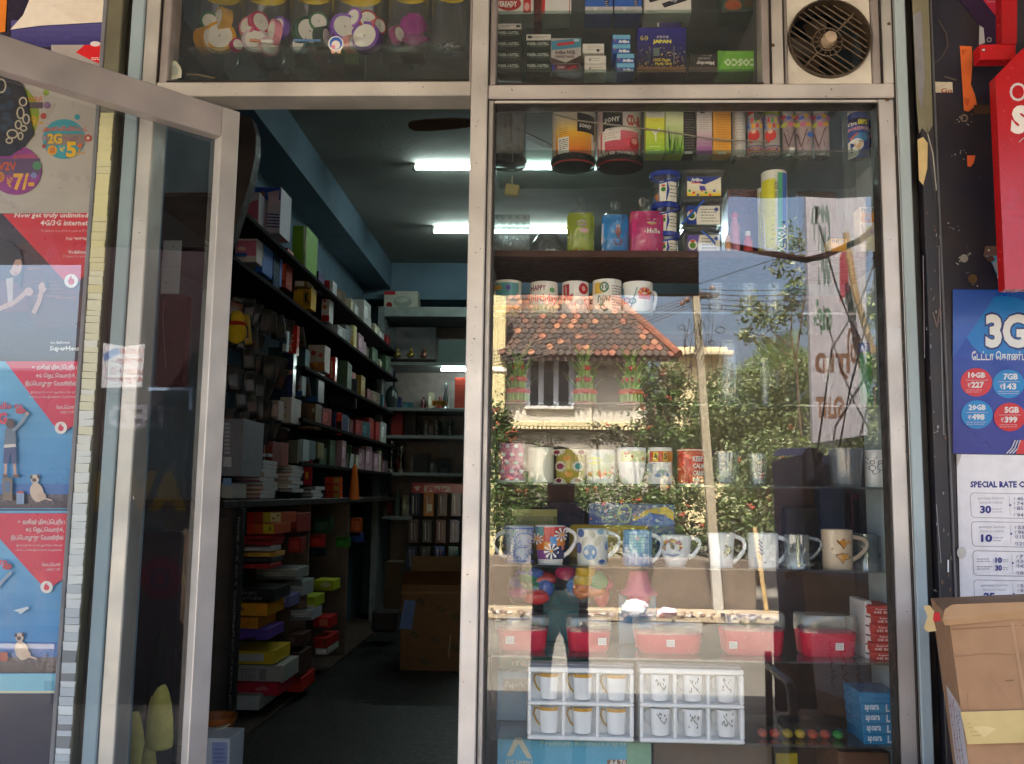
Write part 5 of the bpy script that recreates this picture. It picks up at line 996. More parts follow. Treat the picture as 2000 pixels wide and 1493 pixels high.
carton('perfume_box', 'white perfume box fading to purple at its foot', 'box', 1361, 208, 1391, 309, .10, .05, '#cfc6c4', lambda a: (a.g(1361, 265, 1391, 309, '#cfb4c0', '#8a2a86', 6), a.c(1372, 225, 7, '#2a2628', 4.5), a.scrib(1366, 236, 1388, 262, 6, '#8a8084', 1, 4)), group='perfume boxes')
carton('perfume_box', 'orange perfume box with dark round logo', 'box', 1393, 208, 1428, 309, .10, .05, '#dd9a2c', lambda a: (a.c(1409, 219, 8, '#5a4620', 4.5), a.scrib(1398, 230, 1425, 298, 14, '#a86a1e', 1.1, 6, .9), a.r(1402, 305, 1418, 309, '#e8dcc0')), group='perfume boxes')
def can(label, x0, x1, y0, y1, cap, body, art, capf=.17, Y=.13, name='spray_can', group='spray cans on the top shelf'):
    X0, X1, Z0, Z1 = dims(x0, y0, x1, y1, Y); r = (X1-X0)/2; cx = (X0+X1)/2; h = Z1-Z0; zc_ = Z1-h*capf; t = thing(name, label, 'spray can', (cx, Y, Z0), group)
    q = MB(); q.lathe(cx, Y, [(.0001, Z0+.003), (r*.9, Z0), (r, Z0+.003), (r, Z0+.006)], '#b8b6b2', 'steel'); q.lathe(cx, Y, [(r, Z0+.006), (r, zc_-.006), (r*.93, zc_)], body, 'gloss')
    if art: art(Art(q, cyl(cx, Y, lambda z: r, r), 'gloss'))
    q.build('can_body', t); q = MB(); q.lathe(cx, Y, [(r*.9, zc_), (r*.97, zc_+.001), (r*.95, Z1-.006), (r*.85, Z1), (.0001, Z1)], cap, 'gloss'); q.build('cap', t); return t
can('plain white spray can with small grey print', 1430, 1456, 205, 309, '#cfccca', '#c9c6c4', lambda a: (a.scrib(1434, 230, 1454, 285, 10, '#8f8b8a', 1, 3), a.r(1440, 292, 1453, 308, '#a8a5a2', 3)), .2)
def cr(x0, x1):
    def f(a):
        w = x1-x0; L_ = [('C', '#3f62c0'), ('R', '#d83a3a'), ('A', '#4a9a3a'), ('Z', '#e3b82c'), ('Y', '#8a3a9a')]
        for i, (t, c) in enumerate(L_): a.t(t, x0+1+i*w/5, 231, x0+w*.19+i*w/5, 241, c, .06)
        for i, (t, c) in enumerate((('R', '#3f62c0'), ('I', '#e0a02c'), ('B', '#d83a3a'), ('B', '#e3b82c'))): a.t(t, x0+2+i*w/4.3, 243, x0+w*.22+i*w/4.3, 252, c, .06)
        a.c((x0+x1)/2-2, 266, 9, '#c83030', 11); a.c((x0+x1)/2-3, 259, 4, '#e0b09a'); a.p([(x0+6, 272), (x0+14, 270), (x0+12, 280), (x0+6, 280)], '#c02a2a'); a.r(x0, 286, x1, 289, '#6a6a8a', 6); a.scrib(x0+2, 290, x1-2, 303, 3, '#b84a3a', 3, 3, 1); a.scrib(x0+4, 292, x1-2, 305, 3, '#e0b83a', 2, 8, 1); a.scrib(x0+3, 291, x1-3, 304, 2, '#3f4a9a', 3, 12, 1)
    return f
can('red capped party spray can with rainbow lettering', 1460, 1490, 208, 309, '#c9281e', '#a8a09c', cr(1460, 1490), .19)
can('lime capped party spray can with rainbow lettering', 1492, 1523, 208, 309, '#b4d82c', '#a8a09c', cr(1492, 1523), .19)
def sil(x0, x1, dot):
    def f(a):
        r = random.Random(int(x0))
        for _ in range(16): x, y = r.uniform(x0+2, x1-2), r.uniform(240, 298); a.l([(x, y), (x+r.uniform(-4, 4), y+r.uniform(4, 12))], 1.2, r.choice(['#8a7078', '#6a5560', '#a88f98']))
        for i, c in enumerate(['#c84a6a', '#4a62c0', '#d0a83a', '#b85a9a']): a.c(x0+4+i*7.5, 230+(i % 2)*3, 3.6, c)
        for i, c in enumerate(['#a8b04a', '#c86a8a', '#d0a04a']): a.c(x0+6+i*8, 246, 4.4, c)
        if dot: a.c(x0+25, 266, 5, '#3a6ac0')
        a.l([(x0+6, 262), (x0+12, 290), (x0+20, 255)], 1.6, '#6a5058'); a.r(x0, 299, x1, 300, '#8a7a8a', 6)
    return f
can('slim mauve spray can with a barcode, left of its pair', 1528, 1552, 212, 309, '#c9c6c4', '#a08c92', lambda a: (sil(1528, 1552, 0)(a), a.r(1541, 291, 1548, 302, '#e0dcda')), .2)
can('mauve glitter spray can with a blue dot', 1554, 1586, 208, 309, '#cfccc8', '#a9979e', sil(1554, 1586, 1), .17)
can('mauve glitter spray can without blue dot beside the gap', 1588, 1619, 208, 309, '#cfccc8', '#a9979e', sil(1588, 1619, 0), .17)
def snow(x0, x1):
    def f(a):
        w = x1-x0; a.r(x0, 232, x1, 309, '#2a4a9c', 6); a.r(x0, 232, x1, 246, '#1f2648', 6); a.t('Xtra', x0+1, 238, x0+w*.42, 246, '#e4e6ee', .03); a.t('88%', x0+w*.45, 235, x0+w*.9, 245, '#d8d02c', .05); a.t('MORE', x0+2, 249, x0+w*.5, 256, '#e89aa8', .03); a.t('SNOW', x0+w*.5, 249, x0+w*.97, 256, '#e8b0b4', .03)
        a.c(x0+w*.6, 270, w*.3, '#2f86c8', 9); a.c(x0+w*.4, 284, w*.32, '#e6e6e2', 12); a.c(x0+w*.25, 300, w*.26, '#e9e8e4', 9); a.c(x0+w*.25, 292, 1.4, '#2a2622'); a.c(x0+w*.26, 298, 1.4, '#2a2622'); a.l([(x0+w*.2, 272), (x0+w*.45, 262)], 3, '#d86a3a'); a.p([(x0+w*.3, 282), (x0+w*.7, 276), (x0+w*.5, 296)], '#d8b488')
    return f
can('large snow spray can with snowman picture', 1656, 1696, 205, 309, '#c9c9cc', '#2a4a9c', snow(1656, 1696), .2)
can('snow spray can cut off by the window frame', 1697, 1736, 205, 309, '#c9c9cc', '#2a4a9c', snow(1697, 1736), .2, Y=.17)
SNAP = None
q = MB(); q.tube([P(x, y, .085) for x, y in ((1084, 224), (1130, 236), (1220, 247), (1300, 257), (1380, 270), (1420, 275), (1456, 275), (1500, 277))], .0022, '#8a8074', 'paint', 6); q.build('string', None, 'thin grey string stretched across the tubs and boxes', 'string')
# small hanging lock below the clear tub
q = MB(); X0, X1, Z0, Z1 = dims(988, 361, 1016, 384, .2); q.box(X0, X1, .19, .205, Z0, Z1, '#8a8458', 'card', .004, M=Matrix.Translation(((X0+X1)/2, .2, Z1)) @ Matrix.Rotation(.15, 4, 'Y') @ Matrix.Translation((-(X0+X1)/2, -.2, -Z1))); q.tube([P(1001, 362, .2), P(1000, 352, .2), P(1001, 344, .2)], .0015, '#b8b6a8', 'paint', 5); q.build('tag', None, 'small olive paper packet dangling under the clear tub', 'packet')
# ---- second shelf
SNAP = ZS2
def crystalbox(a=None):
    X0, X1, Z0, Z1 = dims(962, 421, 1035, 500, .16); q = MB(); q.box(X0, X1, .12, .2, Z0, Z1, '#fff', 'crystal', .004)
    for j in range(6):
        for i in range(5):
            c = (X0+(X1-X0)*(i+.5)/5.2, .1195, Z1-(Z1-Z0)*(j+.5)/6.2); q.lathe(0, 0, [(.0001, .0015), (.003, .002), (.0047, 0), (.0055, -.001)], '#d0d6d4', 'crystal', 12, M=Matrix.Translation(c) @ Matrix.Rotation(math.pi/2, 4, 'X'))
    q.build('glass_block', None, 'square cut glass vase with rows of round dimples', 'vase')
crystalbox()
X0, X1, Z0, Z1 = dims(1033, 449, 1107, 500, .17); r_ = (X1-X0)/2; q = MB(); q.lathe((X0+X1)/2, .17, [(.0001, Z0), (r_*.92, Z0), (r_, Z0+.012), (r_*.95, Z0+.03), (r_*.75, Z0+.05), (r_*.5, Z1-.002), (r_*.3, Z1), (.0001, Z1)], '#fff', 'crystal', 14)
for k in range(7):
    an = -1.1+k*.37; q.ball(((X0+X1)/2+r_*.98*math.sin(an), .17-r_*.98*math.cos(an), Z0+.016), .006, .004, .009, '#d8dcda', 'crystal', 8, 5)
q.build('glass_bowl', None, 'upturned cut glass bowl beside the green wrapped pack', 'bowl')
def pouch(label, x0, x1, y0, y1, top, col, art, Y=.13, film_=True):
    X0, X1, Z0, Z1 = dims(x0, y0, x1, y1, Y); q = MB(); n = 10; zt_ = P((x0+x1)/2, top, Y).z+DZ; rows = []
    for j in range(n+1):
        t = j/n; z = Z0+(Z1-Z0)*t; w = (X1-X0)/2*(1-.06*math.sin(t*5)**2-(.08 if j == n else 0)); d = .028*math.sin(math.pi*min(1, .15+t*.8)); rows.append((z, w, d))
    cx = (X0+X1)/2
    for sgn in (-1, 1):
        pts = []; F = []
        for z, w, d in rows:
            for i in range(9): u = -1+i/4; pts.append((cx+w*u, Y+sgn*d*max(0, 1-u*u)**.5, z))
        for j in range(n):
            for i in range(8): F.append((j*9+i, j*9+i+1, (j+1)*9+i+1, (j+1)*9+i))
        q.add(pts, F, col, 'gloss', True)
    def sf(x, y, o):
        w = P(x, y, Y); w.z += DZ0; t = max(0, min(.999, (w.z-Z0)/(Z1-Z0))); zz2, ww, d = rows[int(t*n)]; u = max(-.98, min(.98, (w.x-cx)/ww)); return Vec((w.x, Y-d*max(0, 1-u*u)**.5-.0006-o, w.z))
    DZ0 = DZ
    if art: art(Art(q, sf, 'gloss'))
    t = q.build('wrapped_pack', None, label, 'wrapped pack', 'cellophane wrapped packs')
    q = MB(); r = random.Random(int(x0)); k = 9; w = (X1-X0)/2; pts = []
    for j, (zf, wf) in enumerate(((Z0+.004, 1.04), (Z0+(Z1-Z0)*.5, 1.06), (Z1-.004, .9), (Z1+(zt_-Z1)*.35, .28), (Z1+(zt_-Z1)*.55, .25), (zt_, .5))):
        for i in range(k): u = -1+2*i/(k-1); pts.append((cx+w*wf*u+r.uniform(-.002, .002), Y-.031*(1-u*u)*(1 if j < 3 else .4)-.002+r.uniform(-.003, .003), zf+(r.uniform(-.008, .008) if j > 2 else 0)))
    q.add(pts, [(j*k+i, j*k+i+1, (j+1)*k+i+1, (j+1)*k+i) for j in range(5) for i in range(k-1)], '#fff', 'film'); q.build('cellophane', t)
def pk1(a): a.r(1108, 423, 1160, 500, '#9aaa2c', 4, 6); a.c(1136, 440, 10, '#b8a0a4', 7); a.c(1140, 455, 9, '#c99a98', 5); a.r(1108, 470, 1160, 478, '#d8dc7a', 4); a.c(1131, 494, 11, '#d88a7a', 8); a.c(1131, 489, 8, '#c8382c', 3.5); a.c(1131, 496, 5, '#ece0d4')
pouch('lime green wrapped pack tied at top with a red bow', 1107, 1161, 416, 500, 388, '#96a62c', pk1)
def pk2(a): a.r(1178, 424, 1226, 500, '#2f86d0', 4, 6); a.p([(1176, 440), (1192, 425), (1184, 470), (1174, 480)], '#d0c8d4'); a.c(1206, 458, 6, '#7a3f3a', 9); a.c(1206, 447, 4, '#d8a88c'); a.p([(1196, 475), (1206, 465), (1216, 476), (1212, 484), (1200, 484)], '#5a3a6a'); a.p([(1176, 486), (1190, 494), (1184, 500), (1176, 500)], '#dcdce4')
pouch('blue wrapped pack with a small figure printed on it', 1174, 1228, 420, 501, 400, '#2f86d0', pk2)
def pk3(a): a.r(1234, 418, 1295, 501, '#c92a74', 5, 6); a.p([(1232, 420), (1244, 418), (1256, 460), (1250, 500), (1232, 500)], '#d8852c'); a.l([(1244, 420), (1258, 458), (1252, 500)], 3, '#e4c4cc'); a.c(1271, 437, 11, '#d8a83a', 8); a.c(1271, 437, 8, '#cfa8b4', 6); a.t('Hello', 1262, 452, 1288, 462, '#e6e0e4', .02); a.c(1270, 494, 14, '#d8b8b4', 8); a.c(1266, 497, 6, '#c8504a', 4)
pouch('pink wrapped pack with orange edge, right of the blue one', 1228, 1296, 414, 502, 393, '#c92a74', pk3)
def rtub(label, x0, x1, y0, y1, Y=.16):
    X0, X1, Z0, Z1 = dims(x0, y0, x1, y1, Y); r = (X1-X0)/2*.9; cx = (X0+X1)/2; t = thing('clay_tub', label, 'tub', (cx, Y, Z0), 'round modelling clay tubs'); q = MB()
    q.lathe(cx, Y, [(.0001, Z0+.001), (r*.88, Z0+.001), (r*.98, Z1-.013)], '#fff', 'plastic')
    for k in range(12): an = k*.52; q.ball((cx+r*.55*math.sin(an), Y-r*.55*math.cos(an), Z0+.012+.006*(k % 3)), .011, .011, .012, ['#3f9a5a', '#d84a7a', '#e0c02c', '#3f6ac0', '#e0813a', '#c9c6c2'][k % 6], 'gloss', 8, 6)
    q.build('cup_body', t); q = MB(); m_ = (x0+x1)/2; a = Art(q, cyl(cx, Y, lambda z: r*.96, r*.96), 'paper'); h = y1-y0; a.r(m_-12, y0+h*.26, m_+22, y1-h*.1, '#e6e2d6', 6); a.p([(m_-12, y0+h*.26), (m_+4, y0+h*.26), (m_+8, y0+h*.55), (m_+2, y1-h*.1), (m_-12, y1-h*.1)], '#2a3f9a'); a.c(m_-4, y0+h*.5, 7, '#e2dccc', 9); a.c(m_-4, y0+h*.52, 4.5, '#3a7a3a'); a.c(m_-4, y0+h*.4, 4, '#d84a3a', 2); a.scrib(m_+8, y0+h*.35, m_+21, y1-h*.2, 4, '#5a5a5a', 1.6, 2); q.build('wrapper', t)
    q = MB(); q.lathe(cx, Y, [(r*1.02, Z1-.015), (r*1.1, Z1-.013), (r*1.1, Z1-.002), (r*1.0, Z1), (.0001, Z1)], '#2a3f9c', 'gloss'); q.build('lid', t); q = MB(); q.tube([(cx-r*1.02, Y-.01, Z1-.012), (cx-r*.5, Y-r*1.05, Z0+(Z1-Z0)*.55), (cx+r*.4, Y-r*1.06, Z0+(Z1-Z0)*.65), (cx+r*1.05, Y-.01, Z1-.012)], .002, '#2a48b0', 'gloss', 6); q.build('handle', t)
rtub('round blue lidded clay tub, bottom of its pile', 1270, 1328, 452, 501); SNAP = 'keep'; rtub('round blue lidded clay tub, middle of its pile', 1270, 1328, 396, 452); rtub('round blue lidded clay tub, top of its pile', 1268, 1330, 335, 395)
def stub(label, x0, x1, y0, y1, kind, Y=.12):
    X0, X1, Z0, Z1 = dims(x0, y0, x1, y1, Y); t = thing('clay_box', label, 'tub', ((X0+X1)/2, Y+.04, Z0), 'square modelling clay tubs'); q = MB(); q.box(X0+.004, X1-.004, Y+.004, Y+.085, Z0, Z1-.013, '#fff', 'plastic', .006); q.build('tub_body', t); q = MB(); q.box(X0, X1, Y, Y+.09, Z1-.0125, Z1, '#fff', 'plastic', .005); q.build('lid', t)
    q = MB(); a = Art(q, flat(Y-.0012+.004), 'paper'); h = y1-y0; b0, b1 = y0+h*.3, y1-2; xa, xb = x0+8, x1-7
    if kind == 0: a.r(xa, b0, xb, b1, '#e9e2cc'); a.p([(xa, b0), (xb, b0), (xb-6, b0+4), (xa+34, b0+15), (xa, b0+8)], '#2f3f8c'); a.t('Artline', xa+8, b0+2, xa+30, b0+9, '#f0eee8', .04); a.r(xa+8, b0+11, xa+26, b0+13, '#d84a4a'); a.g(xa, b1-14, xb, b1, '#e6dfc0', '#e8c83a', 3); [a.c(xa+5+i*8, b1-10+(i % 3)*4, 2.6, ['#4a9a4a', '#d84a5a', '#4a62c0', '#e0903a'][i % 4]) for i in range(7)]; a.p([(xa+24, b1-20), (xa+34, b1-19), (xa+38, b1-10), (xa+25, b1-11)], '#5a4aa0')
    else: a.r(xa, b0, xb, b1, '#e6e2d6'); a.p([(xa, b0), (xa+24, b0), (xa+19, b0+h*.35), (xa+20, b1), (xa, b1)], ['', '#2a3f8c', '#6a5aa0'][kind]); a.c(xa+10, (b0+b1)/2, 9, '#e8e2d2', 10); a.c(xa+10, (b0+b1)/2+1, 6, ['', '#3a6a2a', '#5a8a3a'][kind]); a.c(xa+10, (b0+b1)/2-7, 5, '#d04a3a', 2.4); a.scrib(xa+28, b0+4, xb-3, b1-4, 5, '#6a6a66', 1.5, 4); a.c(xb-7, b0+7, 4, '#3f4f9a')
    q.build('wrapper', t)
    if kind: q = MB(); p0, p1 = P(x0-2 if kind == 1 else x0+36, y1-2 if kind == 1 else y0+10, Y-.012), P(x0+42 if kind == 1 else x0+62, y0+6 if kind == 1 else y0+34, Y-.012); p0.z += DZ; p1.z += DZ; q.tube([p0, p0.lerp(p1, .5)+Vec((0, -.006, 0)), p1], .003, '#2f62c0', 'gloss', 6); q.build('handle', t)
SNAP = ZS2; stub('square clear clay tub with purple label, bottom of its pile', 1335, 1413, 443, 501, 2); SNAP = 'keep'; stub('square clear clay tub with navy label, middle of its pile', 1333, 1413, 387, 442, 1); stub('square clear clay tub marked Artline, top of its pile', 1334, 1415, 330, 386, 0)
SNAP = ZS2
def tubeL(label, x0, x1, y0, y1, art, Y=.15):
    X0, X1, Z0, Z1 = dims(x0, y0, x1, y1, Y); r = (X1-X0)/2; cx = (X0+X1)/2; q = MB(); q.lathe(cx, Y, [(.0001, Z0), (r, Z0), (r, Z1-.002), (r*.95, Z1), (.0001, Z1)], '#e3e3d8', 'gloss')
    art(Art(q, cyl(cx, Y, lambda z: r, r), 'gloss')); q.build('shuttlecock_tube', None, label, 'tube', 'shuttlecock tubes')
tubeL('tall shuttlecock tube with yellow, green and blue stripes', 1488, 1538, 334, 501, lambda a: (a.r(1489, 346, 1513, 480, '#d3cf2a', 5), [a.l([(1492, 350+i*9), (1511, 346+i*9)], 2, '#b3ae1e') for i in range(14)], a.r(1517, 335, 1525, 500, '#2f9a6a', 2), a.r(1525, 335, 1533, 500, '#2a5cb8', 2), a.t('YONEX', 1517, 438, 1531, 490, '#eef0f0', .03, rot=90), a.t('SIZE 100', 1511, 352, 1517, 385, '#5a5a3a', .02, rot=90)))
tubeL('shorter yellow shuttlecock tube behind the tall striped one', 1480, 1500, 356, 501, lambda a: a.r(1481, 362, 1496, 490, '#b9b428', 4), .2)
carton('bulb_box', 'Philips bulb box with orange label, upper one by the frame', 'box', 1678, 356, 1716, 450, .11, .05, '#e6ddd0', lambda a: (a.t('PHILIPS', 1681, 358, 1713, 366, '#5a564e', .03), a.g(1680, 367, 1716, 386, '#e8a83a', '#d8821e', 3), a.ring(1704, 376, 9, 1.2, '#c86a1e'), a.c(1691, 378, 4, '#c8b48a'), a.r(1698, 400, 1712, 408, '#c9b8d0'), a.l([(1681, 390), (1686, 410)], 1, '#6a625a')), group='bulb boxes')
carton('bulb_box', 'smaller Philips bulb box lying lower behind the string', 'box', 1622, 468, 1654, 501, .11, .05, '#d8a84a', lambda a: (a.t('PHILIPS', 1625, 470, 1652, 477, '#6a5a3a', .03), a.g(1624, 479, 1653, 500, '#e0a63a', '#d0902c', 3)), group='bulb boxes')
def meshp(a): [a.r(1426+i*7, 352, 1427+i*7, 398, '#2a1018') for i in range(8)]; [a.r(1424, 352+j*6, 1482, 353+j*6, '#2a1018') for j in range(8)]
carton('mesh_basket', 'maroon plastic mesh basket behind the square tubs', 'basket', 1422, 350, 1484, 501, .24, .1, '#5a1a2c', meshp, 'gloss')
carton('carton', 'dark boxed item on the shelf behind the shuttlecock tubes', 'box', 1560, 350, 1635, 501, .26, .08, '#3a3230')
def toys(label, x0, x1, y0, y1, col, Y=.2, c2=None):
    X0, X1, Z0, Z1 = dims(x0, y0, x1, y1, Y); q = MB(); r = (X1-X0)/2; q.lathe((X0+X1)/2, Y, [(.0001, Z0), (r*.9, Z0), (r, Z0+.005), (r, Z0+(Z1-Z0)*.7), (r*.6, Z0+(Z1-Z0)*.85), (r*.5, Z1-.004), (.0001, Z1)], col, 'gloss', 18)
    if c2: q.lathe((X0+X1)/2, Y, [(r*.62, Z1-.012), (r*.62, Z1+.001), (.0001, Z1+.001)], c2, 'gloss', 18)
    q.build('sipper_bottle', None, label, 'bottle', 'sipper bottles')
toys('pink sipper bottle right of the square clay tubs', 1425, 1445, 404, 501, '#d88aa0', c2='#c83a4a'); toys('red sipper bottle between pink ones behind the glare', 1452, 1470, 440, 501, '#d84a4a', c2='#e8e0dc')
toys('orange sipper bottle nearest the square clay tubs', 1416, 1428, 455, 501, '#d89a6a', .14)
# ---- fourth shelf: lucky bamboo
SNAP = ZS4
def bamboo(label, cx, y0, y1, seed):
    X0, X1, Z0, Z1 = dims(cx-24, y0, cx+24, y1, .2); xc = (X0+X1)/2; t = thing('lucky_bamboo', label, 'plant', (xc, .2, Z0), 'lucky bamboo bundles'); r = random.Random(seed)
    for tier, (rad, n, hh) in enumerate(((.028, 16, .34), (.019, 10, .62), (.010, 6, .9))):
        q = MB()
        for k in range(n): an = 6.28*k/n; h = (Z1-Z0)*hh*.72; q.tube([(xc+rad*math.cos(an), .2+rad*math.sin(an), Z0), (xc+rad*math.cos(an), .2+rad*math.sin(an), Z0+h)], .0045, r.choice(['#8fb04a', '#a3bc5a', '#7fa040']), 'gloss', 7)
        q.build('stalks', t)
        for zf in (.12, .85) if tier == 0 else (.85,): q = MB(); z = Z0+(Z1-Z0)*hh*.72*zf; q.lathe(xc, .2, [(rad+.006, z-.006), (rad+.0075, z), (rad+.006, z+.006)], '#d03a32', 'gloss', 20); q.ball((xc, .2-rad-.009, z), .012, .005, .007, '#c8302a', 'gloss', 8, 6); q.build('ribbon', t)
    q = MB()
    for k in range(46):
        an = r.uniform(0, 6.28); tier = r.choice((0, 1, 1, 2, 2)); rad = (.026, .018, .008)[tier]; zb2 = Z0+(Z1-Z0)*(.26, .46, .66)[tier]; L_ = r.uniform(.035, .065); p0 = Vec((xc+rad*math.cos(an), .2+rad*math.sin(an), zb2)); o = Vec((math.cos(an), math.sin(an), 0)); s = Vec((-math.sin(an), math.cos(an), 0)); w = .0032; prev = None
        for i in range(6):
            u = i/5; c = p0+o*(L_*.75*u)+Vec((0, 0, L_*1.1*u-L_*.5*u*u*r.uniform(.4, 1.1))); ww = w*(1-u**2)+.0003; cur = (c-s*ww, c+s*ww)
            if prev: q.add([prev[0], prev[1], cur[1], cur[0]], [(0, 1, 2, 3)], r.choice(['#6a9a2e', '#83ad3a', '#5a8a2a', '#9abf52']), 'leaf')
            prev = cur
    q.build('leaves', t)
bamboo('lucky bamboo bundle with red ribbons, left one of three', 1012, 655, 790, 1); bamboo('lucky bamboo bundle with red ribbons, middle one of three', 1142, 655, 790, 2); bamboo('lucky bamboo bundle with red ribbons, right one of three', 1232, 655, 790, 3)
def glassv(label, cx, w, y0, y1, prof, mat='plastic', Y=.2, name='glass_vase', cat='vase', sn=None):
    global SNAP
    s0 = SNAP
    if sn: SNAP = sn
    X0, X1, Z0, Z1 = dims(cx-w/2, y0, cx+w/2, y1, Y); r = (X1-X0)/2; q = MB(); q.lathe((X0+X1)/2, Y, [(.0001, Z0)]+[(r*a, Z0+(Z1-Z0)*t) for a, t in prof], '#fff', mat, 28); SNAP = s0; return q.build(name, None, label, cat, 'clear glassware in the window')
glassv('pale frosted pedestal vase near the mirrored pole', 1494, 26, 690, 790, [(.9, 0), (.7, .02), (.6, .3), (.7, .7), (1, .98)]); glassv('clear rounded glass jar on the bamboo shelf', 1425, 50, 660, 790, [(.7, 0), (.95, .1), (1, .5), (.8, .9), (.85, 1)]); glassv('clear goblet low beside the hanging sign image', 1618, 30, 690, 790, [(.8, 0), (.2, .06), (.15, .4), (.8, .6), (1, 1)])
X0, X1, Z0, Z1 = dims(1678, 668, 1704, 795, .16); rr_ = (X1-X0)/2; xc_ = (X0+X1)/2; BT = thing('water_bottle', 'green water bottle with blue cap by the right frame', 'bottle', (xc_, .16, Z0)); q = MB(); q.lathe(xc_, .16, [(.0001, Z0), (rr_, Z0+.003), (rr_, Z0+(Z1-Z0)*.78), (rr_*.6, Z0+(Z1-Z0)*.88)], '#1f7a44', 'gloss', 24); q.build('bottle_body', BT); q = MB(); q.lathe(xc_, .16, [(rr_*.8, Z0+(Z1-Z0)*.86), (rr_*.85, Z1), (.0001, Z1)], '#2a4f9a', 'gloss', 24); q.build('cap', BT)
carton('pouch_box', 'red hanging pouch beside the green bottle', 'pouch', 1704, 700, 1720, 748, .2, .01, '#a8202c', None, 'gloss')
glassv('clear tall tumbler standing right of the sunburst mug', 1400, 40, 545, 616, [(.8, 0), (.82, .05), (1, 1)], sn=ZS3, name='tumbler', cat='tumbler'); glassv('clear tall tumbler second from the sunburst mug', 1462, 40, 545, 616, [(.8, 0), (.82, .05), (1, 1)], sn=ZS3, name='tumbler', cat='tumbler'); glassv('clear tall tumbler third from the sunburst mug', 1512, 40, 545, 616, [(.8, 0), (.82, .05), (1, 1)], sn=ZS3, name='tumbler', cat='tumbler')
# ---- behind the handled mugs
SNAP = ZS6
carton('picture_box', 'blue box printed with a yellow arc and small flowers', 'box', 1150, 988, 1318, 1100, .27, .08, '#27468c', lambda a: (a.r(1150, 1030, 1318, 1100, '#22407e'), a.p([(1236, 1018), (1262, 1000), (1300, 994), (1316, 1004), (1316, 1022), (1298, 1010), (1268, 1006), (1240, 1024)], '#c9a82a'), a.p([(1236, 1024), (1268, 1008), (1298, 1012), (1316, 1024), (1316, 1032), (1236, 1032)], '#2a5cb8'), a.ring(1220, 1008, 12, 4, '#8a9a8a', ry=17), [a.c(random.uniform(1154, 1300), random.uniform(992, 1026), random.uniform(1, 2.4), random.choice(['#c87a7a', '#7aa0c8', '#d8c06a'])) for _ in range(40)]), 'gloss')
for nm_, lb_2, x0, y0, x1, y1, Y_, c_ in (('carton', 'navy upright box behind the smoked tumbler', 1600, 884, 1648, 1030, .36, '#232a44'), ('carton', 'dark red box at the right end behind the doodle mug', 1662, 880, 1738, 1010, .40, '#5a1a20'), ('carton', 'olive brown box behind the beige butterfly mug', 1668, 980, 1742, 1104, .40, '#6a5a34'), ('carton', 'dark brown box behind the textured glass mug', 1536, 1000, 1604, 1104, .38, '#2c1f1c')): carton(nm_, lb_2, 'box', x0, y0, x1, y1, Y_, .05, c_)
carton('cookie_tin', 'round olive lidded tin behind the paisley mug', 'tin', 1000, 998, 1088, 1094, .3, .08, '#7a7440', lambda a: (a.r(1000, 998, 1088, 1012, '#8f8a3c'), a.scrib(1004, 1018, 1086, 1030, 1, '#5a6a3a', 6, 4)), 'gloss', ch=.01)
carton('carton', 'dark navy box behind the patchwork and oval mugs', 'box', 1056, 990, 1140, 1098, .36, .07, '#1c1e3a')
carton('tiffin_box', 'yellow lidded box behind the oval and blue mugs', 'box', 1112, 1030, 1270, 1100, .25, .06, '#b8961e', lambda a: a.r(1112, 1044, 1270, 1046, '#8a6f14'), 'gloss', ch=.008)
# ---- seventh shelf: red tubs in clear boxes, bag of balls, red pen boxes
SNAP = ZS7
def rbox(label, x0, x1, y0, y1, lx, Y=.12):
    X0, X1, Z0, Z1 = dims(x0, y0, x1, y1, Y); t = thing('lunch_box', label, 'lunch box', ((X0+X1)/2, Y+.05, Z0), 'red lunch boxes under clear lids'); zm = Z0+(Z1-Z0)*.58; q = MB(); n = 26; cx, cy_ = (X0+X1)/2, Y+.055
    def rr(sc, z): return [(cx+(X1-X0)/2*sc*(1 if abs(c) > .999 else math.copysign(abs(c)**.45, c)), cy_+.055*sc*math.copysign(abs(s)**.45, s), z) for c, s in ((math.cos(2*math.pi*i/n), math.sin(2*math.pi*i/n)) for i in range(n))]
    R_ = [rr(.82, Z0), rr(.9, Z0+.006), rr(.97, zm)]; pts = sum(R_, []); q.add(pts, [(k*n+i, k*n+(i+1) % n, (k+1)*n+(i+1) % n, (k+1)*n+i) for k in range(2) for i in range(n)]+[tuple(range(n))], '#d02c44', 'gloss', True); q.build('box_body', t)
    q = MB(); R_ = [rr(1.0, zm), rr(1.0, Z1-.006), rr(.95, Z1)]; pts = sum(R_, []); q.add(pts, [(k*n+i, k*n+(i+1) % n, (k+1)*n+(i+1) % n, (k+1)*n+i) for k in range(2) for i in range(n)]+[tuple(range(2*n, 3*n))], '#fff', 'plastic', True); q.build('lid', t)
    q = MB(); a = Art(q, flat(Y-.0015), 'paper'); a.r(lx-8, y1-30, lx+8, y1-16, '#e3dcd8'); a.scrib(lx-6, y1-28, lx+6, y1-18, 3, '#a89a98', 1.4, lx); q.build('sticker', t)
rbox('red lunch box with clear lid, leftmost on its shelf', 966, 1072, 1206, 1277, 996); rbox('red lunch box with clear lid beside the person image', 1106, 1196, 1208, 1278, 1176); rbox('wide red lunch box with clear lid in the middle', 1240, 1378, 1212, 1279, 1310); rbox('red lunch box with clear lid right of the wide one', 1412, 1540, 1196, 1280, 1432); rbox('red lunch box with clear lid nearest the red pen boxes', 1566, 1682, 1198, 1281, 1640)
carton('carton', 'bright blue flat box behind the middle red lunch box', 'box', 1208, 1180, 1282, 1279, .28, .08, '#1f86b4', None, 'gloss')
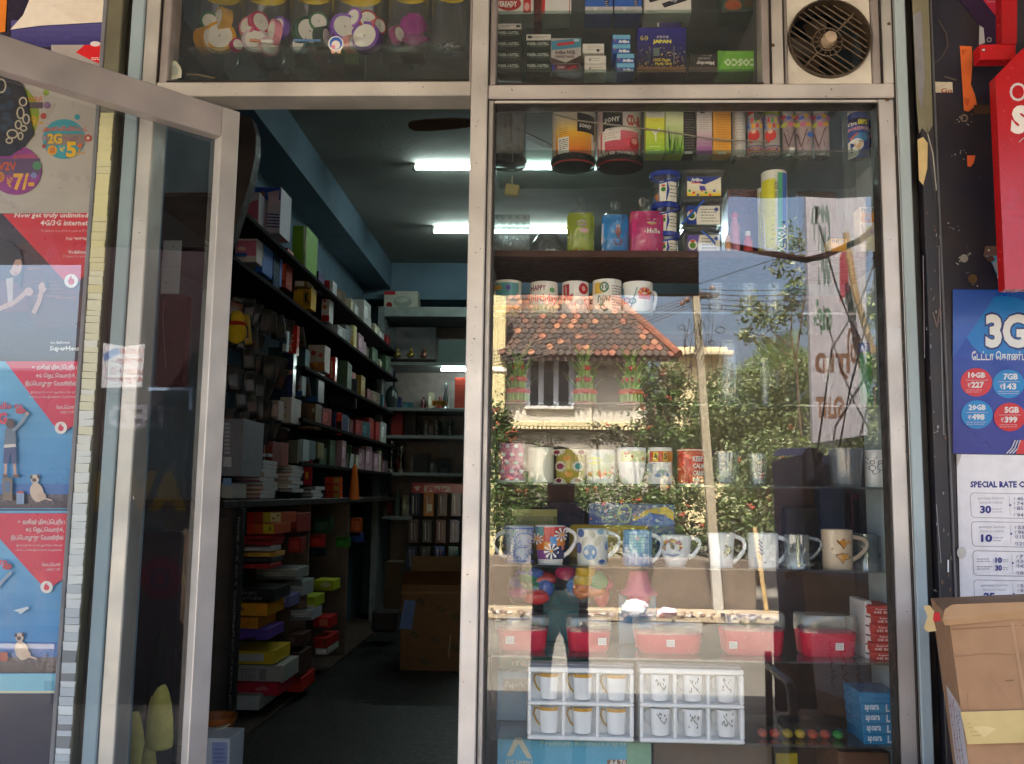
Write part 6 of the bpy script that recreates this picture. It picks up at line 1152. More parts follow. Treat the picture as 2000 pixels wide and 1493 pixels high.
carton('carton', 'teal flat box standing behind the two left lunch boxes', 'box', 1060, 1178, 1130, 1279, .3, .08, '#1f7a86', None, 'gloss')
def ballbag(label, cx, w, y0, y1, cols, seed):
    X0, X1, Z0, Z1 = dims(cx-w/2, y0, cx+w/2, y1, .24); r = random.Random(seed); t = thing('balloon_bag', label, 'bag', ((X0+X1)/2, .24, Z0), 'clear bags of balloons and balls'); xm = (X0+X1)/2
    for k in range(15): an = r.uniform(0, 6.28); rad = (X1-X0)*.32*r.uniform(.3, 1); sx_ = r.uniform(.8, 1.5); q = MB(); q.ball((xm+rad*math.cos(an), .24+.03*math.sin(an), Z0+.022+(Z1-Z0)*.66*r.random()), .026*sx_, .018, .026*r.uniform(.7, 1.2)/sx_**.5, cols[k % len(cols)], 'gloss', 12, 8, .06); q.build('balloon', t)
    q = MB(); R_ = (X1-X0)/2; q.lathe(xm, .24, [(.0001, Z0), (R_*.8, Z0+.004), (R_, Z0+(Z1-Z0)*.3), (R_*.95, Z0+(Z1-Z0)*.7), (R_*.4, Z1-.01), (R_*.2, Z1), (R_*.5, Z1+.012)], '#fff', 'film', 18, sy=.6); q.build('bag_film', t)
ZB7 = P(1100, 1182, .24).z; SNAP = ZB7
ballbag('clear bag of pink and green balloons under the paisley mug', 1038, 96, 1102, 1182, ['#2fa06a', '#c83a8c', '#d03a3a', '#3f62b8', '#2f8f5a'], 1); ballbag('bulging clear bag of coloured balls under the oval mug', 1140, 116, 1096, 1182, ['#d84a4a', '#e0b82c', '#3f86c8', '#d82a6a', '#3fa05a', '#e07a2c', '#4a3a8a'], 2)
q = MB(); z_ = P(1095, 1184, .24).z; q.box(P(985, 1184, .24).x, P(1205, 1184, .24).x, .2, .29, z_-.004, z_, '#fff', 'shelf'); q.build('glass_shelf', None, 'short glass shelf carrying the bags of balloons', 'shelf', 'shelves of the shop front')
X0, X1, Z0, Z1 = dims(1210, 1112, 1285, 1182, .24); q = MB(); rr_ = (X1-X0)/2; q.lathe((X0+X1)/2, .24, [(.0001, Z0), (rr_*.5, Z0), (rr_*.55, Z0+.01), (rr_*.65, Z0+.03), (rr_*1.0, Z0+.032), (rr_*.95, Z0+.04), (rr_*.7, Z0+.05), (rr_*.5, Z1), (.0001, Z1)], '#d86a94', 'gloss', 24); q.build('toy_hat', None, 'pink wrapped brimmed toy on the blue flat box', 'toy')
SNAP = ZS7
for k in range(6):
    if k: SNAP = 'keep'
    y1_ = 1277-k*18; y0_ = y1_-17.4; xo = [0, -4, 2, 0, 2, -6][k]
    def ptx(a, y0_=y0_, y1_=y1_, xo=xo): a.r(1700+xo, y0_+3, 1746, y0_+3.6, '#e07068'); a.t('Reynolds', 1716+xo, y0_+4.5, 1741, y0_+9, '#f0d8d2', .02); a.t('045 fine', 1712+xo, y0_+10, 1741, y0_+15, '#f0d8d2', .02)
    carton('pen_box', 'red pen box, '+['lowest', 'second from bottom', 'third from bottom', 'third from top', 'second from top', 'topmost'][k]+' of the pile by the frame', 'box', 1706+xo, y0_, 1748, y1_, .1, .12, '#c02a26', ptx, 'card', 'pile of red pen boxes')
SNAP = ZS7
carton('carton', 'white edged tall box left of the red pen boxes', 'box', 1690, 1166, 1704, 1278, .13, .12, '#d8d0cc', lambda a: [a.p([(1690, 1175+i*18), (1704, 1179+i*18), (1704, 1182+i*18), (1690, 1178+i*18)], '#4a3a44') for i in range(6)])
# ---- eighth shelf: cup sets, blue pencil boxes, toy bag
SNAP = ZS8
def cupset(label, x0, x1, y0, y1, floral):
    Y = .055; X0, X1, Z0, Z1 = dims(x0, y0, x1, y1, Y); t = thing('cup_set_box', label, 'cup set', ((X0+X1)/2, Y+.03, Z0), 'boxed sets of six cups'); W_ = X1-X0; H_ = Z1-Z0; q = MB(); q.box(X0, X1, Y+.042, Y+.05, Z0, Z1, '#eeeeec', 'gloss', .004); q.build('tray_back', t)
    q = MB()
    for z0_, z1_ in ((Z0, Z0+H_*.055), (Z0+H_*.475, Z0+H_*.525), (Z1-H_*.075, Z1)): q.box(X0, X1, Y, Y+.0415, z0_, z1_, '#f0f0ee', 'gloss', .003)
    for f0, f1 in ((0, .035), (.325, .355), (.645, .675), (.965, 1)):
        for zl, zh in ((.056, .474), (.526, .924)): q.box(X0+W_*f0, X0+W_*f1, Y+.0005, Y+.041, Z0+H_*zl, Z0+H_*zh, '#f0f0ee', 'gloss', .003)
    q.build('divider', t)
    if True: q = MB(); q.box(X0-.004, X1+.004, Y+.0505, Y+.06, Z0-.0, Z1+.006, '#8a8280', 'card', .006); q.build('outer_box', t)
    for j in range(2):
        for i in range(3):
            cx = X0+W_*(.18+.32*i+.022); zb2 = Z0+H_*(.075+.468*j); hh = H_*.36; r = W_*.098; q = MB(); q.lathe(cx, Y+.03, [(.0001, zb2), (r*.8, zb2), (r*.86, zb2+.003), (r, zb2+hh), (r*.95, zb2+hh), (.0001, zb2+.006)], '#f2f2f0', 'ceramic', 22, sy=.8)
            yf = lambda x, y, o: Vec((cx+x*r, Y+.03-.8*r*math.sqrt(max(0, 1-(x*.98)**2))*(.86+.14*y)-.0006-o*3, zb2+hh*y)); a = Art(q, yf, 'ceramic')
            if not floral: a.r(-.9, .86, .9, 1.0, '#c9963c', 8)
            else:
                rr2 = random.Random(j*3+i)
                for _ in range(9): a.c(rr2.uniform(-.5, .6), rr2.uniform(.35, .9), .07, rr2.choice(['#8a8a86', '#5a5a58', '#a9a9a4']), .05, 7, rr2.uniform(0, 3))
                a.l([(-.4, .85), (0, .6), (.4, .45)], .05, '#9a9a96')
            cu = q.build('cup', t); q = MB(); hx = -1; q.tube([(cx+hx*r*.95, Y+.03, zb2+hh*.88), (cx+hx*r*1.35, Y+.03, zb2+hh*.92), (cx+hx*r*1.5, Y+.03, zb2+hh*.7), (cx+hx*r*1.2, Y+.03, zb2+hh*.4), (cx+hx*r*.85, Y+.03, zb2+hh*.25)], .0025, '#c9a050' if not floral else '#e4e4e0', 'ceramic', 7); q.build('handle', cu)
cupset('white boxed set of six cups with gold rims', 1031, 1238, 1288, 1430, False); cupset('white boxed set of six cups with grey floral sprigs', 1250, 1454, 1291, 1436, True)
for k in range(5):
    SNAP = ZS8 if k == 0 else 'keep'
    y1_ = 1435-k*20.3; y0_ = y1_-19.6; xo = -2*k if k < 4 else -8
    def atx(a, y0_=y0_, y1_=y1_, xo=xo): a.t('apsara', 1694+xo, y0_+3, 1722+xo, y1_-3, '#e0e6ea', .02); a.t('L', 1733+xo*.6, y0_+2, 1740+xo*.6, y1_-3, '#c9d0d4', .06)
    carton('pencil_box', 'blue apsara pencil box, '+['lowest', 'second from bottom', 'middle', 'second from top', 'topmost'][k]+' of its pile', 'box', 1687+xo, y0_, 1757, y1_, .09, .13, '#1f7fae', atx if k < 4 else (lambda a: a.r(1700, 1344, 1750, 1346, '#1a6a94')), 'gloss', 'pile of blue pencil boxes')
SNAP = ZS8
TB = thing('toy_bag', 'clear bag of red, yellow and green toys on the bottom shelf', 'bag', P(1560, 1437, .12)); X0, X1, Z0, Z1 = dims(1478, 1400, 1660, 1436, .12); q = MB()
for i, c in enumerate(['#c8503a', '#c0402c', '#c9a82a', '#cfae2e', '#c0482c', '#b84030', '#2fa03a']): q = MB(); q.ball((X0+(X1-X0)*(i+.5)/7.4, .13, Z0+.012), .013, .02, .011, c, 'gloss', 12, 8, .08); q.build('toy', TB)
q = MB(); pts = []; n = 14; r = random.Random(2)
for j in range(4):
    for i in range(n): u = i/(n-1); pts.append((X0+(X1-X0)*u, .1-.012*math.sin(math.pi*u)+.02*j, Z0+.002+(.036*math.sin(math.pi*(j+.3)/3.6)+r.uniform(0, .006))*(.5+.5*math.sin(math.pi*u))))
q.add(pts, [(j*n+i, j*n+i+1, (j+1)*n+i+1, (j+1)*n+i) for j in range(3) for i in range(n-1)], '#fff', 'film'); q.build('bag_film', TB)
carton('paper_ream', 'green ream wrapped paper pack left of the cup sets', 'paper ream', 974, 1256, 1148, 1400, .3, .1, '#3f8a68', lambda a: (a.p([(1000, 1288), (1016, 1258), (1026, 1258), (1040, 1292), (1030, 1292), (1020, 1268), (1010, 1288)], '#cfc8a0'), a.t('ITC', 1000, 1292, 1030, 1302, '#c9c49c', .02), a.t('Premium Business', 1052, 1258, 1140, 1272, '#8fb8a0', .01)), 'gloss', 'paper reams in the window')
carton('paper_ream', 'blue ream wrapped paper pack marked Paperkraft', 'paper ream', 970, 1340, 1040, 1436, .24, .05, '#3a8fb4', lambda a: (a.r(983, 1354, 1036, 1379, '#5a5652'), a.t('Paperkraft', 987, 1358, 1042, 1374, '#cfc8bc', .02)), 'gloss', 'paper reams in the window')
SNAP = None
zb8 = ZS8-.012
carton('paper_ream', 'pale blue ream marked A4 70 500 on the window floor', 'paper ream', 970, 1446, 1272, 1640, .13, .25, '#5fa9c4', lambda a: (a.p([(989, 1478), (1006, 1440), (1018, 1440), (1040, 1482), (1030, 1482), (1012, 1452), (1000, 1476)], '#cfc8a8'), a.t('ITC Limited', 988, 1484, 1040, 1492, '#d8d2b8', .02), a.t('Premium Business Paper', 1056, 1447, 1225, 1460, '#a8c8b8', .01), a.r(1186, 1484, 1248, 1520, '#8a6a52'), a.t('A4 70 500', 1190, 1484, 1246, 1496, '#dcd6cc', .02), a.r(1224, 1447, 1272, 1640, '#7fa88a')), 'gloss', 'paper reams in the window')
carton('carton', 'brown carton on the window floor right of the reams', 'box', 1276, 1450, 1510, 1640, .16, .2, '#6b5844')
carton('yellow_sack', 'yellow packet on the window floor behind the carton edge', 'packet', 1516, 1472, 1560, 1640, .2, .1, '#a8921e', None, 'gloss')
carton('carton', 'brown carton on the window floor below the pencil boxes', 'box', 1640, 1470, 1740, 1640, .16, .2, '#6a4630')
# ================================================================== inside the shop
def tubelight(label, x0, x1, y, Y, z=None, off=.07, fix=True):
    a, b2 = P(x0, y, Y), P(x1, y, Y); z = z or (a.z+b2.z)/2; t = thing('tube_light', label, 'tube light', ((a.x+b2.x)/2, Y, z), 'fluorescent tube lights')
    if fix:
        q = MB(); q.box(a.x-.03, b2.x+.03, Y+.01, Y+.07, z+off+.012, z+off+.04, '#60635e', 'paint', .004); q.build('batten', t)
        for x in (a.x-.012, b2.x+.012): q = MB(); q.box(x-.012, x+.012, Y-.012, Y+.03, z-.02, z+off+.0115, '#7a7d77', 'paint', .003); q.build('lamp_holder', t)
    q = MB(); q.tube([(a.x, Y, z), (b2.x, Y, z)], .016, '#fff', 'tubelight', 14); q.build('tube', t); return t
ZC = 3.3
Y1 = 1800*(3.2-1.15)/(958-325)-2.3; tubelight('nearer lit tube on the ceiling, left end showing in the doorway', 812, 1180, 327, Y1)
Y2 = 1800*(3.2-1.15)/(958-450)-2.3; tubelight('farther lit tube on the ceiling, lower in the doorway', 848, 1140, 452, Y2)
tubelight('teal lit tube under a shelf of the back cabinet', 862, 1110, 723, 6.02, fix=False)
CF = thing('ceiling_fan', 'dark ceiling fan just behind the middle mullion', 'ceiling fan', P(968, 238, 2.0)); c = P(968, 238, 2.0); q = MB(); q.lathe(c.x, c.y, [(.0001, c.z-.05), (.07, c.z-.05), (.09, c.z), (.07, c.z+.05), (.0001, c.z+.05)], '#2a2220', 'paint', 24); q.build('motor', CF); q = MB(); q.tube([(c.x, c.y, c.z+.05), (c.x, c.y, 3.3)], .014, '#2a2220', 'paint'); q.build('rod', CF)
for k in range(3):
    an = math.radians(172+120*k); d = Vec((math.cos(an), math.sin(an), 0)); s = Vec((-d.y, d.x, .25)).normalized()*.045; q = MB(); p0, p1 = c+d*.08, c+d*.44; q.prism([p0-s*.45, p0+s*.45, c+d*.2+s*.9, c+d*.34+s, c+d*.42+s*.8, p1+s*.3, p1-s*.3, c+d*.42-s*.8, c+d*.34-s, c+d*.2-s*.9], (0, 0, .006), '#6a5548', 'paint'); q.build('blade', CF)
# left wall shelving
SX = -1.42
yof = lambda x: SX*1800/(x-1076.0)-2.3
WS = thing('wall_shelves', 'dark wooden shelves running along the left shop wall', 'shelves', (-1.6, 3.8, 0))
for z, y0 in ((2.42, 1.5), (2.18, 1.5), (1.86, 2.9), (1.56, 2.9), (1.31, 2.9)):
    q = MB(); q.box(-1.745, SX+.02, y0, 6.15, z-.022, z, '#14100e', 'cloth', .002); q.build('board', WS)
for y0 in (1.5, 3.6, 5.0): q = MB(); q.box(-1.745, -1.72, y0, y0+.03, 1.11, 2.6, '#3a302a', 'wood', .002); q.build('upright', WS)
CB = thing('counter_cabinet', 'low cabinet with counter top and open compartments along the left wall', 'cabinet', (-1.6, 3.8, 0))
q = MB(); q.box(-1.745, SX+.04, 1.62, 6.1, 1.065, 1.1, '#2a2220', 'wood', .003); q.build('counter_top', CB)
for x in (462, 604, 683): y = yof(x)+.02; q = MB(); q.box(-1.745, SX+.02, y, y+.025, .02, 1.064, '#6a584e', 'wood', .002); q.build('divider', CB)
q = MB(); q.box(-1.745, SX+.03, 1.62, 6.1, 0, .02, '#4a3c34', 'wood', .002); q.build('plinth', CB)
pX = P(460, 1180, 1.7); q = MB(); q.box(pX.x-.016, pX.x+.016, 1.69, 1.73, 0, 1.064, '#1d191a', 'paint', .002); q.box(pX.x-.003, pX.x+.005, 1.683, 1.6895, .05, 1.03, '#a9a6a2', 'steel', .001); q.build('front_post', CB)
q = MB(); q.quad((-1.745, 1.7, .02), (pX.x-.017, 1.7, .02), (pX.x-.017, 1.7, 1.06), (-1.745, 1.7, 1.06), '#fff', 'pane'); q.build('glass_panel', CB)
OCC = []
def shade(c, f): c = K(c); return tuple(min(.85, v*f+(.02 if f > 1 else 0)) for v in c)
def autoart(a, x0, y0, x1, y1, col):                   # the usual print on a shop carton: a band, a panel, small type
    r = random.Random(int(x0*7+y0)); w, h = x1-x0, y1-y0; k = r.randrange(4)
    if k == 0: a.r(x0, y0, x1, y0+h*.3, shade(col, .45))
    elif k == 1: a.r(x0+w*.15, y0+h*.25, x1-w*.15, y1-h*.2, shade(col, 1.9))
    elif k == 2: a.p([(x0, y1), (x0, y0+h*.5), (x1, y0+h*.75), (x1, y1)], shade(col, .5))
    else: a.c(x0+w*.35, y0+h*.45, min(w, h)*.26, shade(col, 2.2))
    a.scrib(x0+w*.2, y0+h*.3, x1-w*.18, y1-h*.25, max(1, int(h/7)), shade(col, .3) if k in (1, 3) else shade(col, 2.4), 1.1, r.randrange(99), .8)
def li(name, label, cat, x0, y0, x1, y1, col, art=None, dep=.2, sx=0.0, mat='card', group='stock on the left shelves', push=0.0):
    Y = (SX+sx)*1800/(x1-1076.0)-2.3+push; z_ = P((x0+x1)/2, y1, Y).z; OCC.append((Y-.02, Y+dep+.02, z_))
    if art is None and x1-x0 > 9: art = lambda a: autoart(a, x0, y0, x1, y1, col)
    return carton(name, label, cat, x0, y0, x1, y1, Y, dep, col, art, mat, group)
li('carton', 'blue and white toy box on the top left shelf', 'box', 498, 366, 548, 456, '#b9b4c0', lambda a: (a.r(498, 366, 548, 392, '#2a4aa8'), a.p([(522, 376), (546, 372), (544, 400), (526, 404)], '#c9b0c4'), a.c(512, 380, 6, '#b06a5a'), a.p([(498, 400), (522, 412), (522, 440), (498, 430)], '#b86a84'), [a.l([(520, 418+i*6), (546, 420+i*6)], 2.4, '#2a3a8a') for i in range(5)]))
li('carton', 'pink and white box behind the blue toy box, top left shelf', 'box', 476, 376, 506, 436, '#c0b4c0', lambda a: a.p([(478, 400), (504, 390), (504, 430), (480, 420)], '#b8607a'), push=.22)
li('carton', 'lime green box with white side on the top left shelf', 'box', 570, 441, 597, 528, '#6fa02c', lambda a: a.r(593, 441, 597, 528, '#dde0cc'), .28)
li('carton', 'pink and white printed box on the second left shelf', 'box', 460, 456, 502, 512, '#d8d0d4', lambda a: (a.r(462, 470, 500, 500, '#c67090'), a.c(472, 486, 8, '#d8c0b0', 4), a.r(460, 494, 482, 502, '#3a6ab8'), a.scrib(466, 460, 498, 466, 1, '#7a6a8a', 2, 3)), .2)
li('carton', 'blue and yellow box beside the pink printed box', 'box', 499, 466, 514, 532, '#2a62b8', lambda a: (a.r(499, 466, 514, 494, '#cfd0d8'), a.r(499, 494, 514, 503, '#d0b04a')), .34)
li('carton', 'bright orange box standing on the second left shelf', 'box', 533, 484, 560, 562, '#b8451e', None, .12, mat='gloss')
li('carton', 'dull blue bagged box left of the orange box', 'box', 516, 488, 534, 556, '#2a4060', None, .12, mat='gloss')
li('carton', 'white and brown box on top of the yellow box', 'box', 576, 528, 601, 559, '#8a6a3e', lambda a: a.r(576, 528, 594, 559, '#cfcac8'), .15)
li('carton', 'yellow box with a black mark, second left shelf', 'box', 573, 560, 608, 603, '#d0a022', lambda a: (a.r(592, 566, 606, 598, '#a8801e'), a.t('K', 595, 572, 604, 592, '#1d1a14', .05), a.r(575, 562, 580, 568, '#2a2414')), .12)
li('carton', 'purple box right of the white and brown one', 'box', 609, 530, 622, 568, '#4a2f6a', None, .15)
li('carton', 'red and white box leaning farther along the second shelf', 'box', 627, 548, 650, 578, '#c8c4c8', lambda a: a.r(627, 548, 644, 578, '#b82434'), .12)
li('carton', 'white box with red foot under the leaning red one', 'box', 628, 579, 643, 628, '#c9c4c4', lambda a: (a.r(628, 616, 643, 628, '#c0202a'), a.c(634, 600, 4, '#b8603a'), a.c(634, 588, 3, '#b8404a')), .12)
li('carton', 'yellow box with red doodles at the far shelf end', 'box', 648, 635, 691, 680, '#d8c98a', lambda a: (a.g(648, 635, 690, 680, '#dcd6b0', '#c9a23a', 4), a.ring(662, 648, 6, 3, '#c04a2a'), a.ring(672, 660, 6, 3, '#c8602a'), a.ring(680, 666, 5, 3, '#c04a2a')), .1)
li('carton', 'long red box hanging on the left wall display', 'box', 561, 636, 580, 694, '#c02c20', lambda a: (a.c(568, 642, 3, '#e8dcd4'), a.t('faber', 564, 652, 573, 688, '#e8d4cc', .02, rot=90)), .05, mat='gloss')
li('carton', 'slim white and blue pack beside the long red box', 'box', 552, 646, 560, 686, '#b8c0cc', lambda a: a.r(552, 664, 560, 672, '#4a6a9a'), .05)
li('carton', 'pale box with red and orange flowers, third left shelf', 'box', 601, 674, 634, 725, '#c9b8b0', lambda a: (a.r(601, 708, 634, 725, '#b8703a'), a.c(612, 690, 5, '#b8303a'), a.c(626, 694, 4, '#c0503a'), a.c(616, 712, 5, '#d8903a')), .15)
li('carton', 'narrow red pack hanging farther along the third shelf', 'box', 641, 697, 655, 745, '#b8241e', lambda a: a.t('natraj', 645, 706, 650, 738, '#e0c080', .02, rot=90), .05, mat='gloss')
li('carton', 'blue clear fronted pack on the fourth left shelf', 'box', 596, 728, 622, 785, '#5a7484', lambda a: (a.r(600, 734, 618, 775, '#22384a'), a.r(598, 776, 620, 784, '#2a5a9a')), .15, mat='gloss')
li('carton', 'white pack with red figure, fourth left shelf', 'box', 574, 734, 590, 772, '#b8c4cc', lambda a: (a.c(581, 756, 5, '#b8302a'), a.r(574, 764, 590, 772, '#2a5a9a')), .1)
li('carton', 'tall white box with small gold emblem, fifth shelf', 'box', 546, 776, 569, 826, '#b8acaa', lambda a: (a.c(556, 812, 4, '#b88a3a', 3), a.c(556, 796, 3, '#a84a4a', 2)), .2)
li('carton', 'pinkish box behind the tall white one, fifth shelf', 'box', 528, 782, 544, 820, '#a08a84', None, .1)
li('carton', 'brown and cream games box on the fifth shelf', 'box', 584, 788, 616, 838, '#6a5040', lambda a: (a.r(600, 790, 616, 836, '#7a5f4a'), a.r(609, 798, 614, 806, '#c9c0b4')), .15)
li('carton', 'purple and blue clear pack hanging mid left', 'pack', 547, 690, 572, 790, '#23284a', lambda a: (a.p([(560, 724), (573, 722), (572, 731), (560, 733)], '#c08a84'), a.r(562, 740, 570, 786, '#2f3a6a')), .06, mat='gloss')
# standing books
for i, (x0, x1, y0, y1, c, lb) in enumerate(((514, 532, 862, 910, '#7a2c2c', 'maroon book leaning at the left of the book row'), (533, 548, 864, 910, '#8a3a34', 'brick red book second in the book row'), (560, 581, 860, 905, '#5a5a50', 'grey green book in the book row'), (582, 592, 858, 900, '#aeb4b8', 'white spined book in the book row'), (595, 604, 860, 897, '#5a707a', 'teal spined book in the book row'), (605, 621, 864, 895, '#7a7040', 'olive book at the right of the book row'))): li('book', lb, 'book', x0, y0, x1, y1, c, lambda a, x0=x0, x1=x1, y0=y0, y1=y1: a.r(x0+2, y0+4, x0+3.4, y1-4, '#c9c0b4'), .15, group='standing books')
# big grey register box and notebook piles on the counter
carton('register_box', 'grey box of registers with a striped label, near end of counter', 'box', 432, 818, 473, 930, 1.75, .3, '#8a8892', lambda a: ([a.r(438, 826+i*8, 449, 831+i*8, '#c4c2cc') for i in range(8)], a.r(436, 893, 452, 912, '#cfcfd6')))
def pile(x0, x1, y0, y1, n, cols, lb, seed, dep=.24, grp='exercise books piled on the counter'):
    r = random.Random(seed); h = (y1-y0)/n
    for i in range(n):
        ya = y1-(i+1)*h; xo = r.uniform(-5, 5); c = cols[r.randrange(len(cols))]
        li('exercise_book', lb % ['bottom', 'second', 'third', 'fourth', 'fifth', 'sixth', 'seventh', 'eighth', 'ninth', 'tenth'][i], 'book', x0+xo, ya+.4, x1+xo, ya+h-.2, '#b4b0b4', lambda a, xa=x0+xo, xb=x1+xo, ya=ya, c=c, h=h: (a.r(xa, ya+.4, xb, ya+h*.22, c), a.r(xa, ya+h*.78, xb, ya+h-.3, c)), dep, group=grp)
pile(461, 512, 898, 974, 9, ['#b8404a', '#5a6ab0', '#3a3a42', '#c86a3a', '#7a9ac0'], '%s exercise book up in the left counter pile', 1)
pile(522, 566, 908, 962, 7, ['#3a4a42', '#b86a2a', '#cfc9b0', '#4a4a52'], '%s exercise book up in the middle counter pile', 2)
pile(590, 612, 950, 985, 5, ['#4a4450', '#5a3a3a', '#6a6a74'], '%s exercise book up in the right counter pile', 3)
li('exercise_book', 'thin open book lying on top of the grey register box side', 'book', 476, 886, 525, 892, '#a9a6b4', None, .2)
li('carton', 'white register bundle low on the counter, near end', 'book', 432, 944, 452, 974, '#a8a49e', lambda a: a.r(436, 934, 452, 950, '#7a9ac8'), .2, push=-.1)
li('packet', 'shiny red packet standing on the counter beside the right pile', 'packet', 593, 898, 606, 948, '#a82030', lambda a: a.r(597, 922, 602, 936, '#c8a02c'), .05, mat='gloss')
for i in range(3): li('packet', 'orange red packet, %s of three stacked at the counter end' % ['lowest', 'middle', 'topmost'][i], 'packet', 634, 962-i*15, 664, 976-i*15, '#c8442c', lambda a, i=i: a.r(652, 964-i*15, 663, 974-i*15, '#b0904a'), .08, mat='gloss')
X0, X1, Z0, Z1 = dims(682, 906, 702, 976, 4.2); q = MB(); q.lathe((X0+X1)/2, 4.2, [(.0001, Z0), ((X1-X0)*.55, Z0), ((X1-X0)*.5, Z0+.03), ((X1-X0)*.22, Z1-.02), (.0001, Z1)], '#c8641e', 'gloss', 20); q.build('toy_cone', None, 'orange cone shaped toy at the far end of the counter', 'toy')
# hanging clear packets along the left wall
r = random.Random(21); hp_ = []
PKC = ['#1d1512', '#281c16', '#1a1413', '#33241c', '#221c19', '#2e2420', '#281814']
def hang(label, x0, y0, x1, y1, col, lean=.0, shine=True, Y=None, grp='clear packets hanging on the left wall'):
    Y = Y or yof(x1)-.05; X0, X1, Z0, Z1 = dims(x0, y0, x1, y1, Y); q = MB(); xm = (X0+X1)/2; M = Matrix.Translation((xm, Y, Z1)) @ Matrix.Rotation(lean, 4, 'Y') @ Matrix.Rotation(.5, 4, 'Z') @ Matrix.Translation((-xm, -Y, -Z1))
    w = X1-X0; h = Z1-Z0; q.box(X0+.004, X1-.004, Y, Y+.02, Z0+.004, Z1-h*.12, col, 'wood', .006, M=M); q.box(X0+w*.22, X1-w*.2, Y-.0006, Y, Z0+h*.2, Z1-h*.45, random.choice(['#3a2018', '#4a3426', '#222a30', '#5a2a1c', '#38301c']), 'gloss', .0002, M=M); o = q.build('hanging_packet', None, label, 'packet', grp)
    q = MB(); n = 5; pts = [M @ Vec((X0+w*i/(n-1), Y-.004-.004*(i % 2), Z0+h*j/3)) for j in range(4) for i in range(n)]; q.add(pts, [(j*n+i, j*n+i+1, (j+1)*n+i+1, (j+1)*n+i) for j in range(3) for i in range(n-1)], '#fff', 'wrap'); q.build('clear_wrap', o)
rows = [(520, 600, 24, 52, 4, 'far upper'), (530, 700, 22, 50, 4, 'far middle'), (500, 800, 22, 46, 4, 'far lower'), (452, 572, 26, 58, 5, 'upper'), (432, 618, 28, 60, 4, 'second'), (470, 668, 30, 58, 5, 'third'), (438, 700, 26, 60, 5, 'fourth'), (452, 745, 26, 58, 5, 'fifth'), (442, 790, 24, 48, 5, 'lowest')]
for x, y, w, h, n, nm in rows:
    for i in range(n):
        xx = x+i*(w*.74)+r.uniform(-4, 4); yy = y+i*9+r.uniform(-6, 6)
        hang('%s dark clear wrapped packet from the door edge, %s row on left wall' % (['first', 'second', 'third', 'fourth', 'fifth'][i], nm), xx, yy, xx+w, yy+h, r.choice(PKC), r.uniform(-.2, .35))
hang('yellow soft toy shaped bag with a red band hanging by the door edge', 448, 606, 486, 676, '#d8b02c', -.15, grp='toys hanging at the doorway')
q = MB(); c = P(470, 640, 1.6); q.ball((c.x, 1.55, c.z-.03), .045, .03, .05, '#d8b42c', 'cloth', 14, 10); q.ball((c.x, 1.55, c.z+.035), .03, .025, .03, '#dcb82e', 'cloth', 12, 8); q.build('soft_toy', None, 'plain yellow soft toy with no face hanging at the doorway edge', 'toy')
q = MB(); q.lathe(c.x, 1.55, [(.036, c.z-.002), (.042, c.z+.006), (.034, c.z+.014)], '#b8302a', 'cloth', 16); q.build('toy_scarf', None, 'red band round the yellow hanging toy', 'scarf')
hang('orange patterned packet above the yellow toy', 436, 584, 478, 618, '#8a4420', .2, grp='toys hanging at the doorway')
hang('dark bag of small toys with a green top, far left wall', 640, 730, 700, 800, '#241a1a', 0, grp='toys hanging at the doorway'); hang('green leafy bag hanging at the far end of the left wall', 640, 860, 690, 925, '#2f4a1e', .1, grp='toys hanging at the doorway'); hang('red toy in clear wrap hanging at the far end of the left wall', 655, 800, 670, 852, '#c0281c', 0, grp='toys hanging at the doorway')
# boxes in the lower cabinet, nearer stack (bottom to top)
def lb_(label, x0, y0, x1, y1, col, art=None, dep=.3, push=.0, cat='box', name='carton'): return li(name, label, cat, x0, y0, x1, y1, col, art, dep, .02, 'card', 'boxes in the low cabinet', push)
lb_('plain white carton, bottom of the near stack in the cabinet', 430, 1358, 506, 1387, '#b4b4b0', lambda a: a.r(484, 1358, 485, 1387, '#9a9a96'), push=.3)
lb_('red flat box with worn corner, second in near stack', 420, 1333, 544, 1358, '#b01c30', lambda a: a.p([(498, 1345), (515, 1340), (526, 1348), (500, 1350)], '#c06a70'), push=.05)
lb_('grey printed file box, third in the near stack', 398, 1299, 553, 1333, '#a8a6a0', lambda a: (a.scrib(470, 1306, 500, 1328, 6, '#5a5a5a', 1.4, 3), a.r(506, 1306, 520, 1329, '#8f8d88'), a.scrib(508, 1308, 519, 1328, 5, '#4a4a4a', 1.3, 4)))
lb_('yellow file box with pale label, above the grey printed one', 398, 1271, 535, 1297, '#cfae1e', lambda a: a.r(420, 1277, 515, 1292, '#b9b8b4'), push=.12)
lb_('purple flat box under the orange ones', 420, 1229, 521, 1250, '#5f3f9a', lambda a: a.p([(480, 1247), (500, 1244), (500, 1249), (480, 1250)], '#2a2030'), push=.1)
lb_('lower orange box in the near stack', 425, 1206, 504, 1228, '#c8801e', lambda a: a.c(484, 1216, 4, '#a8641a', 2), push=.22)
lb_('upper orange box with black word on it', 410, 1178, 522, 1203, '#d8941e', lambda a: (a.t('sk', 466, 1186, 478, 1193, '#3a2a14', .03), a.r(500, 1180, 521, 1202, '#d88a1a')), push=.1)
lb_('black box with white script, above the orange boxes', 430, 1150, 535, 1174, '#1d1a1e', lambda a: (a.t('magic', 472, 1154, 502, 1163, '#8f8a8c', 0, .3), a.t('slate', 472, 1164, 512, 1172, '#8f8a8c', 0, .3)), push=.02)
lb_('grey box under the red notebooks', 500, 1112, 576, 1132, '#8f8e8a', push=.0)
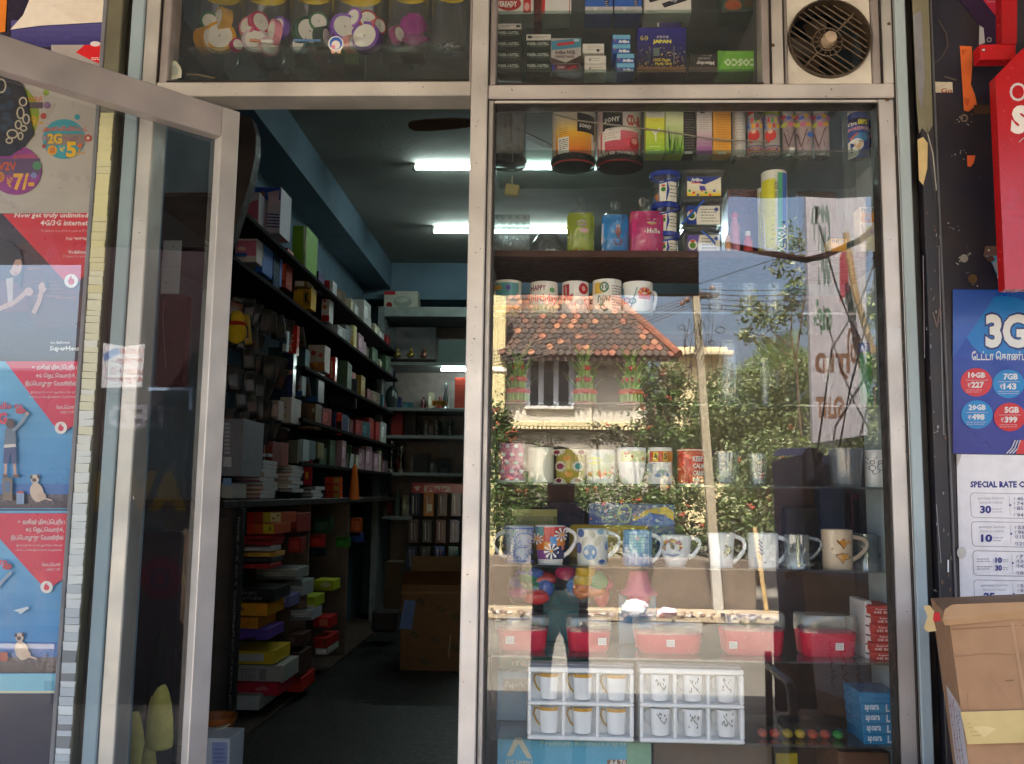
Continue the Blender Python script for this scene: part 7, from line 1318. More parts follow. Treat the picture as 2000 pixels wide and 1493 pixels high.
for i, (y0, c) in enumerate(((1102, '#a8202c'), (1090, '#22222e'), (1079, '#c8903a'), (1068, '#b4b0b0'), (1056, '#a81c28'), (1046, '#b02430'))): lb_('%s flat notebook in the upper compartment, %s from the bottom' % (['red', 'black', 'tan', 'pale', 'crimson', 'bright red'][i], ['first', 'second', 'third', 'fourth', 'fifth', 'sixth'][i]), 476, y0, 527+(i % 3)*4, y0+9, c, None, .2, .1, 'notebook', 'notebook')
lb_('orange game box with yellow end, lower one in the upper compartment', 482, 1023, 536, 1044, '#b8481e', lambda a: (a.r(514, 1024, 535, 1042, '#c8b02c'), a.r(482, 1023, 494, 1044, '#d0301c'), a.t('A', 524, 1028, 531, 1038, '#3a2a14', .03)))
lb_('orange game box with dotted yellow end, upper one', 482, 1001, 549, 1022, '#b8481e', lambda a: (a.r(514, 1001, 549, 1021, '#b8a83a'), a.r(528, 1002, 548, 1020, '#cfc49a'), a.r(482, 1001, 496, 1022, '#d0301c'), a.c(534, 1013, 2, '#3a3a2a'), a.c(543, 1007, 2, '#3a3a2a')))
lb_('dark red box standing behind the game boxes', 552, 1003, 580, 1040, '#8a2418')
lb_('red boxed game beside the notebook pile', 563, 1050, 588, 1080, '#8a201c', None, .1)
lb_('grey white carton in the second stack', 556, 1136, 591, 1165, '#9aa0a4', None, .25)
lb_('lime green box on the second stack, lower', 574, 1166, 614, 1187, '#a0b01e', lambda a: a.r(574, 1182, 614, 1187, '#c4c4b4'), .25)
lb_('lime green box farther back, upper', 612, 1134, 651, 1154, '#a8b41e', lambda a: a.c(636, 1142, 10, '#cfcfa0', 5), .2)
lb_('white box below the lime one in the second stack', 567, 1192, 608, 1212, '#a4a8b4', None, .25)
lb_('violet wrapped box left of the white one', 546, 1164, 566, 1186, '#6a6a9c', None, .2)
lb_('dark red box low in the second stack', 554, 1326, 588, 1352, '#c02a1c', None, .3)
lb_('red box with cream label in the far stack', 612, 1206, 645, 1226, '#b81c1c', lambda a: a.r(624, 1210, 640, 1222, '#b86a5a'), .2)
lb_('red box low in the far stack', 612, 1246, 640, 1265, '#b01c20', lambda a: a.r(630, 1248, 638, 1262, '#7a3a30'), .3)
lb_('white flat box at the floor in the far stack', 616, 1267, 640, 1279, '#b4b4b0', None, .3)
lb_('brown box between the stacks', 560, 1240, 590, 1262, '#4a2c24', None, .2)
lb_('brown box with pale patch above the low red one', 556, 1276, 586, 1322, '#4a3028', lambda a: a.r(562, 1300, 582, 1314, '#7a7484'), .25)
for lb, x0, y0, x1, y1, c in (('green clear toy pack in the far compartment', 612, 1010, 645, 1042, '#2a4a3a'), ('red toy pack in the far compartment', 602, 1046, 630, 1068, '#b82a2a'), ('navy shiny pack in the far compartment', 600, 1072, 632, 1088, '#1a1e38'), ('orange toy pack at the cabinet end', 684, 1012, 704, 1040, '#a84e22'), ('green toy pack beside the blue one', 656, 1050, 680, 1070, '#3a7a34'), ('blue toy pack at the cabinet end', 684, 1042, 706, 1060, '#22448a')): li('toy_pack', lb, 'toy', x0, y0, x1, y1, c, None, .08, .02, 'gloss', 'toy packs in the low cabinet')
# the rest of the stock that crowds the wall shelves
FC = [('dark blue', '#22305a'), ('maroon', '#5a1c20'), ('cream', '#b0a890'), ('dull green', '#3a5038'), ('brown', '#54402e'), ('grey', '#6a6c70'), ('mustard', '#8a6c22'), ('pale pink', '#a88490'), ('teal', '#2a5058'), ('white', '#b0aeaa'), ('red', '#8a2420'), ('black', '#1c1a1e')]
for z, nm, ya in ((2.42, 'topmost', 2.95), (2.18, 'second', 3.9), (1.86, 'third', 3.1), (1.56, 'fourth', 3.1), (1.31, 'fifth', 3.1)):
    r = random.Random(int(z*100)); y = ya; prev_ = 'the nearer goods'; seen = globals().setdefault('SEEN', set())
    while y < 5.9:
        w = r.uniform(.13, .26); h = r.uniform(.09, .2 if z != 2.18 else .17)
        if any(a0 < y+w and a1 > y and -.05 < zz_-z < .16 for a0, a1, zz_ in OCC): y += .06; continue
        cn, cv = FC[r.randrange(len(FC))]; x1_ = SX-r.uniform(.0, .06); q = MB(); q.box(x1_-.22, x1_, y, y+w, z+.001, z+h, cv, 'card')
        O = Vec((x1_, y, z+h)); a = Art(q, quadsurf(O, Vec((0, w/100, 0)), Vec((0, 0, -h/100)), (1, 0, 0))); autoart(a, 0, 0, 100, 100, cv)
        O = Vec((x1_-.22, y, z+h)); a = Art(q, quadsurf(O, Vec((.22/100, 0, 0)), Vec((0, 0, -h/100)), (0, -1, 0))); autoart(a, 0, 0, 100, 100, cv)
        lbl = '%s %s box right behind %s on the %s left shelf' % ('tall' if h > .16 else 'low' if h < .12 else 'middling', cn, prev_, nm)
        if lbl in seen: lbl = lbl.replace('right behind', 'farther back, behind')
        seen.add(lbl); prev_ = 'a %s one' % cn; ob_ = q.build('carton', None, lbl, 'box', 'stock on the left shelves'); ob_.rotation_euler.z = r.uniform(-.16, .1); y += w+r.uniform(.01, .09)
# big near dark board by the door top, and what stands just inside the door glass
q = MB(); f = flat(.45); q.prism([f(x, y, 0) for x, y in ((430, 212), (492, 232), (500, 262), (499, 300), (488, 355), (474, 400), (452, 470), (430, 500))], (0, .05, 0), '#2a2220', 'wood'); q.build('hanging_board', None, 'dark board with a curved edge hanging inside the door top', 'board')
carton('paper_sheet', 'two pale sheets pinned on a board inside the door glass', 'paper', 316, 470, 352, 574, .5, .004, '#b4bcc0', lambda a: (a.r(316, 520, 352, 521, '#9aa4a8'), a.c(338, 483, 1.4, '#3a3a3a'), a.c(315+10, 552, 1.4, '#3a3a3a')), 'paper')
carton('garment', 'maroon cloth hanging behind the door glass', 'cloth', 306, 574, 366, 756, .55, .03, '#4a141a', lambda a: a.l([(322, 580), (318, 620), (324, 720)], 1.6, '#8a6a64'), 'cloth', ch=.01)
q = MB(); r = random.Random(5); yr = .5
DU = thing('pouch_bundle', 'bundle of yellow cloth pouches with black straps inside the door', 'pouches', P(300, 1493, .5))
for k, (px0, py0, px1, py1, w, c) in enumerate(((270, 1390, 272, 1530, .05, '#c9bd62'), (306, 1338, 312, 1466, .085, '#cfc46a'), (282, 1450, 284, 1580, .06, '#b9ae5a'), (326, 1230, 300, 1380, .05, '#1d2220'), (300, 1250, 290, 1400, .04, '#161616'))):
    a_, b_ = P(px0, py0, .5), P(px1, py1, .5); w *= .5; L_ = (a_-b_).length; q = MB(); q.lathe(b_.x, .5, [(.0001, b_.z)]+[(w*u, b_.z+L_*t) for u, t in ((.6, .01), (.92, .05), (1, .15), (.97, .45), (.86, .7), (.68, .88), (.5, .97), (.4, 1))]+[(.0001, a_.z)], c, 'cloth', 9, sy=.6, M=Matrix.Translation(b_) @ Matrix.Rotation(.06*(k-2), 4, 'Y') @ Matrix.Translation(-b_)); q.build('pouch', DU)
carton('carton', 'white and blue carton inside the door carrying the wooden tray', 'box', 372, 1442, 446, 1600, .75, .14, '#b9c0cc', lambda a: (a.r(414, 1450, 444, 1600, '#8a98c0'), a.r(372, 1480, 390, 1500, '#3a3a7a'), a.scrib(418, 1460, 440, 1500, 5, '#5a6aa0', 2, 3)), 'gloss')
X0, X1, Z0, Z1 = dims(376, 1398, 452, 1441, .9); q = MB(); r_ = (X1-X0)/2; xc_ = (X0+X1)/2; q.lathe(xc_, .95, [(.0001, Z0), (r_*.7, Z0), (r_, Z1-.02), (r_*1.02, Z1-.01), (r_*.95, Z1-.012), (r_*.68, Z0+.01), (.0001, Z0+.01)], '#8a4a1e', 'wood', 36); q.build('wooden_tray', None, 'round brown wooden tray on the white and blue carton', 'tray')
q = MB(); p = P(412, 1424, .9); q.box(p.x-.06, p.x+.06, .86, .98, Z0+.03, Z0+.034, '#c9c4a8', 'paper', .001, M=Matrix.Translation((p.x, .9, Z0+.03)) @ Matrix.Rotation(-.15, 4, 'Y') @ Matrix.Translation((-p.x, -.9, -Z0-.03))); q.build('paper_slip', None, 'cream paper slip lying in the wooden tray', 'paper')
q = MB(); q.box(-1.74, -1.27, .9, .93, .0, 1.0, '#2a2428', 'wood', .004); q.build('low_board', None, 'dark low board standing behind the umbrellas inside the door', 'board')
# ---- back cabinet
BK = thing('back_cabinet', 'grey steel cabinet with shelves against the back wall', 'cabinet', P(900, 1230, 6.1)); yb = 6.1
def bp(x, y): return P(x, y, yb)
q = MB(); q.box(bp(735, 900).x, bp(748, 900).x, 5.95, 6.5, 0, bp(740, 605).z, '#7a8080', 'paint', .004); q.build('side_post', BK)
q = MB(); q.box(bp(749, 615).x, bp(1300, 615).x, 5.98, 6.5, bp(900, 624).z, bp(900, 605).z, '#8a9490', 'paint', .004); q.build('top_panel', BK)
for y in (712, 800, 853, 925, 1010):
    q = MB(); q.box(bp(749, y).x, bp(1300, y).x, 5.98, 6.5, bp(900, y).z-.03, bp(900, y).z, '#7a807e', 'paint', .002); q.build('shelf', BK)
q = MB(); q.box(bp(749, y).x, bp(1300, y).x, 6.505, 6.53, .0, bp(900, 626).z, '#8a7f7a', 'paint', .002); q.build('back_sheet', BK)
q = MB(); x0, x1 = bp(864, 850).x, bp(940, 850).x; q.quad((x0, 5.96, bp(880, 935).z), (x1, 5.96, bp(880, 935).z), (x1, 5.96, bp(880, 745).z), (x0, 5.96, bp(880, 745).z), '#fff', 'pane'); q.build('glass_panel', BK)
carton('carton', 'white boxed dish set with a red corner on top of the back cabinet', 'box', 750, 569, 816, 606, 6.1, .2, '#b4b4a4', lambda a: (a.r(750, 569, 772, 576, '#a8202a'), a.c(786, 590, 18, '#8a948a', 11), a.c(786, 586, 13, '#a8b0a4', 5), a.c(760, 596, 6, '#8a1c20')))
SNAP = None
XS = thing('showcase', 'small dark framed glass showcase with gold figures, back cabinet', 'showcase', bp(803, 708)); q = MB(); x0, x1, z0, z1 = dims(753, 640, 850, 710, 6.02)
q.box(x0, x1, 6.02, 6.2, z0, z0+.04, '#1d1512', 'wood', .003); q.build('base', XS); q = MB(); q.box(x0, x1, 6.02, 6.2, z0+.041, z1, '#fff', 'plastic', .003); q.build('glass_case', XS)
for i, (x, c) in enumerate(((775, '#b8a060'), (802, '#a8904a'), (828, '#a87a6a'))):
    p = P(x, 694, 6.0); q = MB(); q.ball((p.x, 6.0, z0+.075), .035, .02, .03, c, 'steel', 10, 7, .1); q.ball((p.x+.005, 6.0, z0+.12), .018, .015, .022, c, 'steel', 10, 7, .1); q.build('gold_figure', None, ['left small gold figure in front of the showcase', 'middle small gold figure in front of the showcase', 'right pinkish gold figure in front of the showcase'][i], 'figurine', 'small gold figures')
for lb, x0, y0, x1, y1, c, mt_, nm, ct in (('pale glassware box right of the showcase', 856, 664, 910, 711, '#5a6a68', 'card', 'carton', 'box'), ('round dark ornament on the second back shelf', 752, 754, 778, 799, '#2a3432', 'gloss', 'ornament', 'ornament'), ('silver figure pair on the second back shelf', 862, 748, 878, 799, '#8a9494', 'steel', 'figurine', 'figurine'), ('red and yellow toy on the second back shelf', 888, 738, 916, 799, '#8a3226', 'gloss', 'toy', 'toy'), ('red book leaning on the third back shelf', 764, 806, 786, 851, '#7a1e1c', 'card', 'book', 'book'), ('dark framed picture on the third back shelf', 790, 802, 812, 851, '#2a2422', 'gloss', 'framed_picture', 'picture'), ('grey steel flask, left of three', 824, 822, 838, 851, '#6a6c6a', 'steel', 'flask', 'flask'), ('grey steel flask, middle of three', 846, 820, 858, 851, '#5f6260', 'steel', 'flask', 'flask'), ('grey steel flask, right of three', 872, 820, 884, 851, '#5a5c5a', 'steel', 'flask', 'flask'), ('tall silver trophy on the fourth back shelf', 756, 862, 772, 924, '#8a8a84', 'steel', 'trophy', 'trophy'), ('pale trophy beside the tall silver one', 776, 872, 790, 924, '#9a9890', 'steel', 'trophy', 'trophy'), ('dark box row on the fourth back shelf', 806, 888, 836, 924, '#22201e', 'card', 'carton', 'box'), ('black box at the right of the fourth back shelf', 854, 896, 876, 924, '#1a1818', 'card', 'carton', 'box'), ('small bottle with white label on the fifth back shelf', 744, 965, 756, 1009, '#4a4038', 'gloss', 'bottle', 'bottle'), ('bottle with dark cap on the fifth back shelf', 768, 958, 782, 1009, '#3a4038', 'gloss', 'bottle', 'bottle')):
    X0, X1, Z0, Z1 = dims(x0, y0, x1, y1, 6.08)
    if ct in ('flask', 'trophy', 'bottle', 'figurine', 'ornament'):
        q = MB(); r_ = (X1-X0)/2; h = Z1-Z0; pf = {'flask': [(1, 0), (1, .7), (.7, .75), (.7, 1)], 'trophy': [(.8, 0), (.8, .12), (.15, .2), (.2, .5), (.9, .85), (1, 1)], 'bottle': [(1, 0), (1, .65), (.4, .8), (.4, 1)], 'figurine': [(.9, 0), (.4, .1), (.7, .4), (.3, .7), (.5, .85), (.2, 1)], 'ornament': [(.5, 0), (.8, .1), (1, .5), (.7, .85), (.3, 1)]}[ct]
        q.lathe((X0+X1)/2, 6.1, [(.0001, Z0)]+[(r_*a, Z0+h*t) for a, t in pf]+[(.0001, Z1)], c, mt_, 16); q.build(nm, None, lb, ct, 'goods on the back cabinet')
    else: carton(nm, lb, ct, x0, y0, x1, y1, 6.06, .12, c, None, mt_, 'goods on the back cabinet')
taken = [(752, 880, 800), (760, 890, 853), (752, 880, 925), (740, 786, 1010)]
for ys, nm in ((712, 'first'), (800, 'second'), (853, 'third'), (925, 'fourth'), (1010, 'fifth')):
    r = random.Random(ys); x = 752; prev_ = 'the post'
    while x < 898:
        w = r.uniform(10, 20); h = r.uniform(16, 40)
        if (ys == 712 and x < 915) or (ys == 925 and x > 880) or r.random() < .12: x += w; continue
        cn, cv = FC[r.randrange(len(FC))]; z0 = bp(850, ys).z; X0, X1 = P(x, ys, 6.32).x, P(x+w-2, ys, 6.32).x; q = MB(); hh = h*8.5/1800
        if r.random() < .5: q.box(X0, X1, 6.3, 6.42, z0+.001, z0+hh, cv, 'card'); a = Art(q, quadsurf((X0, 6.3, z0+hh), ((X1-X0)/100, 0, 0), (0, 0, -hh/100), (0, -1, 0))); autoart(a, 0, 0, 100, 100, cv); kd = 'box'
        else: rr_ = (X1-X0)/2; q.lathe((X0+X1)/2, 6.36, [(.0001, z0+.001), (rr_, z0+.001), (rr_, z0+hh*.6), (rr_*.45, z0+hh*.78), (rr_*.4, z0+hh), (.0001, z0+hh)], cv, 'gloss', 14); kd = 'bottle'
        lbl = '%s %s standing right of %s, rear of the %s back shelf' % (cn, kd, prev_, nm)
        if lbl in SEEN: lbl = 'another '+lbl
        SEEN.add(lbl); prev_ = 'a %s %s' % (cn, kd); q.build('carton' if kd == 'box' else 'bottle', None, lbl, kd, 'goods on the back cabinet'); x += w+r.uniform(0, 6)
sh_ = carton('price_tag', 'orange price strip on the edge of the second back shelf', 'tag', 844, 783, 872, 793, 5.96, .003, '#a8641e', lambda a: (a.t('OFFER', 846, 785, 870, 791, '#2a4a1e', .03)), 'paper')
# pen stand with header and hanging packs
FS = thing('pen_stand', 'pen display stand with a red Flair header and a dark back board', 'display stand', P(858, 1230, 4.6)); yf = 4.6
q = MB(); X0, X1, Z0, Z1 = dims(804, 965, 916, 1120, yf); q.box(X0, X1, yf, yf+.02, .0, Z1, '#2a2422', 'card', .002); q.build('back_board', FS)
q = MB(); X0, X1, Z0, Z1 = dims(804, 945, 916, 965, yf-.01); q.box(X0, X1, yf-.01, yf+.01, Z0, Z1, '#9a2a34', 'gloss', .002); a = Art(q, flat(yf-.01), 'gloss'); a.r(828, 949, 880, 961, '#c0a4a0'); a.t('Flair', 834, 951, 874, 962, '#a83040', .04); a.p([(808, 950), (822, 950), (815, 960)], '#c8a0a0'); q.build('header', FS)
pk = [('#1a2440', '#b06a28', '#4a2c28', '#6a6a74'), ('#5a4a48', '#2a3432', '#5a2c2a', '#2f3a6a'), ('#2a3a5a', '#3a4044', '#2c4a8a', '#4a7a7c')]
for j, rw in enumerate(pk):
    for i, c in enumerate(rw):
        x = 800+i*27-j*3; y = 963+j*52; X0, X1, Z0, Z1 = dims(x, y, x+20, y+46, yf-.05); q = MB(); q.box(X0, X1, yf-.05, yf-.02, Z0, Z1, c, 'gloss', .004); a = Art(q, flat(yf-.0505), 'gloss'); a.l([(x+7, y+6), (x+7, y+40)], 2, '#b4b4b8'); a.l([(x+13, y+8), (x+13, y+40)], 1.4, '#7a7a80')
        if (i, j) == (1, 0): a.r(x+7, y+22, x+17, y+36, '#d8d0b0')
        q.build('pen_pack', None, '%s pen pack hanging in the %s row, %s on the stand' % (['navy', 'orange', 'brown', 'silver', 'greyish', 'dark green', 'maroon', 'indigo', 'slate', 'charcoal', 'blue', 'teal'][j*4+i], ['top', 'middle', 'bottom'][j], ['leftmost', 'second', 'third', 'rightmost'][i]), 'pen pack', 'pen packs on the stand')
# the large open carton on the floor
BC = thing('large_carton', 'large brown carton with green oval prints on the shop floor', 'carton', P(845, 1300, 3.8)); X0, X1, Z0, Z1 = dims(783, 1112, 905, 1300, 3.8); Z0 = 0.001
q = MB(); q.box(X0, X1, 3.8, 4.2, Z0, Z1-.1, '#7a5c3c', 'card', .004); a = Art(q, flat(3.8), 'card'); a.r(783, 1156, 905, 1160, '#8f7048')
for x, y in ((822, 1176), (862, 1190), (890, 1205), (810, 1240), (850, 1250), (890, 1265), (828, 1292)): a.c(x, y, 9, '#4a4c34', 5.5, 14, .6); a.c(x, y, 6, '#6a5a3e', 3, 12, .6)
a.l([(880, 1240), (876, 1285)], 3, '#a8906a'); q.build('carton_body', BC)
q = MB(); q.prism([(X0, 3.8, Z1-.1), (X1, 3.8, Z1-.1), (X1+.01, 3.74, Z1+.0), (X0+.02, 3.74, Z1-.01)], (0, .004, .0), '#5f442c', 'card'); q.build('flap', BC); q = MB(); q.prism([(X0, 4.2, Z1-.1), (X1, 4.2, Z1-.1), (X1, 4.24, Z1+.06), (X0, 4.24, Z1+.05)], (0, .004, .0), '#6a4e34', 'card'); q.build('flap', BC)
sheet('note', 'blue note sheet hanging on the side of the large carton', 'paper', [(790, 1172), (812, 1174), (804, 1230), (779, 1228)], 3.78, '#6a86c0', lambda a: a.scrib(788, 1182, 806, 1222, 7, '#5a70a8', 1, 3))
carton('carton', 'narrow brown carton behind the large one, left side', 'box', 752, 1098, 782, 1190, 4.6, .2, '#4a3a26')
q = MB(); X0, X1, Z0, Z1 = dims(725, 1192, 775, 1236, 4.8); q.box(X0, X1, 4.8, 5.0, Z0, Z1, '#3a3838', 'paint', .02); q.build('step_stool', None, 'low grey stool on the floor left of the large carton', 'stool')
# ================================================================== transoms
ZJ = P(620, 94, .09).z; xj0, xj1 = XP2+.005, xl(917, 90)
q = MB(); q.box(xj0, xj1, .08, .32, ZJ-.006, ZJ, '#cfe0da', 'shelf', .001); q.build('glass_shelf', None, 'glass shelf carrying the ribbon jars over the door', 'shelf', 'shelves of the shop front')
SNAP = ZJ
def jar(label, x0, x1, spools, Y=.17):
    X0, X1, Z0, Z1 = dims(x0, 2, x1, 94, Y); r = (X1-X0)/2; cx = (X0+X1)/2; Z1 = Z0+.2; t = thing('jar', label, 'jar', (cx, Y, Z0), 'clear jars of ribbon over the door'); q = MB(); q.lathe(cx, Y, [(.0001, Z0+.001), (r*.92, Z0+.001), (r, Z0+.01), (r, Z1-.012), (r*.88, Z1), (r*.88, Z1+.012)], '#fff', 'jarglass', 28); q.build('jar_body', t); q = MB(); q.lathe(cx, Y, [(r*.94, Z1+.002), (r*.96, Z1+.025), (.0001, Z1+.027)], '#c9b02c', 'gloss', 28); q.build('lid', t)
    for s in spools:
        sx, sy, sr, w, col, tilt, slb = s; c = P(sx, sy, Y-.01); c.z += DZ*.35; rr = sr*1.14/1800*2.45; M = Matrix.Translation((c.x, Y-.01+s[3]*0, c.z)) @ Matrix.Rotation(tilt, 4, 'Z') @ Matrix.Rotation(math.pi/2, 4, 'X'); q = MB(); q.lathe(0, 0, [(rr*.62, w/2), (rr, w/2), (rr, -w/2), (rr*.62, -w/2)], col, 'cloth', 24, M=M); q.lathe(0, 0, [(.0001, w/2+.001), (rr*.78, w/2+.001), (rr*.78, -w/2-.001), (.0001, -w/2-.001)], '#d8d4cc', 'paper', 24, M=M); q.lathe(0, 0, [(rr*.09, w/2+.0014), (rr*.08, w/2+.002), (.0001, w/2+.002)], '#a8a49c', 'paper', 12, M=M); q.build('ribbon_spool', None, slb, 'ribbon spool', 'ribbon spools in the jars')
jar('clear jar of golden ribbon at the left over the door', 388, 468, [(431, 64, 29, .02, '#d89a1c', .15, 'golden yellow spool facing forward in the first jar'), (404, 70, 24, .03, '#c88a14', 1.2, 'golden spool turned sideways in the first jar'), (462, 80, 12, .02, '#b82a6a', .8, 'small magenta spool at the edge of the first jar'), (436, 30, 22, .03, '#b88a2c', -.8, 'ochre spool at the back of the first jar'), (410, 36, 18, .02, '#2f7a5a', .5, 'teal green spool near the top of the first jar')])
jar('clear jar of pink and white spools, second over the door', 472, 558, [(500, 72, 24, .02, '#b8a8b0', .2, 'grey white spool lying low in the second jar'), (506, 36, 20, .02, '#b82a5a', .9, 'crimson spool at the top of the second jar'), (536, 56, 24, .02, '#d88a9a', -.9, 'salmon pink spool on edge in the second jar'), (548, 46, 20, .02, '#7a5ab0', -.6, 'violet spool behind the salmon one'), (486, 44, 18, .02, '#c86a8a', -.4, 'rose spool at the left of the second jar'), (524, 84, 18, .02, '#d8a0a8', .6, 'pale pink spool lying at the bottom of the second jar')])
jar('clear jar of dark green ribbon, third over the door', 566, 646, [(602, 56, 28, .03, '#1f4a3a', .6, 'dark green spool with pale hub in the third jar'), (630, 66, 20, .03, '#1c3f34', 1.3, 'dark green spool on edge in the third jar'), (588, 78, 18, .02, '#2a5a6a', -.5, 'slate blue spool low in the third jar'), (622, 36, 18, .02, '#3a6a4a', .4, 'mid green spool at the top of the third jar')])
jar('clear jar of purple spools, fourth over the door', 648, 748, [(672, 48, 26, .03, '#7a4ab0', .4, 'purple spool facing left in the fourth jar'), (716, 66, 28, .03, '#6a3f9a', -.2, 'purple spool facing forward in the fourth jar'), (718, 32, 18, .02, '#a83a44', .3, 'red rimmed spool at the top of the fourth jar'), (684, 78, 16, .02, '#d88a84', 1.2, 'peach spool low in the fourth jar'), (694, 28, 18, .02, '#9a5ab8', -.5, 'lilac spool at the top of the fourth jar'), (738, 44, 15, .02, '#b84a5a', .9, 'rose red spool on edge in the fourth jar')])
jar('clear jar of purple net cloth, fifth over the door', 758, 838, [(776, 60, 16, .02, '#8a3a6a', 1.0, 'plum spool on edge in the fifth jar')])
jar('clear jar of loose silver trinkets, last over the door', 842, 918, [])
def inj(name, label, cat, cx, cy_, r, col, sc=(1, .7, 1), mat='cloth', n=3):
    q = MB(); c = P(cx, cy_, .17); c.z += DZ*.5; rr = r/1800*2.45; rnd = random.Random(int(cx)); q.ball(tuple(c), rr*sc[0], rr*sc[1], rr*sc[2], col, mat, 14, 9, .2); q.build(name, None, label, cat)
inj('net_roll', 'purple crumpled net roll in the fifth jar', 'cloth', 808, 40, 26, '#8a2a7a', (1, .7, 1.1)); inj('net_roll', 'mauve folded net lying under the purple roll', 'cloth', 812, 66, 24, '#7a3a6a', (1.1, .7, .5)); inj('trinkets', 'heap of grey silver trinkets in the last jar', 'trinkets', 880, 82, 28, '#6a6670', (1, .7, .4), 'steel')
for i in range(4): carton('card_sleeve', '%s silver edged card sleeve lying in the fifth jar' % ['lowest', 'second', 'third', 'topmost'][i], 'card', 780+i*3, 90-i*4-3, 828, 90-i*4, .13, .06, '#9a9094', None, 'gloss', 'card sleeves')
SNAP = None
q = MB(); a_, b_ = P(574, 79, .1), P(626, 80, .1); q.tube([a_, b_], .0035, '#4a7ab0', 'gloss', 10); q.build('pen', None, 'blue metallic pen lying before the green ribbon jar', 'pen', 'pens lying before the jars')
q = MB(); a_, b_ = P(488, 79, .1), P(534, 82, .1); q.tube([a_, a_.lerp(b_, .5)], .004, '#b07048', 'gloss', 10); q.tube([a_.lerp(b_, .5), b_], .0055, '#c9c4c0', 'gloss', 10); q.build('pen', None, 'copper and white pen lying before the pink spool jar', 'pen', 'pens lying before the jars')
q = MB(); q.tube([P(352, -20, .2), P(356, 30, .2), P(352, 60, .2), P(350, 92, .2)], .004, '#1d1a1a', 'paint', 6); q.build('cable', None, 'black cable hanging at the left of the jar shelf', 'cable')
q = MB(); q.tube([P(365, 146, .08), P(385, 146, .08), P(420, 153, .08)], .002, '#8a7a5a', 'paint', 6); q.build('twig', None, 'thin dry twig lying on the board under the jars', 'twig')
# right transom: two glass shelves of stationery boxes
xt0, xt1 = xl(960, 90), XV0+.004
ZTA, ZTB = P(1220, 27, .1).z, P(1220, 142, .1).z
for z, lb in ((ZTA, 'upper glass shelf of the stationery transom'), (ZTB, 'lower glass shelf of the stationery transom')): q = MB(); q.box(xt0, xt1, .08, .36, z-.006, z, '#cfe0da', 'shelf', .001); q.build('glass_shelf', None, lb, 'shelf', 'shelves of the shop front')
q = MB(); q.box(xt0, xl(1745, 90), .45, .47, ZR0+.2, 3.2, '#4a5050', 'plaster'); q.build('backing_board', None, 'grey back board behind the stationery boxes', 'board')
q = MB(); q.box(XV0+.006, XV0+.02, .07, .45, ZR0, 3.2, '#4a4c4c', 'plaster'); q.build('side_panel_board', None, 'dark side board between the stationery boxes and fan', 'board')
TG = 'stationery boxes over the window'
def tb(label, x0, y0, x1, y1, col, art=None, Y=.1, dep=.08, mat='card', name='stationery_box'): return carton(name, label, 'box', x0, y0, x1, y1, Y, dep, col, art, mat, TG)
SNAP = ZTA
tb('white and red Eveready battery box on the upper shelf', 972, -40, 1042, 27, '#d8d2cc', lambda a: (a.c(994, 6, 24, '#b02428', 14), a.t('EVEREADY', 966, 1, 1010, 12, '#ece4de', .04), a.scrib(986, 12, 1002, 15, 1, '#d8b0ac', 1, 2), a.r(1022, -4, 1037, 24, '#b82428'), a.c(1029, 12, 5, '#d8a09c', 8)))
tb('red edged white box right of the battery box', 1060, -40, 1116, 27, '#d2cecc', lambda a: (a.r(1058, -40, 1063, 27, '#b82a28'), a.l([(1063, 27), (1064, -4)], 2, '#c02a28'), a.l([(1112, 27), (1113, -10)], 1.4, '#b83a34'))); tb('dull red box between the two white ones', 1043, -30, 1058, 27, '#7a2420', None, .14)
for i, x in enumerate((1143, 1200)): tb(['left', 'right'][i]+' blue packet with white folded foot on the upper shelf', x, -40, x+54, 27, '#2a5cb0', lambda a, x=x: (a.r(x, 13, x+54, 27, '#b0aeb0'), a.r(x+38, -8, x+46, 12, '#1d2a4a'), a.scrib(x+39, -6, x+45, 12, 5, '#c9c4c4', 1, 2), a.p([(x+14, 14), (x+26, 14), (x+20, 24)], '#c9c7c9')), mat='gloss')
tb('white box with black pens printed on it', 1258, -40, 1350, 27, '#cfcac4', lambda a: (a.p([(1292, 8), (1338, -8), (1342, 2), (1298, 16)], '#1d1c28'), a.p([(1266, 0), (1290, -8), (1292, 0), (1270, 6)], '#1d1c28'), a.t('by', 1310, -2, 1324, 6, '#b0b4c8', .02), a.scrib(1263, 22, 1282, 25, 1, '#4a4644', 1.2, 2)))
tb('dark green box with an orange oval at the shelf end', 1410, -40, 1486, 27, '#1f3c34', lambda a: (a.c(1432, 12, 17, '#8a4a24', 11), a.t('Staedtler', 1419, 8, 1445, 14, '#a82a24', .02), a.r(1452, 2, 1472, 16, '#4a3a24')))
SNAP = ZTB
def fc(a, x0, x1, ya, yb): a.t('FABER-CASTELL', x0+2, ya+4, x1-4, ya+10, '#aab4ac', .03); a.scrib(x0+6, ya+11, x1-4, ya+13, 1, '#6a7a70', 1, 3)
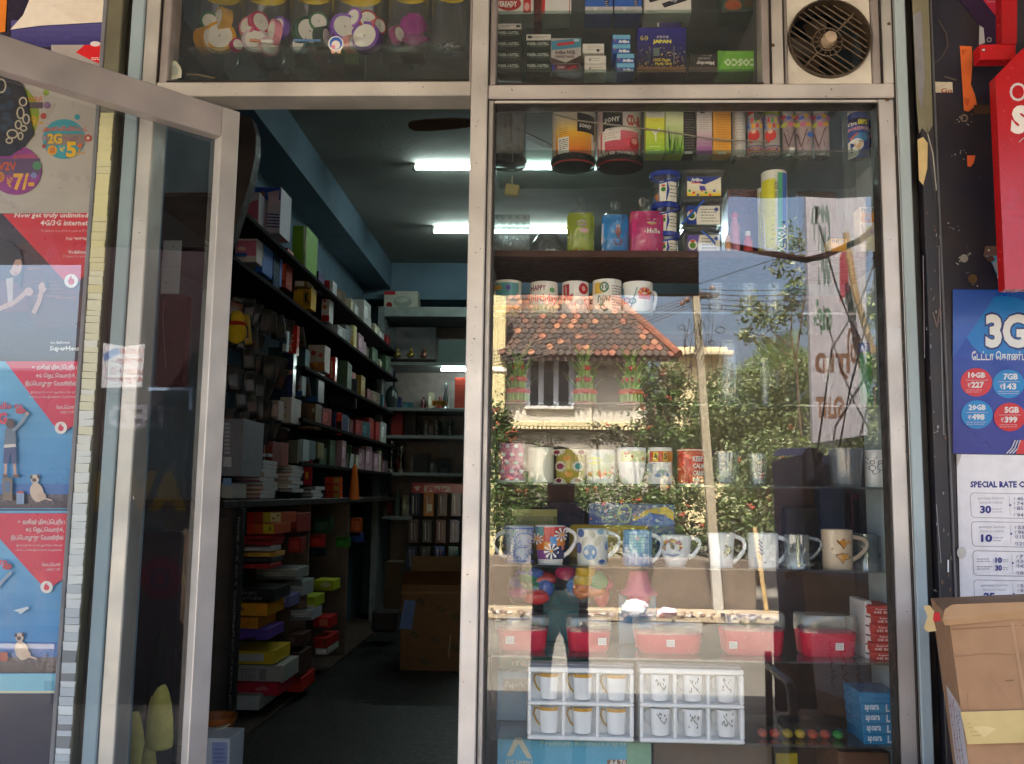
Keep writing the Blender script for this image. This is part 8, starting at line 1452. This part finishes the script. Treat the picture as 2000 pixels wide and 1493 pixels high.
for col_, (x0, x1, n) in enumerate(((971, 1018, 4), (1028, 1076, 3))):
    SNAP = ZTB
    for k in range(n):
        if k: SNAP = 'keep'
        yb_ = 142-k*21.5; ya = yb_-21; up = (col_ == 0 and k == 2)
        tb('dark green Faber-Castell box, %s pile, %s' % (['left', 'right'][col_], ['lowest', 'second up', 'third up', 'topmost'][k]), x0, ya, x1, yb_, '#12221d', lambda a, x0=x0, x1=x1, ya=ya, yb_=yb_: fc(a, x0, x1, ya, yb_))
    SNAP = 'keep'; yb_ = 142-n*21.5; ya = yb_-11; tb('white labelled slim box on top of the %s green pile' % ['left', 'right'][col_], x0, ya, x1, yb_, '#cfcbc4', lambda a, x0=x0, x1=x1, ya=ya, yb_=yb_, c=col_: (a.r(x1-10 if c == 0 else x0+3, ya+3, x1-2 if c == 0 else x0+11, yb_-3, '#22262a'), a.scrib(x0+12 if c else x0+4, ya+3, x1-12 if c == 0 else x1-3, yb_-3, 2, '#7a7a78', 1.2, 4)))
SNAP = ZTB
tb('dark red Claro box under the teal Artline pack', 1079, 125, 1131, 142, '#4a1420', lambda a: (a.t('CLARO', 1088, 128, 1104, 134, '#c9a8a8', .03), a.p([(1106, 134), (1122, 127), (1128, 130), (1110, 138)], '#8a2030'), a.r(1078, 126, 1084, 138, '#2a2a7a'))); SNAP = 'keep'
tb('teal and grey Artline permanent marker pack', 1076, 74, 1135, 124, '#a8a4a0', lambda a: (a.p([(1076, 80), (1134, 74), (1135, 92), (1078, 98)], '#3a7f98'), a.p([(1088, 84), (1122, 80), (1122, 86), (1088, 90)], '#b02a34'), a.r(1121, 76, 1131, 81, '#a9c4d0'), a.t('Artline 90/2R', 1084, 98, 1124, 106, '#4a2a3a', .04), a.t('PERMANENT MARKER', 1084, 108, 1122, 113, '#5a3a44', .03), a.p([(1076, 112), (1105, 122), (1135, 108), (1135, 124), (1076, 124)], '#3a2c2a')))
SNAP = ZTB
for k in range(3):
    if k: SNAP = 'keep'
    y1_ = 142-k*17.2-(4 if k == 2 else 0); y0_ = y1_-(16.4 if k < 2 else 18.5); xo = -4 if k == 2 else 0
    tb('white pin box with dark dot, %s of three' % ['lowest', 'middle', 'topmost'][k], 1142+xo, y0_, 1184+xo, y1_, '#cdc9c2', lambda a, k=k, y0_=y0_, y1_=y1_, xo=xo: (a.scrib(1152+xo, y0_+4, 1178+xo, y1_-4, 2, '#7a7872', 1, k), a.c((1172 if k == 2 else 1152)+xo, y1_-5 if k == 2 else (y0_+y1_)/2, 3 if k == 2 else 1.6, '#1d1c1c')))
SNAP = ZTB
for k in range(4):
    if k: SNAP = 'keep'
    y1_ = 142-k*18.5; y0_ = y1_-18; xo = 8 if k < 2 else 0
    tb('blue Artline ink box, %s of its crooked pile' % ['lowest', 'second up', 'third up', 'topmost'][k], 1197+xo, y0_, 1231+xo, y1_, '#2a56a4', lambda a, y0_=y0_, xo=xo: (a.r(1197+xo, y0_, 1231+xo, y0_+8, '#6aaed0'), a.t('Artline', 1208+xo, y0_+9.5, 1229+xo, y0_+16, '#dfe4ec', .05), a.r(1199+xo, y0_+9, 1203+xo, y0_+11, '#b8303a')))
SNAP = ZTB
def jap(a):
    r = random.Random(1); a.g(1245, 55, 1340, 132, '#1d1c7a', '#1a1830', 7); a.t('G-10', 1250, 70, 1266, 80, '#c9b84a', .03); a.t('JAPAN', 1275, 78, 1311, 87, '#d8d04a', .06); a.t('全東京器', 1282, 70, 1306, 75, '#b8b4c8', .01)
    for _ in range(90): x, y = r.uniform(1246, 1338), r.uniform(92, 130); a.r(x, y, x+r.uniform(1, 3), y+r.uniform(1, 3), r.choice(['#8a8a5a', '#c0a050', '#6a7a8a', '#a87a4a', '#3a4a5a']))
    a.r(1276, 94, 1288, 110, '#5a6a6a'); a.r(1264, 100, 1270, 122, '#2a3a4a'); a.r(1316, 90, 1317, 126, '#8a8a8a'); a.t('100% Plastic', 1276, 114, 1310, 121, '#c9b43a', .02, .2); a.t('Playing Cards', 1280, 122, 1312, 129, '#c9b43a', .02, .2); a.r(1245, 131, 1340, 142, '#6a4a30')
tb('navy Japan playing cards box with night city picture', 1245, 54, 1340, 142, '#221d52', jap, dep=.1); SNAP = 'keep'; tb('small navy box on top of the Japan playing cards', 1284, 44, 1330, 53.6, '#22205a', lambda a: a.r(1284, 45, 1287, 53, '#c9c4c4'), .14)
SNAP = ZTB
tb('black Maxday box standing upside down', 1346, 106, 1402, 142, '#1c1a1c', lambda a: (a.t('Maxday', 1360, 119, 1395, 128, '#c9c4c0', .04, rot=180), a.t('CHARGER', 1363, 113, 1388, 117, '#9a9694', .02, rot=180), a.t('MD 201', 1372, 108, 1390, 111, '#8a8684', .01, rot=180), a.r(1346, 132, 1402, 142, '#4a3c34')))
tb('bright green Cosco box standing upside down', 1402, 100, 1476, 142, '#6aae34', lambda a: (a.p([(1402, 100), (1420, 101), (1402, 140)], '#5a9a2c'), a.t('COSCO', 1414, 115, 1478, 131, '#c9dcb4', .05, rot=180), a.scrib(1418, 103, 1460, 107, 1, '#8fc45a', 1, 3)))
SNAP = None
# ---- exhaust fan in its panel
EF = thing('exhaust_fan', 'white panel with a round exhaust fan over the window', 'exhaust fan', P(1620, 160, -.01)); yp = -.016; c = P(1619, 78, yp); R = (P(1700, 78, yp).x-P(1538, 78, yp).x)/2; x0, x1, z0, z1 = XV3+.001, xl(1705, 90)-.001, ZR1+.001, ZT-.02
q = MB(); n = 64; ring = [(c.x+R*math.cos(2*math.pi*i/n), c.z+R*math.sin(2*math.pi*i/n)) for i in range(n)]; sq = []
for i in range(n):
    dx, dz = math.cos(2*math.pi*i/n), math.sin(2*math.pi*i/n); tx = ((x1 if dx > 0 else x0)-c.x)/dx if abs(dx) > 1e-6 else 1e9; tz = ((z1 if dz > 0 else z0)-c.z)/dz if abs(dz) > 1e-6 else 1e9; t = min(tx, tz); sq.append((c.x+dx*t, c.z+dz*t))
pts = [(x, yp, z) for x, z in ring]+[(x, yp, z) for x, z in sq]+[(x, yp+.03, z) for x, z in ring]
q.add(pts, [(i, (i+1) % n, n+(i+1) % n, n+i) for i in range(n)]+[(i, (i+1) % n, 2*n+(i+1) % n, 2*n+i) for i in range(n)], '#d8cfc2', 'paint'); cs = [(x0, z0), (x1, z0), (x1, z1), (x0, z1)]
for x, z in cs: k = min(range(n), key=lambda i: (sq[i][0]-x)**2+(sq[i][1]-z)**2); q.add([(x, yp, z), (*sq[k][:1], yp, sq[k][1]), (sq[(k+1) % n][0], yp, sq[(k+1) % n][1]), (sq[k-1][0], yp, sq[k-1][1])], [(0, 1, 2), (0, 3, 1)], '#d8cfc2', 'paint')
q.build('panel', EF)
q = MB(); q.lathe(0, 0, [(R*1.0, -.002), (R*1.0, .012), (R*.965, .012), (R*.965, -.06), (R*.99, -.06)], '#4a3c30', 'paint', 48, M=Matrix.Translation((c.x, yp+.0, c.z)) @ Matrix.Rotation(math.pi/2, 4, 'X')); q.build('rim', EF)
an0 = math.radians(-36)
for k in range(-6, 7):
    if k == 0: continue
    o = k*R*.145; h = math.sqrt(max(0, (R*.965)**2-o*o)); d = Vec((math.cos(an0), 0, math.sin(an0))); nn = Vec((-d.z, 0, d.x)); p = Vec((c.x, yp+.012, c.z))+nn*o
    if abs(o) < R*.36:
        g = math.sqrt((R*.36)**2-o*o); segs = [(-h, -g), (g, h)]
    else: segs = [(-h, h)]
    q = MB()
    for s0, s1 in segs: q.tube([p+d*s0, p+d*s1], .0022, '#5a4a3a', 'paint', 6)
    q.build('guard_wire', EF)
for rr in (.36, .22):
    q = MB(); q.tube([(c.x+R*rr*math.cos(t*.2094), yp+.012, c.z+R*rr*math.sin(t*.2094)) for t in range(31)], .002, '#5a4a3a', 'paint', 6); q.build('guard_ring', EF)
q = MB()
for k in range(14): an = 2*math.pi*k/14; q.tube([(c.x+R*.15*math.cos(an), yp+.012, c.z+R*.15*math.sin(an)), (c.x+R*.36*math.cos(an), yp+.012, c.z+R*.36*math.sin(an))], .0018, '#5a4a3a', 'paint', 5)
for an in (math.radians(48), math.radians(228)): q.tube([(c.x+R*.36*math.cos(an), yp+.01, c.z+R*.36*math.sin(an)), (c.x+R*.96*math.cos(an), yp+.01, c.z+R*.96*math.sin(an))], .003, '#6a5844', 'paint', 6)
q.build('guard_spokes', EF)
q = MB(); q.lathe(0, 0, [(.0001, .022), (R*.14, .02), (R*.17, .008), (R*.17, -.01), (.0001, -.01)], '#b8a088', 'paint', 28, M=Matrix.Translation((c.x, yp+.002, c.z)) @ Matrix.Rotation(math.pi/2, 4, 'X')); q.build('hub_cap', EF)
for k in range(5):
    an = math.radians(20+72*k); d = Vec((math.cos(an), 0, math.sin(an))); s = Vec((-d.z, 0, d.x)); p = Vec((c.x, yp+.06, c.z)); q = MB(); pts = [p+d*R*.1-s*R*.12, p+d*R*.1+s*R*.12+Vec((0, .02, 0)), p+d*R*.85+s*R*.34+Vec((0, .035, 0)), p+d*R*.92+s*R*.1+Vec((0, .015, 0)), p+d*R*.8-s*R*.16]; q.add(pts, [(0, 1, 2, 3, 4)], '#3f3226', 'paint'); q.build('blade', EF)
# ================================================================== carton outside at lower right
OC = thing('outside_carton', 'leaning taped brown carton outside under the rate poster', 'carton', (0, 0, 0)); YO = -.5
fo = flat(YO); cr_ = [(1853, 1208), (2140, 1196), (2170, 1640), (1912, 1640)]; front = [fo(x, y, 0) for x, y in cr_]
q = MB(); front[1] = P(2140, 1196, YO-.11); front[2] = P(2170, 1640, YO-.11); back = [p+Vec((.105, .34, 0)) for p in front]; pts = front+back; q.add(pts, [(0, 1, 2, 3), (4, 7, 6, 5), (0, 3, 7, 4), (1, 5, 6, 2), (0, 4, 5, 1), (3, 2, 6, 7)], '#a37d5e', 'card')
yfr = lambda x, y, o: P(x, y, YO-.11*max(0, (x-1853)/287)-.0012-o)
a = Art(q, yfr, 'card'); a.l([(1858, 1230), (1990, 1222), (2100, 1216)], 2.2, '#8a6648'); a.l([(1860, 1283), (1930, 1277), (2000, 1280)], 1, '#977250'); a.p([(1972, 1204), (1978, 1204), (2010, 1390), (2003, 1390)], '#ab8768'); a.l([(1964, 1330), (1980, 1329)], 2.4, '#7d5f48'); a.l([(1889, 1354), (1891, 1388)], 1, '#8a684c'); a.l([(1862, 1366), (1864, 1390)], 1, '#8a684c'); a.ring(1876, 1380, 5, 1, '#8a684c')
a.p([(1876, 1391), (2100, 1384), (2110, 1448), (1890, 1454)], '#c9b078'); [a.l([(1882+i*3, 1398+i*8), (1960, 1394+i*8+random.uniform(-3, 3)), (2060, 1392+i*8)], 1.6, '#b59a5c') for i in range(6)]; a.p([(1900, 1420), (2000, 1412), (2040, 1430), (1920, 1440)], '#d4bd88')
q.build('carton_body', OC)
q = MB(); fl = lambda x, y, o: yfr(x, y, o+.003); q.prism([fl(x, y, 0) for x, y in ((1846, 1190), (1860, 1181), (1950, 1177), (2120, 1172), (2140, 1206), (1990, 1210), (1846, 1222), (1840, 1212))], (0, .0015, 0), '#b08a66', 'card'); a = Art(q, fl, 'gloss'); a.p([(1850, 1196), (1900, 1188), (1965, 1186), (1960, 1198), (1900, 1203), (1850, 1206)], '#ba8a68'); a.l([(1880, 1192), (1940, 1189)], 1.6, '#d0ac8c'); a.l([(1895, 1200), (1930, 1198)], 1.2, '#c9a080'); q.build('flap', OC)
q = MB(); q.prism([flat(YO-.01)(x, y, 0) for x, y in ((1819, 1199), (1834, 1197), (1838, 1214), (1822, 1218))], (0, .004, 0), '#b8242c', 'gloss'); q.build('red_tape', OC)
q = MB(); q.prism([flat(YO-.012)(x, y, 0) for x, y in ((1804, 1186), (1814, 1184), (1824, 1196), (1822, 1210), (1828, 1234), (1812, 1236), (1804, 1228), (1812, 1206))], (.004, .006, 0), '#c4a878', 'card'); q.build('torn_flap', OC)
# address label on the left side face
A0, A1, A2, A3 = back[0], front[0], front[3], back[3]; q = MB(); N_ = (A1-A0).cross(A3-A0).normalized(); N_ = N_ if N_.x < 0 else -N_
qs = quadsurf(A0+(A3-A0)*.42, (A1-A0), (A3-A0)*.45, N_); a = Art(q, qs, 'paper'); a.p([(.28, .02), (.97, 0), (.99, .95), (.2, .95)], '#c9c4cc')
a.t('To,', .80, .06, .9, .2, '#6a6484', 0, .2, rot=90)
for i in range(3):
    rr_ = random.Random(i+3); a.l([(.72-i*.17+rr_.uniform(-.045, .045), .1+.022*j) for j in range(34)], .018, ['#6a6484', '#a85a64', '#a85a64'][i])
q.build('address_label', OC)
q = MB(); q.box(front[3].x-.05, front[2].x+.1, YO-.02, YO+.4, ST, front[3].z-.003, '#8a6a4c', 'card', .004); q.build('outside_carton_lower', None, 'larger brown carton on the ground under the leaning one', 'carton')
